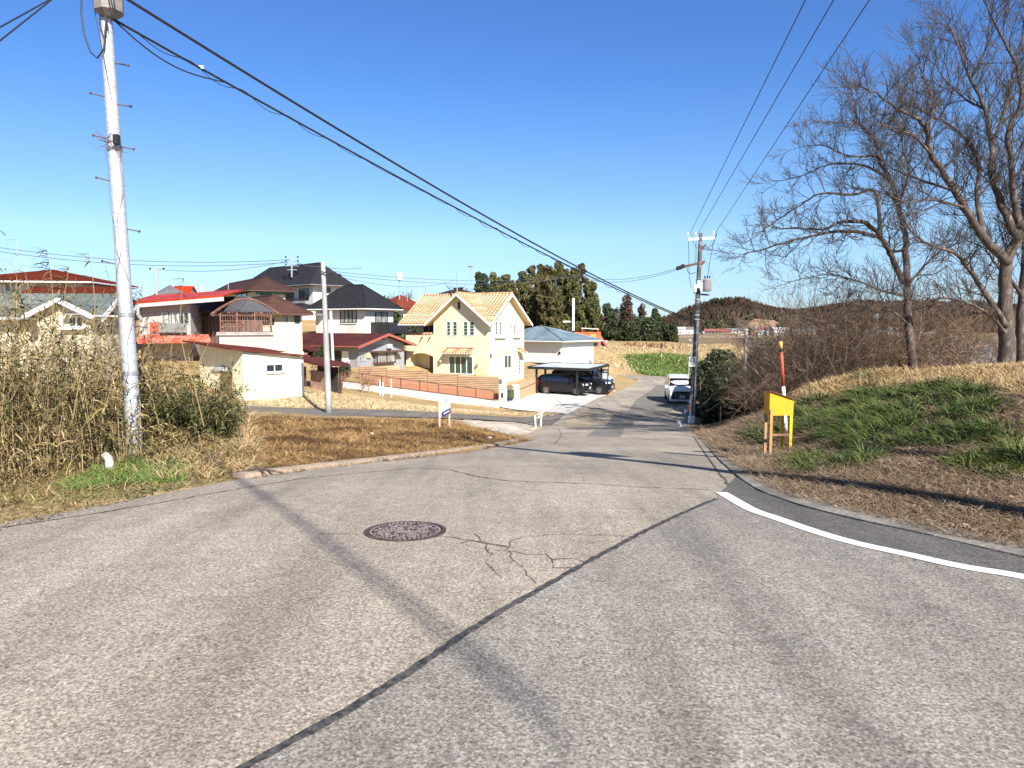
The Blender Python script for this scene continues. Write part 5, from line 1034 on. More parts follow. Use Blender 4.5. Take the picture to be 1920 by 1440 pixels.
Rb = pt(1476, 812, 14.2); Rb.z = g(Rb.x, Rb.y) - .1; a = pt(1474.5, 790, 14.2); b = pt(1463.5, 640, 14.2); T = thing('snow_pole', 'leaning rusty red and white banded snow pole behind the grit box', 'marker pole', Rb)
rw = M('rusty_red_paint', (.50, .085, .03), .6, col2=(.28, .07, .03), scale=14, var=.2); ww_ = M('worn_white_paint', (.75, .70, .66), .6, col2=(.45, .15, .08), scale=18, lo=.58, hi=.62, var=.1); org = M('orange_tip', (.75, .36, .10), .6)
seq = [(0, .12, rw), (.12, .30, ww_), (.30, .40, rw), (.40, .57, ww_), (.57, .93, rw), (.93, 1, org)]; full = b - Rb
for t0, t1, mt in seq: MB().tube([full * t0, full * t1], .036, 12).build('band', mt, T, smooth=True)
MB().tube([full * .90, full * .93], .042, 12).build('strap', blackm, T)
# sale sign
sA = pt(824.5, 810, 20.6); sB = pt(843, 802, 21.9); sA.z = g(sA.x, sA.y); sB.z = g(sB.x, sB.y); dS = sB - sA; T = thing('land_sign', 'white and blue for-sale board on two wooden stakes in the empty lot', 'sign', sA)
zt_ = pt(824, 748, 20.6).z - sA.z; zbm = pt(824, 783, 20.6).z - sA.z; stake = M('pale_stake', (.62, .50, .40), .8, var=.15); hz = Vector((dS.x, dS.y, 0)); nS = Vector((hz.y, -hz.x, 0)).normalized()
MB().beam((0, 0, -.2), (0, 0, zt_), .045).build('stake', stake, T); MB().beam(hz + Vector((0, 0, -.2)), hz + Vector((0, 0, zt_ - .02)), .045).build('stake', stake, T)
def sq(u0, u1, z0, z1, z2, z3, off, t): # quad on the board plane
    q = [hz * u0 + nS * off + Vector((0, 0, z0)), hz * u1 + nS * off + Vector((0, 0, z1)), hz * u1 + nS * off + Vector((0, 0, z2)), hz * u0 + nS * off + Vector((0, 0, z3))]; mm = MB(); mm.slab(q, 0, up=-nS * t); return mm
bd = sq(.04, .98, zbm, zbm, zt_, zt_, .04, .015).build('board', whitep, T); bl = M('sign_blue', (.03, .03, .20), .5); bh = zt_ - zbm
sq(.04, .98, zbm, zbm, zbm + bh * .26, zbm + bh * .26, .043, .002).build('blue_band', bl, bd); sq(.25, .85, zbm + bh * .09, zbm + bh * .09, zbm + bh * .17, zbm + bh * .17, .046, .002).build('white_bar', whitep, bd)
azS = math.atan2(hz.y, hz.x); t1_ = text('売地', .17, M('pale_ink', (.45, .52, .66), .6), bd, hz * .5 + nS * .045 + Vector((0, 0, zbm + bh * .78)), (R(90), 0, azS)); text('分譲中', .10, M('pale_green_ink', (.5, .68, .70), .6), bd, hz * .5 + nS * .045 + Vector((0, 0, zbm + bh * .5)), (R(90), 0, azS))
bA, bB = pt(1004.5, 797, 29), pt(1014, 795, 29.3); T = thing('barrier_frame', 'small white wooden barrier frame at the mouth of the lane', 'barrier', bA); m = MB()
MB().beam((0, 0, -.1), (-.03, 0, .42), .05).build('post', whitep, T); v = bB - bA; MB().beam(v + Vector((0, 0, -.1)), v + Vector((.03, 0, .44)), .05).build('post', whitep, T); MB().beam(Vector((.03, -.04, .3)), v + Vector((.08, -.04, .30)) + Vector((0, 0, .06)), .035).build('rail', whitep, T); MB().beam(Vector((.06, -.04, .44)), v + Vector((.1, -.04, .5)), .035).build('rail', whitep, T)
Pp = pt(205, 872, 9.6); Pp.z = g(Pp.x, Pp.y); T = thing('drain_pipe', 'short bent white plastic drain pipe end in the verge near the steel pole', 'pipe', Pp); MB().tube([(-.12, .1, .16), (-.06, .03, .20), (0, 0, .16), (.01, -.01, .08), (.015, -.015, 0)], [.045, .052, .055, .056, .056], 14).build('pipe', M('dirty_pvc', (.62, .58, .52), .5, col2=(.35, .3, .26), scale=14, var=.15), T, smooth=True)
for (px, py, D, lab) in ((1274.5, 800, 34, 'nearer white kerb stone left of the dark pole'), (1272.5, 790, 36, 'farther white kerb stone left of the dark pole')):
    p = pt(px, py, D); p.z = g(p.x, p.y); T = tag(MB().box((0, 0, .06), (.10, .5, .16)).build('kerb_stone', whitep), lab, 'kerb stone', 'white kerb stones by the pole'); T.location = p
bp_ = pt(1287, 792, 36.5); bp_.z = g(bp_.x, bp_.y); T = thing('wrapped_marker', 'grey-blue cloth-wrapped marker with white cap at the foot of the dark pole', 'marker', bp_); MB().tube([(.05, 0, 0), (.03, 0, .25), (-.02, 0, .45), (-.04, 0, .56)], [.09, .14, .12, .07], 8).build('wrapping', M('grey_blue_cloth', (.25, .28, .38), .9, var=.3), T); MB().lathe([(.08, .5), (.11, .58), (.08, .68), (.01, .7)], 8, (-.04, 0, 0)).build('cap', whitep, T)
om = pt(1290.5, 772, 38); T = thing('marker_post', 'short orange marker post behind the dark pole', 'marker post', om); MB().tube([(0, 0, -.4), (0, 0, .4)], .05, 8).build('post', M('orange_post', (.5, .12, .02), .7, var=.2), T)
for (px, py0, py1, D, lab) in ((1313.5, 716, 738, 40, 'thin rusty stake in the dark bushes'), (1351, 762, 785, 33, 'thin rusty stake in the brush right of the dark pole')):
    a = pt(px, py1, D); T = thing('rusty_stake', lab, 'stake', a); MB().tube([(0, 0, -.3), pt(px, py0, D) - a], .03, 6).build('stake', rust, T)
# orange machine, buckets, scrap on the plateau
om = pt(1101, 638, 106); om.z = g(om.x, om.y); T = thing('orange_machine', 'orange-red harvester with pale canopy parked before the bamboo', 'machine', om); orr = M('machine_orange', (.62, .08, .025), .5, col2=(.5, .14, .05), scale=2, var=.15)
MB().bx(-2.0, 1.9, -1, 1, .55, 2.1).build('body', orr, T); MB().slab([(-1.0, -1.1, 2.75), (1.6, -1.1, 2.6), (1.6, 1.1, 2.6), (-1.0, 1.1, 2.75)], .12).build('canopy', M('pale_canopy', (.72, .6, .48), .6), T)
for x in (-.9, 1.4): MB().bx(x, x + .1, -1, 1, 2.1, 2.6).build('canopy_post', orr, T)
MB().slab([(-2.0, -1, 2.1), (-2.7, -.8, 1.2), (-2.7, .8, 1.2), (-2.0, 1, 2.1)], .6).build('hopper', orr, T); MB().beam((1.8, -.5, 1.4), (2.9, -.5, .1), .35).build('conveyor', orr, T); MB().bx(-1.6, 1.4, -1.15, -.6, 0, .6).build('track', dark, T); MB().bx(-1.6, 1.4, .6, 1.15, 0, .6).build('track', dark, T); MB().bx(.3, 1.2, -1.03, -1.005, 1.0, 1.8).build('side_panel', M('orange_panel', (.7, .3, .12), .5), T)
for px, lab in ((1130.5, 'blue oil drum right of the orange machine'), (1135, 'paler drum next to the blue drum')):
    p = pt(px, 640, 106); p.z = g(p.x, p.y); T = thing('drum', lab, 'drum', p); MB().lathe([(.02, 0), (.3, .01), (.31, .3), (.29, .32), (.31, .6), (.3, .95), (.02, .96)], 12).build('drum', M('drum_blue', (.05, .09, .22), .5) if px < 1132 else M('drum_pale', (.4, .45, .5), .5), T)
yb = M('bucket_yellow', (.72, .42, .02), .6, col2=(.4, .2, .05), scale=3, var=.2)
for px, lab in ((1343, 'left yellow excavator bucket on the plateau'), (1369, 'right yellow excavator bucket on the plateau')):
    p = pt(px, 649, 112); p.z = g(p.x, p.y); T = thing('excavator_bucket', lab, 'bucket', p, R(random.uniform(-10, 10)), 'yellow excavator buckets'); m = MB(); m.slab([(-.45, -.3, 0), (.45, -.3, 0), (.5, .1, .9), (-.5, .1, .9)], 0, up=Vector((0, .12, 0))); m.slab([(-.5, .1, .9), (.5, .1, .9), (.45, .8, .3), (-.45, .8, .3)], .1); m.build('shell', yb, T); MB().slab([(-.52, -.3, 0), (-1.0, -.2, 0), (-.55, .1, .85)], 0, up=Vector((0, .5, 0))).build('side_cheek', dark, T); MB().slab([(.52, -.3, 0), (.9, -.2, 0), (.55, .1, .85)], 0, up=Vector((0, .5, 0))).build('side_cheek', dark, T)
scr = M('rusty_scrap', (.16, .06, .04), .9, var=.4, vscale=10)
for px, w_, h_, lab in ((1236, 5, 1.0, 'low round heap of rusty scrap on the plateau, leftmost'), (1262, 14, 1.5, 'long heap of rusty scrap bars on the plateau'), (1300, 8, .9, 'low heap of rusty scrap behind the dark pole'), (1195, 6, .7, 'small brown heap of broken wood on the plateau')):
    p = pt(px, 650, 114); p.z = g(p.x, p.y); m = MB(); W2 = w_ * .35
    for _ in range(int(w_ * 9)):
        c_ = Vector((random.uniform(-W2, W2), random.uniform(-1, 1), 0)); hh = h_ * (1 - (c_.x / W2)**2 * .6) * random.uniform(.3, 1); d = Vector((random.uniform(-1, 1), random.uniform(-.5, .5), random.uniform(-.2, 1.0))).normalized() * random.uniform(.4, 1.2); m.beam(c_ + Vector((0, 0, -.1)), c_ + d + Vector((0, 0, hh)), .12)
    o = tag(m.build('scrap_heap', scr), lab, 'scrap heap'); o.location = p
bn = pt(1850, 690, 62); T = thing('barn', 'long low grey-roofed barn seen through the bare trees on the right', 'barn', (bn.x, bn.y, Z(1850, 700, 62)), R(8)); MB().bx(-4.5, 7, 0, 5, -2, 1.0).build('wall', M('barn_wall', (.12, .10, .09), .9, var=.2), T); MB().slab([(-5, -.6, .8), (7.5, -.6, .8), (7.5, 3, 2.3), (-5, 3, 2.3)], .12).build('roof', metalroof('barn_roof', (.20, .19, .19), AX, .5), T)

# ---------------- vegetation ----------------
def blades(name, P, L_, Wd, mat, lean=(.2, .9), az=None, droop=.35, seg=3, az_spread=None):
    """curved tapering blades as one mesh; P (n,3) roots"""
    n = len(P); az = rng.uniform(0, 2 * np.pi, n) if az is None else az
    ln = rng.uniform(lean[0], lean[1], n); L_ = np.asarray(L_) * rng.uniform(.6, 1.25, n); Wd = np.asarray(Wd) * rng.uniform(.7, 1.3, n)
    d = np.stack([np.cos(az), np.sin(az), np.zeros(n)], -1); sd_ = np.stack([-np.sin(az), np.cos(az), np.zeros(n)], -1) 
    tw = rng.uniform(-1, 1, n)[:, None]; sd_ = sd_ + np.array([0, 0, 1.]) * tw * .7; sd_ /= np.linalg.norm(sd_, axis=1)[:, None]
    V = []; pos = P.copy(); th = ln.copy()
    for k in range(seg + 1):
        w_ = Wd * (1 if k == 0 else 1.0 - (k / seg)**2 * .92) * .5
        V.append(pos - sd_ * w_[:, None]); V.append(pos + sd_ * w_[:, None])
        st = (L_ / seg)[:, None]; pos = pos + (d * np.sin(th)[:, None] + np.array([0, 0, 1.]) * np.cos(th)[:, None]) * st; th = th + droop * rng.uniform(.5, 1.4, n)
    V = np.stack(V, 1).reshape(-1, 3); m = 2 * (seg + 1); base = (np.arange(n) * m)[:, None, None]
    F_ = (base + np.array([[2 * k, 2 * k + 1, 2 * k + 3, 2 * k + 2] for k in range(seg)])[None]).reshape(-1, 4)
    return npmesh(name, V, F_, mat)
def wpoly(pxs): return [tuple(gp(*p)[:2]) for p in pxs]
def scatter(P, n, fall=0, ref=8.0):
    xs = [p[0] for p in P]; yy = [p[1] for p in P]; out = np.zeros((0, 2))
    while len(out) < n:
        q = np.stack([rng.uniform(min(xs), max(xs), n * 3), rng.uniform(min(yy), max(yy), n * 3)], -1)
        k = inside(q[:, 0], q[:, 1], P)
        if fall: k &= rng.uniform(0, 1, len(q)) < (ref / np.maximum(ref, np.hypot(q[:, 0], q[:, 1])))**fall
        out = np.vstack([out, q[k]])
    out = out[:n]; z = G(out[:, 0], out[:, 1]); return np.column_stack([out, z])
strawm = M('dry_straw', (0, 0, 0), .85, island=((0, (.42, .30, .15)), (.3, (.55, .42, .25)), (.55, (.30, .19, .10)), (.8, (.50, .36, .16)), (1, (.20, .12, .065))), var=.15, spec=.2)
paleM = M('pale_straw', (0, 0, 0), .85, island=((0, (.58, .46, .26)), (.5, (.70, .58, .38)), (1, (.42, .30, .15))), var=.1, spec=.2)
mulchm = M('dead_grass', (0, 0, 0), .9, island=((0, (.15, .10, .06)), (.3, (.26, .185, .12)), (.55, (.10, .06, .035)), (.8, (.40, .31, .22)), (1, (.06, .038, .022))), var=.15, spec=.15)
greenm = M('green_blade', (0, 0, 0), .55, island=((0, (.028, .052, .012)), (.35, (.042, .078, .016)), (.6, (.065, .105, .024)), (.82, (.17, .18, .045)), (1, (.014, .028, .008))), col2=(.13, .155, .03), scale=.55, lo=.52, hi=.68, var=.12, spec=.35)
greenl = M('green_blade_light', (0, 0, 0), .6, island=((0, (.09, .17, .03)), (.5, (.14, .24, .05)), (.8, (.25, .30, .09)), (1, (.05, .10, .02))), var=.12, spec=.3)
bambm = M('sasa_leaf', (0, 0, 0), .65, island=((0, (.26, .18, .07)), (.2, (.52, .41, .22)), (.3, (.10, .10, .028)), (.46, (.15, .075, .04)), (.62, (.07, .09, .022)), (.74, (.36, .27, .10)), (.86, (.10, .055, .035)), (1, (.14, .14, .035))), col2=(.045, .055, .015), scale=1.1, lo=.47, hi=.62, var=.15, spec=.25)
stalkm = M('reed_stalk', (0, 0, 0), .7, island=((0, (.40, .30, .16)), (.4, (.26, .18, .09)), (.7, (.34, .28, .12)), (1, (.16, .10, .06))), var=.15)
def near(P): return np.maximum(.6, np.hypot(P[:, 0], P[:, 1]) / 9)
class TW:
    """fast tapered twig collector"""
    def __init__(s): s.V = []; s.F3 = []; s.n = 0
    def seg(s, pts, r0, r1, n=3):
        m = len(pts); o = s.n
        for i, p in enumerate(pts):
            d = (pts[min(i + 1, m - 1)] - pts[max(i - 1, 0)]); d = d.normalized() if d.length > 0 else Vector((0, 0, 1)); x = d.cross(Vector((.31, .2, .93))); x = x.normalized() if x.length > 1e-3 else Vector((1, 0, 0)); y = d.cross(x); r = r0 + (r1 - r0) * i / (m - 1)
            for k in range(n): a = 2 * math.pi * k / n; s.V.append((p.x + (x.x * math.cos(a) + y.x * math.sin(a)) * r, p.y + (x.y * math.cos(a) + y.y * math.sin(a)) * r, p.z + (x.z * math.cos(a) + y.z * math.sin(a)) * r))
        for i in range(m - 1):
            for k in range(n): k2 = (k + 1) % n; s.F3.append((o + i * n + k, o + i * n + k2, o + (i + 1) * n + k2, o + (i + 1) * n + k))
        s.n += m * n
    def build(s, name, mat, parent): o = npmesh(name, np.array(s.V), np.array(s.F3), mat); o.parent = parent; return o
MINR = .0048
def rv(): return Vector((random.gauss(0, 1), random.gauss(0, 1), random.gauss(0, 1))).normalized()
# right bank, dead grass
MUL = wpoly([(1310, 812), (1330, 812), (1400, 790), (1500, 770), (1600, 790), (1920, 870), (1920, 1040), (1750, 1004), (1600, 966), (1480, 934), (1405, 895), (1350, 850)])
P = scatter(MUL, 56000, 1.5, 5); s_ = near(P); tag(blades('dead_grass', P + [0, 0, .005], .17 * s_, .0045 * s_, mulchm, (.9, 1.5), droop=.18), 'matted brown dead grass on the lower right bank', kind='stuff')
P = scatter(MUL, 5000, 1.0, 5); s_ = near(P); tag(blades('dead_leaves', P + [0, 0, .02], .045 * s_, .03 * s_, mulchm, (1.0, 1.6), droop=.3, seg=2), 'brown dead leaves strewn over the lower right bank', kind='stuff')
TOP = wpoly([(1480, 765), (1560, 718), (1700, 700), (1930, 690), (1930, 760), (1860, 730), (1700, 722), (1600, 735), (1530, 760)])
P = scatter(TOP, 16000, 1, 12); s_ = near(P); tag(blades('dry_grass', P, .14 * s_, .006 * s_, strawm, (.4, 1.4)), 'straw-coloured dry grass on the crest of the right bank', kind='stuff')
RGT = wpoly([(1850, 745), (1930, 745), (1930, 850), (1890, 830), (1845, 790)])
P = scatter(RGT, 6000, 1, 8); s_ = near(P); tag(blades('dry_grass', P, .13 * s_, .006 * s_, mulchm, (.6, 1.5)), 'pale trampled dry grass at the right edge of the bank', kind='stuff')
GR = [wpoly([(1490, 790), (1500, 765), (1545, 748), (1600, 742), (1660, 740), (1720, 724), (1800, 722), (1850, 738), (1862, 790), (1905, 835), (1930, 850), (1930, 905), (1850, 895), (1780, 870), (1700, 835), (1640, 850), (1590, 845), (1520, 820)]),
      wpoly([(1430, 800), (1480, 785), (1490, 830), (1450, 840), (1410, 820)]), wpoly([(1470, 870), (1520, 850), (1560, 868), (1530, 890), (1480, 890)]), wpoly([(1570, 870), (1640, 845), (1650, 870), (1600, 885)]), wpoly([(1620, 712), (1660, 700), (1655, 722), (1615, 722)])]
roots = []
for P_, n in zip(GR, (900, 34, 26, 16, 16)):
    c = scatter(P_, n, .8, 7); c = c[wob(c[:, 0], c[:, 1], .55) > -.22]
    for x, y, z in c:
        dd = math.hypot(x, y); k = random.randint(20, 60); a = rng.uniform(0, 6.28, k); r_ = rng.uniform(0, .10, k) * (1 + dd / 14); X = x + r_ * np.cos(a); Y = y + r_ * np.sin(a); roots.append(np.column_stack([X, Y, np.full(k, z - .02), a, np.full(k, dd)]))
Rr = np.vstack(roots); s_ = np.maximum(.8, Rr[:, 4] / 10)
tag(blades('green_grass', Rr[:, :3], .27 * np.clip(s_, .8, 1.3) * (1 + .35 * wob(Rr[:, 0], Rr[:, 1], .4)), .011 * s_, greenm, (.15, .9), az=Rr[:, 3] + rng.normal(0, .5, len(Rr)), droop=.42, seg=4), 'lush dark green tufted grass on the right bank', kind='stuff')
P = scatter(GR[0], 9000, .8, 7); s_ = near(P); tag(blades('dry_grass', P, .2 * s_, .005 * s_, mulchm, (.7, 1.5)), 'dead stalks mixed into the green tufts on the bank', kind='stuff')
OFFR = [tuple(gp(*p)[:2]) for p in [(1925, 705), (1925, 1040), (2150, 1110), (2700, 1180), (2700, 760), (2300, 700)]]
P = scatter(OFFR, 26000, 1.2, 5); s_ = near(P); tag(blades('dead_grass', P, .17 * s_, .006 * s_, mulchm, (.7, 1.5), droop=.2), 'dead grass on the bank beyond the right edge of the picture', kind='stuff')
SLP = wpoly([(265, 860), (300, 800), (350, 775), (415, 768), (470, 785), (480, 830), (480, 893), (380, 900), (300, 905)])
P = scatter(SLP, 14000, .6, 8); s_ = near(P); tag(blades('dry_grass', P, .2 * s_, .007 * s_, strawm, (.6, 1.5)), 'golden dry grass sloping down right of the steel pole', kind='stuff')
P = scatter(SLP, 5000, .6, 8); s_ = near(P); tag(blades('dead_leaves', P, .14 * s_, .014 * s_, bambm, (.6, 1.6), seg=2), 'brown leaves and stems on the slope right of the steel pole', kind='stuff')
# lot straw on the left
LOT = wpoly([(395, 790), (500, 782), (700, 788), (850, 790), (960, 820), (1000, 826), (900, 845), (800, 858), (640, 876), (470, 900), (400, 860)])
P = scatter(LOT, 34000, 1.2, 8); s_ = near(P); tag(blades('dry_grass', P, .10 * s_, .005 * s_, M('lot_straw', (0, 0, 0), .9, island=((0, (.28, .165, .065)), (.35, (.50, .34, .15)), (.6, (.17, .09, .04)), (.85, (.38, .24, .10)), (1, (.08, .045, .025))), col2=(.10, .055, .028), scale=.7, lo=.45, hi=.62, var=.15, spec=.1), (.8, 1.5), droop=.15), 'brown cut straw over the empty lot', kind='stuff')
UP = wpoly([(420, 752), (455, 757), (572, 733), (640, 742), (800, 764), (925, 775), (1040, 780), (900, 776), (740, 769), (617, 766), (520, 763)])
P = scatter(UP, 12000, .5, 30); tag(blades('dry_grass', P, .26, .022, paleM, (.7, 1.5), droop=.2), 'pale dry grass between the lane and the retaining wall', kind='stuff')
EMB = wpoly([(1120, 680), (1130, 650), (1200, 646), (1380, 648), (1440, 672), (1430, 690), (1320, 700), (1310, 707), (1200, 700)])
P = scatter(EMB, 5000); tag(blades('dry_grass', P, .7, .07, paleM, (.5, 1.4)), 'tall pale grass on the embankment behind the road end', kind='stuff')
P = scatter(wpoly([(1170, 666), (1195, 700), (1250, 707), (1305, 707), (1310, 672), (1240, 664)]), 9000); tag(blades('green_grass', P, .5, .06, greenl, (.2, 1.1)), 'yellow-green grass on the embankment behind the road end', kind='stuff')
# dried bamboo grass thicket on the left
THK = wpoly([(-260, 1010), (0, 955), (120, 915), (235, 872), (330, 850), (395, 810), (412, 775), (400, 762), (300, 768), (150, 790), (-100, 790), (-400, 900)])
THK = [(-14, 5.6), (-8.6, 6.6), (-6.6, 8.0), (-5.8, 9.4), (-5.3, 10.8), (-5.1, 12.4), (-5.7, 14.2), (-6.8, 16.5), (-8.5, 17.6), (-13, 16), (-17, 13), (-18, 8)]
st = scatter(THK, 2700, .5, 7); leafP = []; leafA = []; leafL = []; sm = []
SV = []; SF = []; nv = 0
edge = seg_dist(st[:, 0], st[:, 1], THK)
for i, (x, y, z) in enumerate(st):
    e = min(1, .35 + edge[i] / 1.6); px_ = 960 + x / y * F; hmax = (3.6 if x < -8 else 2.9) if x < -7.0 or y > 12.0 else 2.1
    if y < 8.6: hmax = 1.7 + .6 * random.random()
    if px_ > 262: hmax = (2.9 if y > 14.0 else .4 + .5 * random.random())
    h = hmax * e * random.uniform(.6, 1.08); a = random.uniform(0, 6.28); ln = random.uniform(.05, .5) if random.random() < .7 else random.uniform(.6, 1.5); q = [Vector((x, y, z - .05))]
    if random.random() < .008 and hmax > 2: h *= 1.35
    nseg = 4; tht = ln * .3
    for k in range(nseg): q.append(q[-1] + Vector((math.cos(a) * math.sin(tht), math.sin(a) * math.sin(tht), math.cos(tht))) * h / nseg); tht += ln * .45
    w0 = .006 + .003 * random.random()
    for s2 in (0, 1):
        dx = Vector((math.cos(a + 1.57 * s2), math.sin(a + 1.57 * s2), 0)) * w0
        for k, p in enumerate(q): SV += [tuple(p - dx * (1 - k / 6)), tuple(p + dx * (1 - k / 6))]
        SF += [(nv + 2 * k, nv + 2 * k + 1, nv + 2 * k + 3, nv + 2 * k + 2) for k in range(nseg)]; nv += 2 * (nseg + 1)
    nl = int(10 + 16 * e)
    for _ in range(nl):
        t = random.uniform(.15, 1.0)**.8 * nseg; k = min(nseg - 1, int(t)); p = q[k].lerp(q[k + 1], t - k); leafP.append((p.x + random.gauss(0, .03), p.y + random.gauss(0, .03), p.z)); leafA.append(random.uniform(0, 6.28)); leafL.append(random.uniform(.13, .25))
tag(npmesh('reed_stalks', np.array(SV), np.array(SF), stalkm), 'dry upright stalks of the thicket on the left verge', kind='stuff')
lp_ = np.array(leafP); tag(blades('thicket_leaves', lp_, np.array(leafL), .019, bambm, (.5, 2.1), az=np.array(leafA), droop=.35), 'tangled tan and olive bamboo-grass leaves of the left thicket', kind='stuff')
P = scatter([(-16, 4.2), (-7, 5.7), (-5.0, 6.6), (-4.1, 8.2), (-4.0, 10), (-4.8, 13), (-6.5, 16), (-9, 14), (-8, 8), (-16, 8)], 24000, .8, 6); s_ = near(P); tag(blades('dry_litter', P, .14 * s_, .009 * s_, bambm, (.6, 1.5), droop=.2), 'dry leaf litter and straw at the foot of the left thicket', kind='stuff')
GL = wpoly([(110, 915), (180, 880), (250, 860), (330, 862), (365, 885), (340, 905), (200, 915), (130, 925)]); P = scatter(GL, 5200, .3, 6); tag(blades('green_grass', P, .15, .008, greenl, (.5, 1.4), droop=.4), 'fresh green grass at the foot of the steel pole', kind='stuff')
EDG = [(x - ox, y) for ox in (0,) for x, y in [(-13, 4.4), (-6.9, 5.2), (-5.7, 6.3), (-4.8, 7.8), (-4.2, 9.2), (-3.7, 10.4), (-3.25, 9.9), (-3.62, 7.9), (-4.2, 5.7), (-4.75, 3.9), (-6.2, 0)]]
P = scatter(EDG, 16000, .8, 5); s_ = near(P); tag(blades('verge_litter', P, .09 * s_, .010 * s_, bambm, (.8, 1.6), droop=.2, seg=2), 'fallen leaves and straw along the left road edge', kind='stuff')
P = scatter(EDG, 5000, .8, 5); P = P[wob(P[:, 0], P[:, 1], .7) > .15]; s_ = near(P); tag(blades('verge_grass', P, .12 * s_, .006 * s_, greenl, (.4, 1.4)), 'short green weeds along the left road edge', kind='stuff')
sasa = M('dark_sasa_leaf', (0, 0, 0), .6, island=((0, (.05, .07, .016)), (.35, (.10, .12, .03)), (.6, (.03, .045, .012)), (.8, (.22, .20, .07)), (1, (.14, .09, .045))), var=.2)
for px, t, b, D, w_, lab in ((340, 655, 800, 14.2, .85, 'dark green bamboo-grass clump just right of the steel pole'), (366, 676, 800, 14.6, .7, 'dark green bamboo-grass clump in the middle, left of the shed'), (396, 735, 820, 14.2, .4, 'low dark clump nearest the shed door')):
    bb = pt(px, b, D); bb.z = g(bb.x, bb.y); h = pt(px, t, D).z - bb.z; T = thing('bamboo_bush', lab, 'bush', bb, 0, 'dark clumps left of the shed'); tw = TW(); random.seed(px)
    q = []; 
    for i in range(46):
        a = random.uniform(0, 6.28); r_ = random.random() * w_ * .5; p0 = Vector((r_ * math.cos(a), r_ * math.sin(a), -.1)); d = Vector((math.cos(a) * .35, math.sin(a) * .35, 1)).normalized(); L_ = h * random.uniform(.6, 1.1); p1 = p0 + d * L_ * .6; p2 = p1 + (d + Vector((math.cos(a) * .5, math.sin(a) * .5, -.15))) * L_ * .4; tw.seg([p0, p1, p2], .008, .004)
        for k in range(60): t_ = random.uniform(.15, 1); pp = p0.lerp(p1, t_ / .6) if t_ < .6 else p1.lerp(p2, (t_ - .6) / .4); q.append((pp.x + random.gauss(0, .07), pp.y + random.gauss(0, .07), pp.z + random.gauss(0, .05)))
    tw.build('stems', stalkm, T); o = blades('leaves', np.array(q), .19, .024, sasa, (.9, 2.3), droop=.3); o.parent = T
random.seed(17)
# a few tall reeds standing above the thicket
reed = None
for (px, py, D, lean_, lab) in ((88, 468, 10.5, -1, 'tall plumed dead reed leaning left against the sky at the far left'), (165, 470, 10, -1, 'bare tall reed stem left of the steel pole'), (345, 520, 13, 1, 'thin reed tip right of the steel pole'), (262, 545, 12, 1, 'dark drooping reed tip just right of the steel pole'), (130, 500, 10.5, 1, 'short bare reed stem between the plumed reed and the steel pole')):
    tp = pt(px, py, D); bs = pt(px + 45 * (-lean_) * -1 * .8, 760, D); T = thing('tall_reed', lab, 'reed', bs, 0, 'tall reeds above the thicket'); q = [Vector((0, 0, -.4))]; d = tp - bs
    for k in range(1, 7): t = k / 6; q.append(d * t + Vector((.22 * lean_ * -math.sin(math.pi * t), 0, 0)))
    MB().tube(q, [.009 - .001 * k for k in range(7)], 5).build('stem', stalkm, T); n_ = 34 if 'plumed' in lab or 'drooping' in lab else 9
    lp2 = []; 
    for _ in range(n_): t = random.uniform(4.4, 6); k = min(5, int(t)); p = q[k].lerp(q[k + 1], t - k); lp2.append(p)
    o = blades('leaves', np.array(lp2), .24, .018, M('reed_leaf', (0, 0, 0), .7, island=((0, (.12, .11, .05)), (.5, (.22, .17, .07)), (1, (.07, .06, .035)))), (1.0, 1.9), az=rng.normal(math.pi if lean_ < 0 else 2.6, .7, n_), droop=.25); o.parent = T

# ---- trees ----
bark = M('bark', (.075, .055, .045), .9, col2=(.17, .14, .12), scale=6, stretch=(1, 1, .4), lo=.5, hi=.68, var=.35, vscale=18, bump=.5)
twigm = M('twig_bark', (.072, .058, .05), .85, var=.25)
def grow(tw, p, d, L, r, lev, up=.12, nch=5):
    k = 4 if lev > 1 else 3; pts = [p.copy()]
    for i in range(k): d = (d + rv() * .22 + Vector((0, 0, up * .5))).normalized(); pts.append(pts[-1] + d * L / k)
    tw.seg(pts, max(r, MINR), max(MINR * .8, r * .45), 3 if lev < 3 else 5)
    if lev <= 0: return
    for j in range(nch):
        t = (.2 + .8 * (j + random.random()) / nch) * k; i = min(k - 1, int(t)); q = pts[i].lerp(pts[i + 1], min(1, t - i)); dd = (pts[i + 1] - pts[i]).normalized(); nd = (dd + rv() * .75 + Vector((0, 0, up))).normalized()
        grow(tw, q, nd, L * random.uniform(.42, .7), max(.004, r * .55), lev - 1, up, nch)
def spline(P, n):
    out = []
    for i in range(len(P) - 1):
        a = P[max(0, i - 1)]; b = P[i]; c = P[i + 1]; d = P[min(len(P) - 1, i + 2)]
        for k in range(n):
            t = k / n; out.append(.5 * ((2 * b) + (c - a) * t + (2 * a - 5 * b + 4 * c - d) * t * t + (-a + 3 * b - 3 * c + d) * t**3))
    out.append(P[-1]); return out
def zpx(zx, zy): return 1380 + zx / 2.057, zy / 2.057
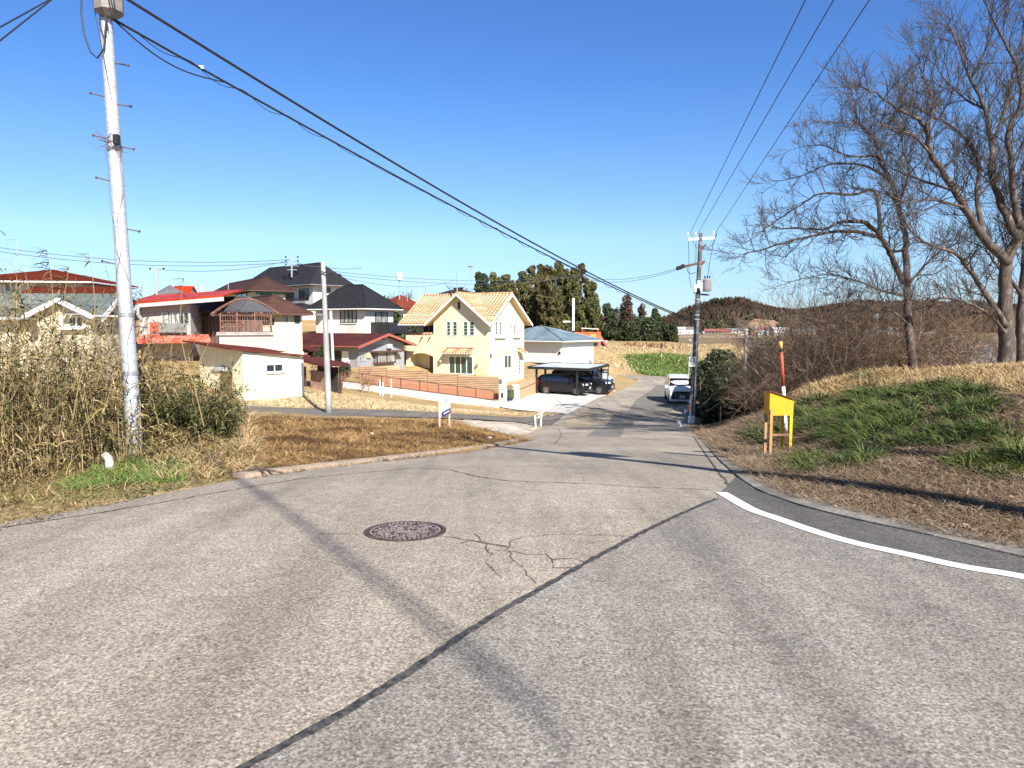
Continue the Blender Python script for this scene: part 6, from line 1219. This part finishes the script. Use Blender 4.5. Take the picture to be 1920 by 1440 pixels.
def baretree(name, label, D, limbs, origin, twr, den=5.4, group=None):
    o0 = Vector(origin); T = thing(name, label, 'tree', o0, 0, group); tw = TW(); first = True
    for (P, r0, r1, d0, d1, lev, clen) in limbs:
        n_ = len(P); pts = [pt(*zpx(*p), D + d0 + (d1 - d0) * i / (n_ - 1)) - o0 for i, p in enumerate(P)]
        if first: pts.insert(0, pts[0] + Vector((0, 0, -.6)))
        sp = spline(pts, 5); sp = [p + rv() * min(r0 * .25, .03) for p in sp]; m_ = len(sp)
        mb = MB(); mb.tube(sp, [r0 + (r1 - r0) * (i / (m_ - 1))**.8 + (.5 * r0 * max(0, 1 - i / 4)**2 if first else 0) for i in range(m_)], 12 if r0 > .06 else 7); mb.build('trunk' if first else 'limb', bark, T, smooth=True)
        Ltot = sum((b - a).length for a, b in zip(sp, sp[1:])); nchl = int(Ltot * den); st_ = .45 if first else .12
        for j in range(nchl):
            t = (st_ + (1 - st_) * (j + random.random()) / nchl) * (m_ - 1); i = min(m_ - 2, int(t)); q = sp[i].lerp(sp[i + 1], t - i); dd = (sp[i + 1] - sp[i]).normalized(); nd = (dd * .8 + rv() * .8 + Vector((0, 0, .15))).normalized()
            f = 1 - .45 * t / m_; grow(tw, q, nd, clen * f * random.uniform(.7, 1.45), max(.010, .022 * f), lev, .1, 5)
        grow(tw, sp[-1], (sp[-1] - sp[-2]).normalized(), clen * .8, r1, lev, .1, 6); first = False
    tw.build('twigs', twigm, T); return T
DA = 25.0; oa = pt(1713, 696, DA); 
baretree('bare_tree', 'bare tree whose long branches reach left over the fields, left of the two', DA, [
 ([(685, 1440), (667, 1280), (660, 1130), (655, 980), (650, 900), (615, 760), (590, 690), (545, 600), (540, 540), (470, 470), (455, 380)], .175, .022, 0, .8, 2, 1.3),
 ([(645, 1090), (600, 990), (562, 920), (500, 860), (400, 858), (340, 885), (260, 880), (170, 880)], .11, .02, 0, -2.5, 2, 1.2),
 ([(562, 918), (450, 893), (330, 902), (200, 932), (80, 968), (20, 982)], .07, .012, -.2, -2, 2, 1.1),
 ([(556, 900), (535, 740), (450, 750), (330, 745), (250, 790), (150, 855), (100, 890)], .07, .012, 0, 1.5, 2, 1.1),
 ([(590, 690), (500, 640), (420, 630), (340, 640), (250, 680), (150, 700)], .055, .01, .3, 2.5, 2, 1.1),
 ([(655, 1140), (560, 1120), (460, 1080), (350, 1060), (200, 1088)], .045, .01, 0, -3, 2, 1.0),
 ([(545, 600), (430, 600), (330, 560), (240, 570)], .045, .01, .5, 1.5, 2, 1.0), ([(540, 548), (490, 490), (400, 470), (310, 470)], .04, .01, .6, -1, 2, 1.0),
 ([(625, 790), (665, 660), (640, 560), (650, 470)], .05, .012, .3, -1.5, 2, 1.0), ([(655, 960), (600, 970), (590, 900)], .06, .02, 0, .8, 1, .8),
 ([(662, 1100), (740, 1010), (800, 960), (860, 940)], .05, .012, 0, 1.6, 2, 1.0), ([(672, 1260), (600, 1200), (500, 1180), (420, 1160)], .035, .01, 0, -1.6, 2, .9)], oa, .2, 3.9)
DB = 22.5; ob = pt(1889, 690, DB)
baretree('bare_tree', 'large pale-barked bare tree reaching out of the top right corner', DB, [
 ([(1046, 1415), (1045, 1280), (1040, 1150), (1047, 1010), (1085, 920), (1115, 830), (1120, 700), (1180, 500)], .30, .08, 0, .8, 2, 1.3),
 ([(1047, 1010), (960, 920), (880, 800), (820, 700), (750, 590), (740, 520), (700, 460), (620, 420), (540, 360), (470, 330)], .15, .012, 0, -2.4, 2, 1.25),
 ([(1085, 925), (1030, 800), (990, 700), (985, 560), (960, 420), (900, 300), (850, 160), (820, 90)], .14, .014, .2, 1.5, 2, 1.3),
 ([(1095, 900), (1070, 760), (1060, 640), (1050, 500), (1100, 400), (1080, 250), (1000, 100), (960, 10)], .12, .018, .3, -1, 2, 1.3),
 ([(955, 915), (930, 760), (935, 640), (890, 540), (800, 470), (720, 430), (640, 330)], .09, .012, 0, 1.8, 2, 1.2),
 ([(1045, 1260), (960, 1130), (900, 1040), (850, 980), (760, 950), (680, 900), (640, 830)], .10, .012, 0, -2, 2, 1.2),
 ([(880, 800), (760, 770), (650, 780), (560, 720)], .05, .01, -.8, -3, 2, 1.1), ([(850, 740), (700, 690), (590, 640), (540, 560)], .05, .01, -1, 1, 2, 1.1),
 ([(1045, 1290), (960, 1200), (820, 1150), (700, 1160), (600, 1130)], .06, .01, 0, -1.5, 2, 1.0), ([(985, 560), (1040, 420), (1070, 280), (1110, 120), (1120, -20)], .06, .02, .8, 2.4, 2, 1.3),
 ([(905, 300), (960, 200), (980, 80), (1000, -30)], .04, .012, 1.5, 1, 2, 1.2), ([(750, 590), (680, 520), (600, 500), (520, 440)], .045, .01, -1.8, -3, 2, 1.1),
 ([(740, 520), (760, 400), (720, 290), (700, 210)], .045, .01, -1.8, -.6, 2, 1.15), ([(960, 420), (880, 380), (800, 300), (760, 220)], .045, .01, 1, 2, 2, 1.2), ([(1100, 880), (1180, 700), (1230, 450), (1240, 200)], .12, .03, .2, 1, 2, 1.3)], ob, .3)
DC = 25; oc = pt(1922, 700, DC)
baretree('bare_tree', 'dark-trunked bare tree cut by the right edge of the picture', DC, [
 ([(1105, 1420), (1100, 1250), (1112, 1080), (1120, 900), (1150, 700)], .24, .08, 0, 0, 2, 1.2), ([(1108, 1150), (1060, 1080), (1000, 1020), (960, 960), (900, 930)], .08, .012, 0, -1.5, 2, 1.1), ([(1118, 930), (1060, 830), (1010, 740), (1000, 650)], .08, .012, 0, 1.5, 2, 1.2)], oc, .24)
# ---- brown brush of bare shrubs ----
brm = M('brush_twig', (0, 0, 0), .85, island=((0, (.14, .075, .045)), (.4, (.24, .16, .10)), (.7, (.09, .05, .035)), (1, (.42, .33, .22))), var=.2)
def bareshrub(seed, h, w_, nst):
    random.seed(seed); tw = TW()
    for i in range(nst):
        a = random.uniform(0, 6.28); r_ = random.uniform(0, w_ * .35); p = Vector((r_ * math.cos(a), r_ * math.sin(a), -.3)); d = Vector((math.cos(a) * .55 + random.gauss(0, .35), math.sin(a) * .5 + random.gauss(0, .3), 1)).normalized()
        grow(tw, p, d, h * random.uniform(.55, 1.1), .014, 2, -.05, 4)
    return npmesh('twigs', np.array(tw.V), np.array(tw.F3), brm)
protos = [bareshrub(s, 2.4, 3.0, 34) for s in (1, 2, 3)]; random.seed(5); used_p = set()
BR = [(1425, 745, 36, .9), (1455, 740, 33, 1.0), (1485, 735, 31, 1.1), (1530, 725, 30, 1.15), (1575, 715, 30, 1.2), (1620, 708, 29, 1.2), (1665, 704, 29, 1.1), (1745, 702, 30, 1.0), (1790, 700, 30, 1.0), (1840, 698, 29, .95), (1900, 696, 29, 1.0), (1440, 760, 28, .7), (1462, 745, 27, .85), (1500, 733, 26, .9), (1545, 720, 26, .95), (1600, 712, 26, .9), (1640, 706, 26, .8), (1450, 725, 48, 1.1), (1430, 720, 46, 1.3), (1490, 712, 44, 1.4), (1560, 705, 44, 1.4), (1630, 702, 42, 1.3), (1700, 700, 42, 1.2), (1425, 770, 26, .55)]
posn = ['nearest the dark bushes', 'behind the concrete post', 'right of the concrete post', 'left behind the snow pole', 'behind the snow pole', 'just right of the snow pole', 'midway between snow pole and left bare tree', 'right of the left bare tree trunk', 'between the two tree trunks', 'left of the pale trunk', 'under the pale tree', 'in front of the concrete post', 'left of the grit box roof', 'above the grit box', 'right above the grit box', 'on the bank edge right of the snow pole', 'at the foot of the left bare tree', 'far behind the evergreen bushes', 'far behind the concrete post', 'far behind the grit box', 'far behind the snow pole', 'far left of the bare tree', 'far behind the left bare tree', 'low left of the grit box']
for i, ((px, py, D, s), ps) in enumerate(zip(BR, posn)):
    p = pt(px, py, D); p.z = min(p.z, g(p.x, p.y) + .2); T = thing('bare_shrub', 'brown leafless shrub ' + ps, 'shrub', p, random.uniform(0, 6.28), 'brown leafless shrubs on the right'); j = i % 3
    o = protos[j] if j not in used_p else protos[j].copy(); 
    if j in used_p: COL.objects.link(o)
    used_p.add(j); o.parent = T; T.scale = (s, s, s * random.uniform(.9, 1.15) * (1.3 if px > 1470 else 1.05))
# ---- leafy crowns ----
def leafcloud(name, C_, n, size, mat, parent=None, squash=1, droop=0):
    """C_: list of (x,y,z,rx,rz) clumps; many small leaf faces"""
    C_ = np.array(C_); vol = C_[:, 3]**2 * C_[:, 4]; k = rng.choice(len(C_), n, p=vol / vol.sum()); d = rng.normal(0, 1, (n, 3)); d /= np.linalg.norm(d, axis=1)[:, None]; r = rng.uniform(.35, 1, n)**.45
    P = C_[k, :3] + d * r[:, None] * np.stack([C_[k, 3], C_[k, 3], C_[k, 4]], -1)
    u = rng.normal(0, 1, (n, 3)); u[:, 2] -= droop; u /= np.linalg.norm(u, axis=1)[:, None]; v = np.cross(u, rng.normal(0, 1, (n, 3))); v /= np.linalg.norm(v, axis=1)[:, None]; s = size * rng.uniform(.5, 1.4, n)[:, None]
    V = np.stack([P - u * s, P + v * s * .45, P + u * s, P - v * s * .45], 1).reshape(-1, 3); F_ = np.arange(4 * n).reshape(-1, 4)
    o = npmesh(name, V, F_, mat)
    if parent: o.parent = parent
    return o
bamA = M('bamboo_leaf', (0, 0, 0), .7, island=((0, (.06, .068, .018)), (.3, (.11, .11, .03)), (.6, (.04, .05, .014)), (.88, (.17, .15, .045)), (1, (.02, .03, .01))), var=.2, vscale=.5)
bamB = M('yellow_bamboo_leaf', (0, 0, 0), .7, island=((0, (.10, .085, .025)), (.4, (.16, .12, .04)), (.7, (.06, .055, .018)), (1, (.035, .038, .012))), var=.2, vscale=.5)
everm = M('evergreen_leaf', (0, 0, 0), .6, island=((0, (.03, .048, .018)), (.4, (.05, .07, .022)), (.75, (.018, .03, .012)), (1, (.09, .09, .03))), var=.2)
cedm = M('brown_cedar_leaf', (0, 0, 0), .8, island=((0, (.085, .04, .025)), (.5, (.05, .03, .02)), (1, (.12, .06, .035))), var=.2)
culm = M('bamboo_culm', (.22, .22, .08), .6, col2=(.30, .26, .12), scale=.6, var=.2)
def cl(h, w_, n, z0=.1, cone=0, rr=.3):
    out = []
    for i in range(n):
        t = z0 + (1 - z0) * (i + random.random()) / n; ww = w_ * ((1 - t)**.7 * 1.1 + .1 if cone else (math.sin(math.pi * min(1, t * .8 + .18)))**.6)
        a = random.uniform(0, 6.28); r_ = ww * random.uniform(.2, .8) * (.6 if cone else 1); s = max(.18, w_ * rr * random.uniform(.6, 1.2) * (1 - .5 * t if cone else 1)); out.append((r_ * math.cos(a), r_ * math.sin(a), h * t, s, s * random.uniform(.7, 1.6)))
    return out
def ptree(nm, px, pyt, pyb, D, w_, mat, n, size, lab, cat='tree', grp=None, cone=0, trunk=None, tr=.15, ncl=16, droop=0, rr=.3, z0=.12, tlab='trunk'):
    b = pt(px, pyb, D); h = (pyb - pyt) / F * D; T = thing(nm, lab, cat, b, 0, grp); m = MB(); nt_ = 3 if tlab == 'culm' else 1
    for i in range(nt_): x_ = (i - nt_ // 2) * w_ * .3; MB().tube([(x_, 0, -2), (x_, 0, h * .4), (x_ + (w_ * .1 if nt_ > 1 else 0), .1, h * .9)], [tr, tr * .8, tr * .2], 6).build(tlab, trunk or bark, T)
    leafcloud('crown', cl(h, w_, ncl, z0, cone, rr), n, size, mat, T, droop=droop); return T
random.seed(21)
BG = 'bamboo at the edge of the grove'
for px, t, w_, k, lab in ((903, 517, 2.6, 'e', 'leftmost dark evergreen crown behind the orange roof'), (928, 520, 2.6, 'a', 'dark green crown second from the left of the grove'), (950, 519, 2.2, 'a', 'rounded green crown left of the yellow bamboo'), (962, 530, 1.7, 'y', 'yellowish bamboo plume left of the grove centre'), (980, 512, 2.2, 'a', 'bamboo plume where the grove begins to rise'), (997, 503, 2.2, 'y', 'tall yellow-brown bamboo plume on the left shoulder'), (1012, 500, 2.2, 'a', 'tall dark bamboo plume near the grove top'), (1028, 504, 2.2, 'y', 'golden bamboo plume at the grove centre'), (1046, 497, 2.2, 'a', 'tallest bamboo plume of the grove'), (1060, 508, 2.2, 'y', 'brown bamboo plume right of the tallest'), (1074, 506, 2.1, 'a', 'bamboo plume behind the street light pole'), (1090, 500, 2.0, 'y', 'sparse tall bamboo plume near the right end'), (1105, 530, 2.0, 'a', 'lower bamboo plume on the right side'), (1115, 560, 1.6, 'a', 'small rightmost bamboo plume of the grove'), (1005, 560, 3.5, 'a', 'low front bamboo mass beside the warehouse roof, left'), (1045, 565, 3.5, 'y', 'low front bamboo mass behind the warehouse roof'), (1088, 575, 3.0, 'a', 'low front bamboo mass left of the orange machine')):
    ptree('bamboo_clump' if k != 'e' else 'evergreen_tree', px, t, 642, random.uniform(112, 128), w_, {'a': bamA, 'y': bamB, 'e': everm}[k], 9000, .24, lab, 'bamboo' if k != 'e' else 'tree', BG if k != 'e' else None, trunk=culm if k != 'e' else None, tr=.07 if k != 'e' else .2, ncl=80, droop=.8, rr=.21, tlab='culm' if k != 'e' else 'trunk', z0=.03)
for px, t, b, D, w_, mt, lab, cone in ((1175, 556, 641, 130, 3.2, cedm, 'tallest brown cedar beyond the plateau', 1), (1203, 574, 641, 132, 2.4, cedm, 'smaller brown cedar right of the tallest one', 1), (1140, 575, 641, 134, 1.6, everm, 'slim dark tree left of the tallest cedar', 0), (1155, 592, 641, 130, 2.6, everm, 'low dark evergreen left of the tallest cedar', 0), (1190, 603, 641, 129, 2.8, everm, 'broad dark evergreen between the two cedars', 0), (1217, 603, 641, 128, 2.2, everm, 'broad dark evergreen right of the smaller cedar', 0), (1240, 608, 642, 130, 1.6, everm, 'small dark evergreen left of the green rounded tree', 0), (1262, 612, 643, 128, 1.3, everm, 'rounded green tree by the scrap heap', 0), (1130, 600, 641, 132, 2.0, cedm, 'brownish low tree beside the orange machine', 0), (1228, 586, 641, 150, 1.4, everm, 'thin pine with flat top far behind the evergreens', 0)):
    ptree('conifer_tree', px, t, b, D, w_, mt, 3600, .26, lab, 'tree', 'trees beyond the plateau', cone, ncl=26, rr=.42, tr=.25)
for px, t, b, D, w_, lab in ((1343, 665, 760, 43, 1.3, 'tall dark evergreen bush just right of the dark pole'), (1366, 690, 770, 40, 1.3, 'dark evergreen bush left of the concrete post'), (1336, 715, 795, 38.5, .9, 'lower dark evergreen bush at the foot of the dark pole'), (1362, 730, 800, 36, 1.2, 'broad dark bush in front of the concrete post'), (1322, 680, 745, 46, .8, 'dark bush partly behind the dark pole'), (1425, 660, 720, 50, 1.6, 'dark bush behind the concrete post to its right'), (1385, 725, 780, 35, 1.1, 'dark bush merging into the brown brush')):
    ptree('evergreen_bush', px, t, b, D, w_ * 1.35, everm, 9000, .10, lab, 'bush', 'dark evergreen bushes by the pole', ncl=34, rr=.3, tr=.05, z0=.02)
for px, t, b, D, w_, lab in ((645, 683, 705, 47, .45, 'round clipped shrub with reddish top beside the grey bungalow'), (604, 656, 690, 52, .8, 'leafy garden bush in front of the bungalow window'), (722, 590, 640, 85, 3.0, 'dark tree behind the white house balcony'), (700, 600, 640, 88, 2.5, 'dark tree in the gap below the white house balcony'), (752, 608, 640, 82, 2.2, 'dark tree between the white and cream houses')):
    ptree('garden_bush' if D < 60 else 'dark_tree', px, t, b, D, w_, everm, 2600, .05 if D < 60 else .22, lab, 'bush' if D < 60 else 'tree', ncl=14, rr=.5, tr=.05, z0=.25)
# small bare fruit trees and stakes in front of the retaining wall
random.seed(3); fr = M('pinkish_twig', (.34, .19, .13), .85, var=.2)
for px, b, lab in ((679, 742, 'left of two small bare pruned trees before the white wall'), (690, 744, 'right of two small bare pruned trees before the white wall'), (634, 748, 'low leafless bush right of the grey concrete pole')):
    p = pt(px, b, 45); T = thing('small_bare_tree', lab, 'tree', p); tw = TW(); MB().tube([(0, 0, -.2), (.04, 0, .6), (-.02, .05, 1.1)], [.07, .055, .04], 7).build('trunk', fr, T)
    for _ in range(9): grow(tw, Vector((0, 0, random.uniform(.5, 1.1))), (rv() * .7 + Vector((0, 0, .6))).normalized(), random.uniform(.7, 1.2), .022, 2, .05, 3)
    tw.build('twigs', fr, T)
for px, t, b in ((713, 712, 745), (718, 716, 746), (734, 710, 744)):
    p = pt(px, b, 44.5); T = thing('white_stake', {713: 'left white stake of three before the retaining wall', 718: 'middle white stake of three before the retaining wall', 734: 'right and tallest white stake before the retaining wall'}[px], 'stake', p, 0, 'white stakes before the wall'); MB().tube([(0, 0, -.1), (0, 0, (b - t) / F * 44.5)], .035, 6).build('stake', whitep, T)
for px, t in ((768, 548), (735, 555), (722, 562), (860, 534)):
    p = pt(px, 590, 115); T = thing('distant_bare_tree', {768: 'distant bare treetop left of the orange tile roof', 735: 'distant bare treetop above the russet roof', 722: 'distant bare treetop just right of the black hip roof', 860: 'flat bare treetop behind the aerial mast'}[px], 'tree', p, 0, 'distant bare treetops behind the houses'); tw = TW(); h = (590 - t) / F * 115; MB().tube([(0, 0, -1), (0, 0, h * .6)], .12, 6).build('trunk', bark, T)
    for _ in range(12): grow(tw, Vector((0, 0, h * random.uniform(.35, .6))), (rv() + Vector((0, 0, .5))).normalized(), h * .42, .05, 2, .1, 4)
    tw.build('twigs', twigm, T)
# scattered stones and sticks
random.seed(9); stm = M('pale_stone', (.55, .48, .40), .9, var=.2)
for px, py, s, lab in ((1810, 990, .035, 'small pinkish stone on the lower right bank'), (697, 815, .06, 'pale stone on the brown lot left of the sign'), (918, 823, .07, 'pale stone near the kerb right of the sign')):
    p = gp(px, py); o = MB().lathe([(s * .5, 0), (s, s * .3), (s * .7, s * .8), (.005, s * .9)], 7).build('stone', stm); o.location = p; tag(o, lab, 'stone')
p = gp(330, 895); T = MB().tube([(0, 0, .02), (.3, .1, .09), (.62, .12, .02)], [.014, .02, .01], 6).tube([(.3, .1, .09), (.5, -.1, .03)], .012, 5).build('fallen_branch', bark); T.location = (p.x + .7, p.y, p.z); tag(T, 'broken dark branch on the verge right of the steel pole', 'branch')

# ---------------- far hills, wood, town ----------------
SIL = [(300, 618), (900, 616), (1100, 608), (1180, 602), (1250, 592), (1290, 574), (1335, 562), (1390, 561), (1440, 572), (1490, 577), (1530, 573), (1600, 566), (1700, 562), (1800, 566), (1920, 568), (2150, 572), (2500, 590), (3200, 600)]
sx_ = np.array([s[0] for s in SIL]); sy_ = np.array([s[1] for s in SIL]); DH = 1050.0
ths = np.linspace(200, 3200, 260); dps = np.linspace(780, 1500, 30); HV = []
def hillz(px, D):
    top = (610 - (np.interp(px, sx_, sy_) + 13)) / F * DH + 1.6 + 7; t = (D - 780) / (DH - 780); b = sstep(t) if D <= DH else 1 - .35 * (D - DH) / 450
    return -7.4 + top * max(0, b) * (1 + .04 * math.sin(px * .03 + D * .01))
for D in dps:
    for px in ths: HV.append(((px - 960) / F * D, D, hillz(px, D)))
nxh = len(ths); ih = np.arange(len(HV)).reshape(len(dps), nxh); FH = np.stack([ih[:-1, :-1], ih[:-1, 1:], ih[1:, 1:], ih[1:, :-1]], -1).reshape(-1, 4)
tag(npmesh('hill', np.array(HV), FH, M('hill_floor', (.07, .045, .03), .95, col2=(.11, .075, .045), scale=.01, var=.2, vscale=.05), True), 'low wooded hills on the horizon', kind='structure')
n = 9000; px_ = rng.uniform(1080, 2250, n); D_ = rng.uniform(810, 1120, n)
clear = (px_ > 1378) & (px_ < 1468) & (D_ < 900) & (D_ > 800); px_, D_ = px_[~clear], D_[~clear]; n = len(px_)
zz = np.array([hillz(a, b) for a, b in zip(px_, D_)]); X_ = (px_ - 960) / F * D_
conif = (wob(X_, D_, 45) > .1); hgt = np.where(conif, rng.uniform(9, 14, n), rng.uniform(7, 10, n)); rad = np.where(conif, rng.uniform(2.2, 3.2, n), rng.uniform(3.5, 5, n))
TV = []; TF = []; 
lv = [(0, 1.0), (.35, .95), (.7, .55), (1, .05)]; nn_ = 6; A6_ = np.arange(nn_) * math.tau / nn_
for li, (fz, fr_) in enumerate(lv):
    ang = A6_[None] + rng.uniform(0, .6, (n, 1)); rr_ = rad[:, None] * np.where(conif[:, None], fr_, [.8, 1, .9, .15][li]) * rng.uniform(.65, 1.3, (n, nn_))
    TV.append(np.stack([X_[:, None] + rr_ * np.cos(ang), D_[:, None] + rr_ * np.sin(ang), (zz + hgt * fz)[:, None] + rng.uniform(-.7, .7, (n, nn_))], -1))
TVa = np.stack(TV, 1).reshape(-1, 3); b_ = (np.arange(n) * 24)[:, None, None]
fl = np.array([[l * 6 + k, l * 6 + (k + 1) % 6, (l + 1) * 6 + (k + 1) % 6, (l + 1) * 6 + k] for l in range(3) for k in range(6)])
woodm = M('hill_wood', (0, 0, 0), .9, island=((0, (.03, .024, .018)), (.25, (.05, .028, .022)), (.5, (.02, .024, .015)), (.75, (.075, .048, .035)), (1, (.035, .032, .02))), var=.45, vscale=.012, spec=.05)
tag(npmesh('hill_wood', TVa, (b_ + fl[None]).reshape(-1, 4), woodm), 'brown and dark green wood covering the far hills', kind='stuff')
# clearing and fields
def flat(name, pxs, mat, z, lab): 
    q = [(lambda r: (r.x * ((z - CAMZ) / r.z), (z - CAMZ) / r.z, z))(ray(*p)) for p in pxs]; m = MB(); m.add(q, [tuple(range(len(q)))[::-1]]); tag(m.build(name, mat), lab, kind='structure')
fA = M('stubble_field', (.33, .25, .15), .95, col2=(.26, .19, .11), scale=.02, var=.2, vscale=.3); fB = M('bare_field', (.17, .12, .08), .95, col2=(.12, .09, .06), scale=.02, var=.2, vscale=.3)
flat('field', [(1180, 634), (1800, 634), (1800, 629), (1180, 629)], fA, -6.9, 'pale stubble field before the far houses')
flat('field', [(1400, 655), (1880, 652), (1880, 646), (1400, 648)], fA, -6.88, 'pale strip of dry field behind the bare trees')
flat('field', [(1380, 646), (1900, 646), (1900, 637), (1380, 637)], fB, -6.92, 'dark ploughed field behind the bare trees')
m = MB(); vs = []
for j, D in enumerate((800, 830, 862, 895)):
    for i in range(9): px = 1378 + i * (11 - j * 1.6) + j * 10 + random.uniform(-2, 2); vs.append(((px - 960) / F * D, D, hillz(px, D) + 1.2 + (3 if 0 < i < 8 else 0)))
m.add(vs, [(j * 9 + i, j * 9 + i + 1, (j + 1) * 9 + i + 1, (j + 1) * 9 + i) for j in range(3) for i in range(8)]); tag(m.build('hill_clearing', M('cut_earth', (.42, .28, .16), .95, col2=(.30, .19, .11), scale=.03, var=.3, vscale=.2), smooth=True), 'bare tan cutting on the hillside', kind='structure')
walls_ = [M('far_white', (.7, .7, .68), .8, var=.1), M('far_cream', (.6, .55, .45), .8, var=.1), M('far_brown', (.25, .18, .14), .8, var=.1)]
roofs_ = [M('far_roof_blue', (.22, .30, .35), .6, var=.1), M('far_roof_red', (.30, .10, .08), .7, var=.1), M('far_roof_grey', (.16, .16, .17), .7, var=.1), M('far_roof_pale', (.5, .5, .5), .7, var=.1)]
TOWN = [(1262, 621, 9, 0, 2, 'white house with grey roof at the left end'), (1275, 622, 8, 0, 3, 'white gabled house second from the left'), (1290, 621, 9, 0, 2, 'white house just left of the dark pole'), (1322, 620, 6, 0, 3, 'small white house right of the dark pole'), (1345, 622, 22, 2, 1, 'long red-roofed row'), (1377, 618, 18, 1, 0, 'wide pale-blue-roofed hall'), (1400, 620, 10, 2, 1, 'brown house with red roof right of the blue hall'), (1392, 626, 7, 1, 2, 'small cream house before the blue hall'), (1415, 622, 10, 2, 2, 'dark grey house above the concrete post'), (1430, 624, 8, 0, 1, 'small house right of the concrete post'), (1441, 625, 6, 0, 2, 'tiny white house below the cutting'), (1451, 626, 6, 0, 3, 'bright white gable below the cutting'), (1468, 627, 6, 1, 3, 'low cream shed right of the cutting'), (1483, 620, 14, 0, 0, 'long two-storey house with pale green roof'), (1508, 624, 16, 1, 0, 'pale green-roofed house with a broad front'), (1595, 621, 20, 2, 2, 'dark long house behind the bare trees'), (1640, 624, 16, 2, 0, 'blue-roofed shed behind the bare trees'), (1672, 625, 8, 0, 3, 'white round-roofed barn behind the left bare tree'), (1730, 622, 14, 1, 2, 'grey-roofed house between the two bare trees')]
for i, (px, py, w_, wm, rm__, lab) in enumerate(TOWN):
    D = 760 - (py - 618) * 18; z = -7.1; x = (px - 960) / F * D; T = thing('far_house', lab + ' in the distant village', 'house', (x, D, z), R(random.uniform(-25, 25)), 'distant village houses'); W2 = w_ / 2 * 1.1; dp_ = 3.6; h = (3.2 if w_ > 12 else 5.0)
    MB().bx(-W2, W2, -dp_, dp_, -1, h).build('wall', walls_[wm], T); m = MB(); m.slab([(-W2 - .6, -dp_ - .6, h), (W2 + .6, -dp_ - .6, h), (W2 + .6, 0, h + 2.2), (-W2 - .6, 0, h + 2.2)], .25).slab([(-W2 - .6, dp_ + .6, h), (W2 + .6, dp_ + .6, h), (W2 + .6, 0, h + 2.2), (-W2 - .6, 0, h + 2.2)], .25); m.build('roof', roofs_[rm__], T); m = MB()
    for k in range(max(2, int(w_ / 4))): m.bx(-W2 + 1 + k * 3.2, -W2 + 2.4 + k * 3.2, -dp_ - .05, -dp_ - .002, 1, 2.3)
    m.build('window_row', glass, T)
for k, (px, pyt, w_) in enumerate(((1345, 600, 8), (1262, 606, 6), (1468, 604, 8), (1325, 608, 5), (1530, 608, 7), (1570, 605, 7))):
    ptree('village_tree', px, pyt, 627, 700, w_, everm if k != 0 else bamA, 900, 1.1, ['green bamboo mass above the red-roofed row', 'dark tree behind the leftmost white house', 'dark tree at the right end of the cutting', 'dark tree beside the small white house', 'dark tree right of the pale green roofs', 'dark tree behind the bare shrubs'][k] + ' in the village', 'tree', 'distant village trees', ncl=10, rr=.5, tr=.4)
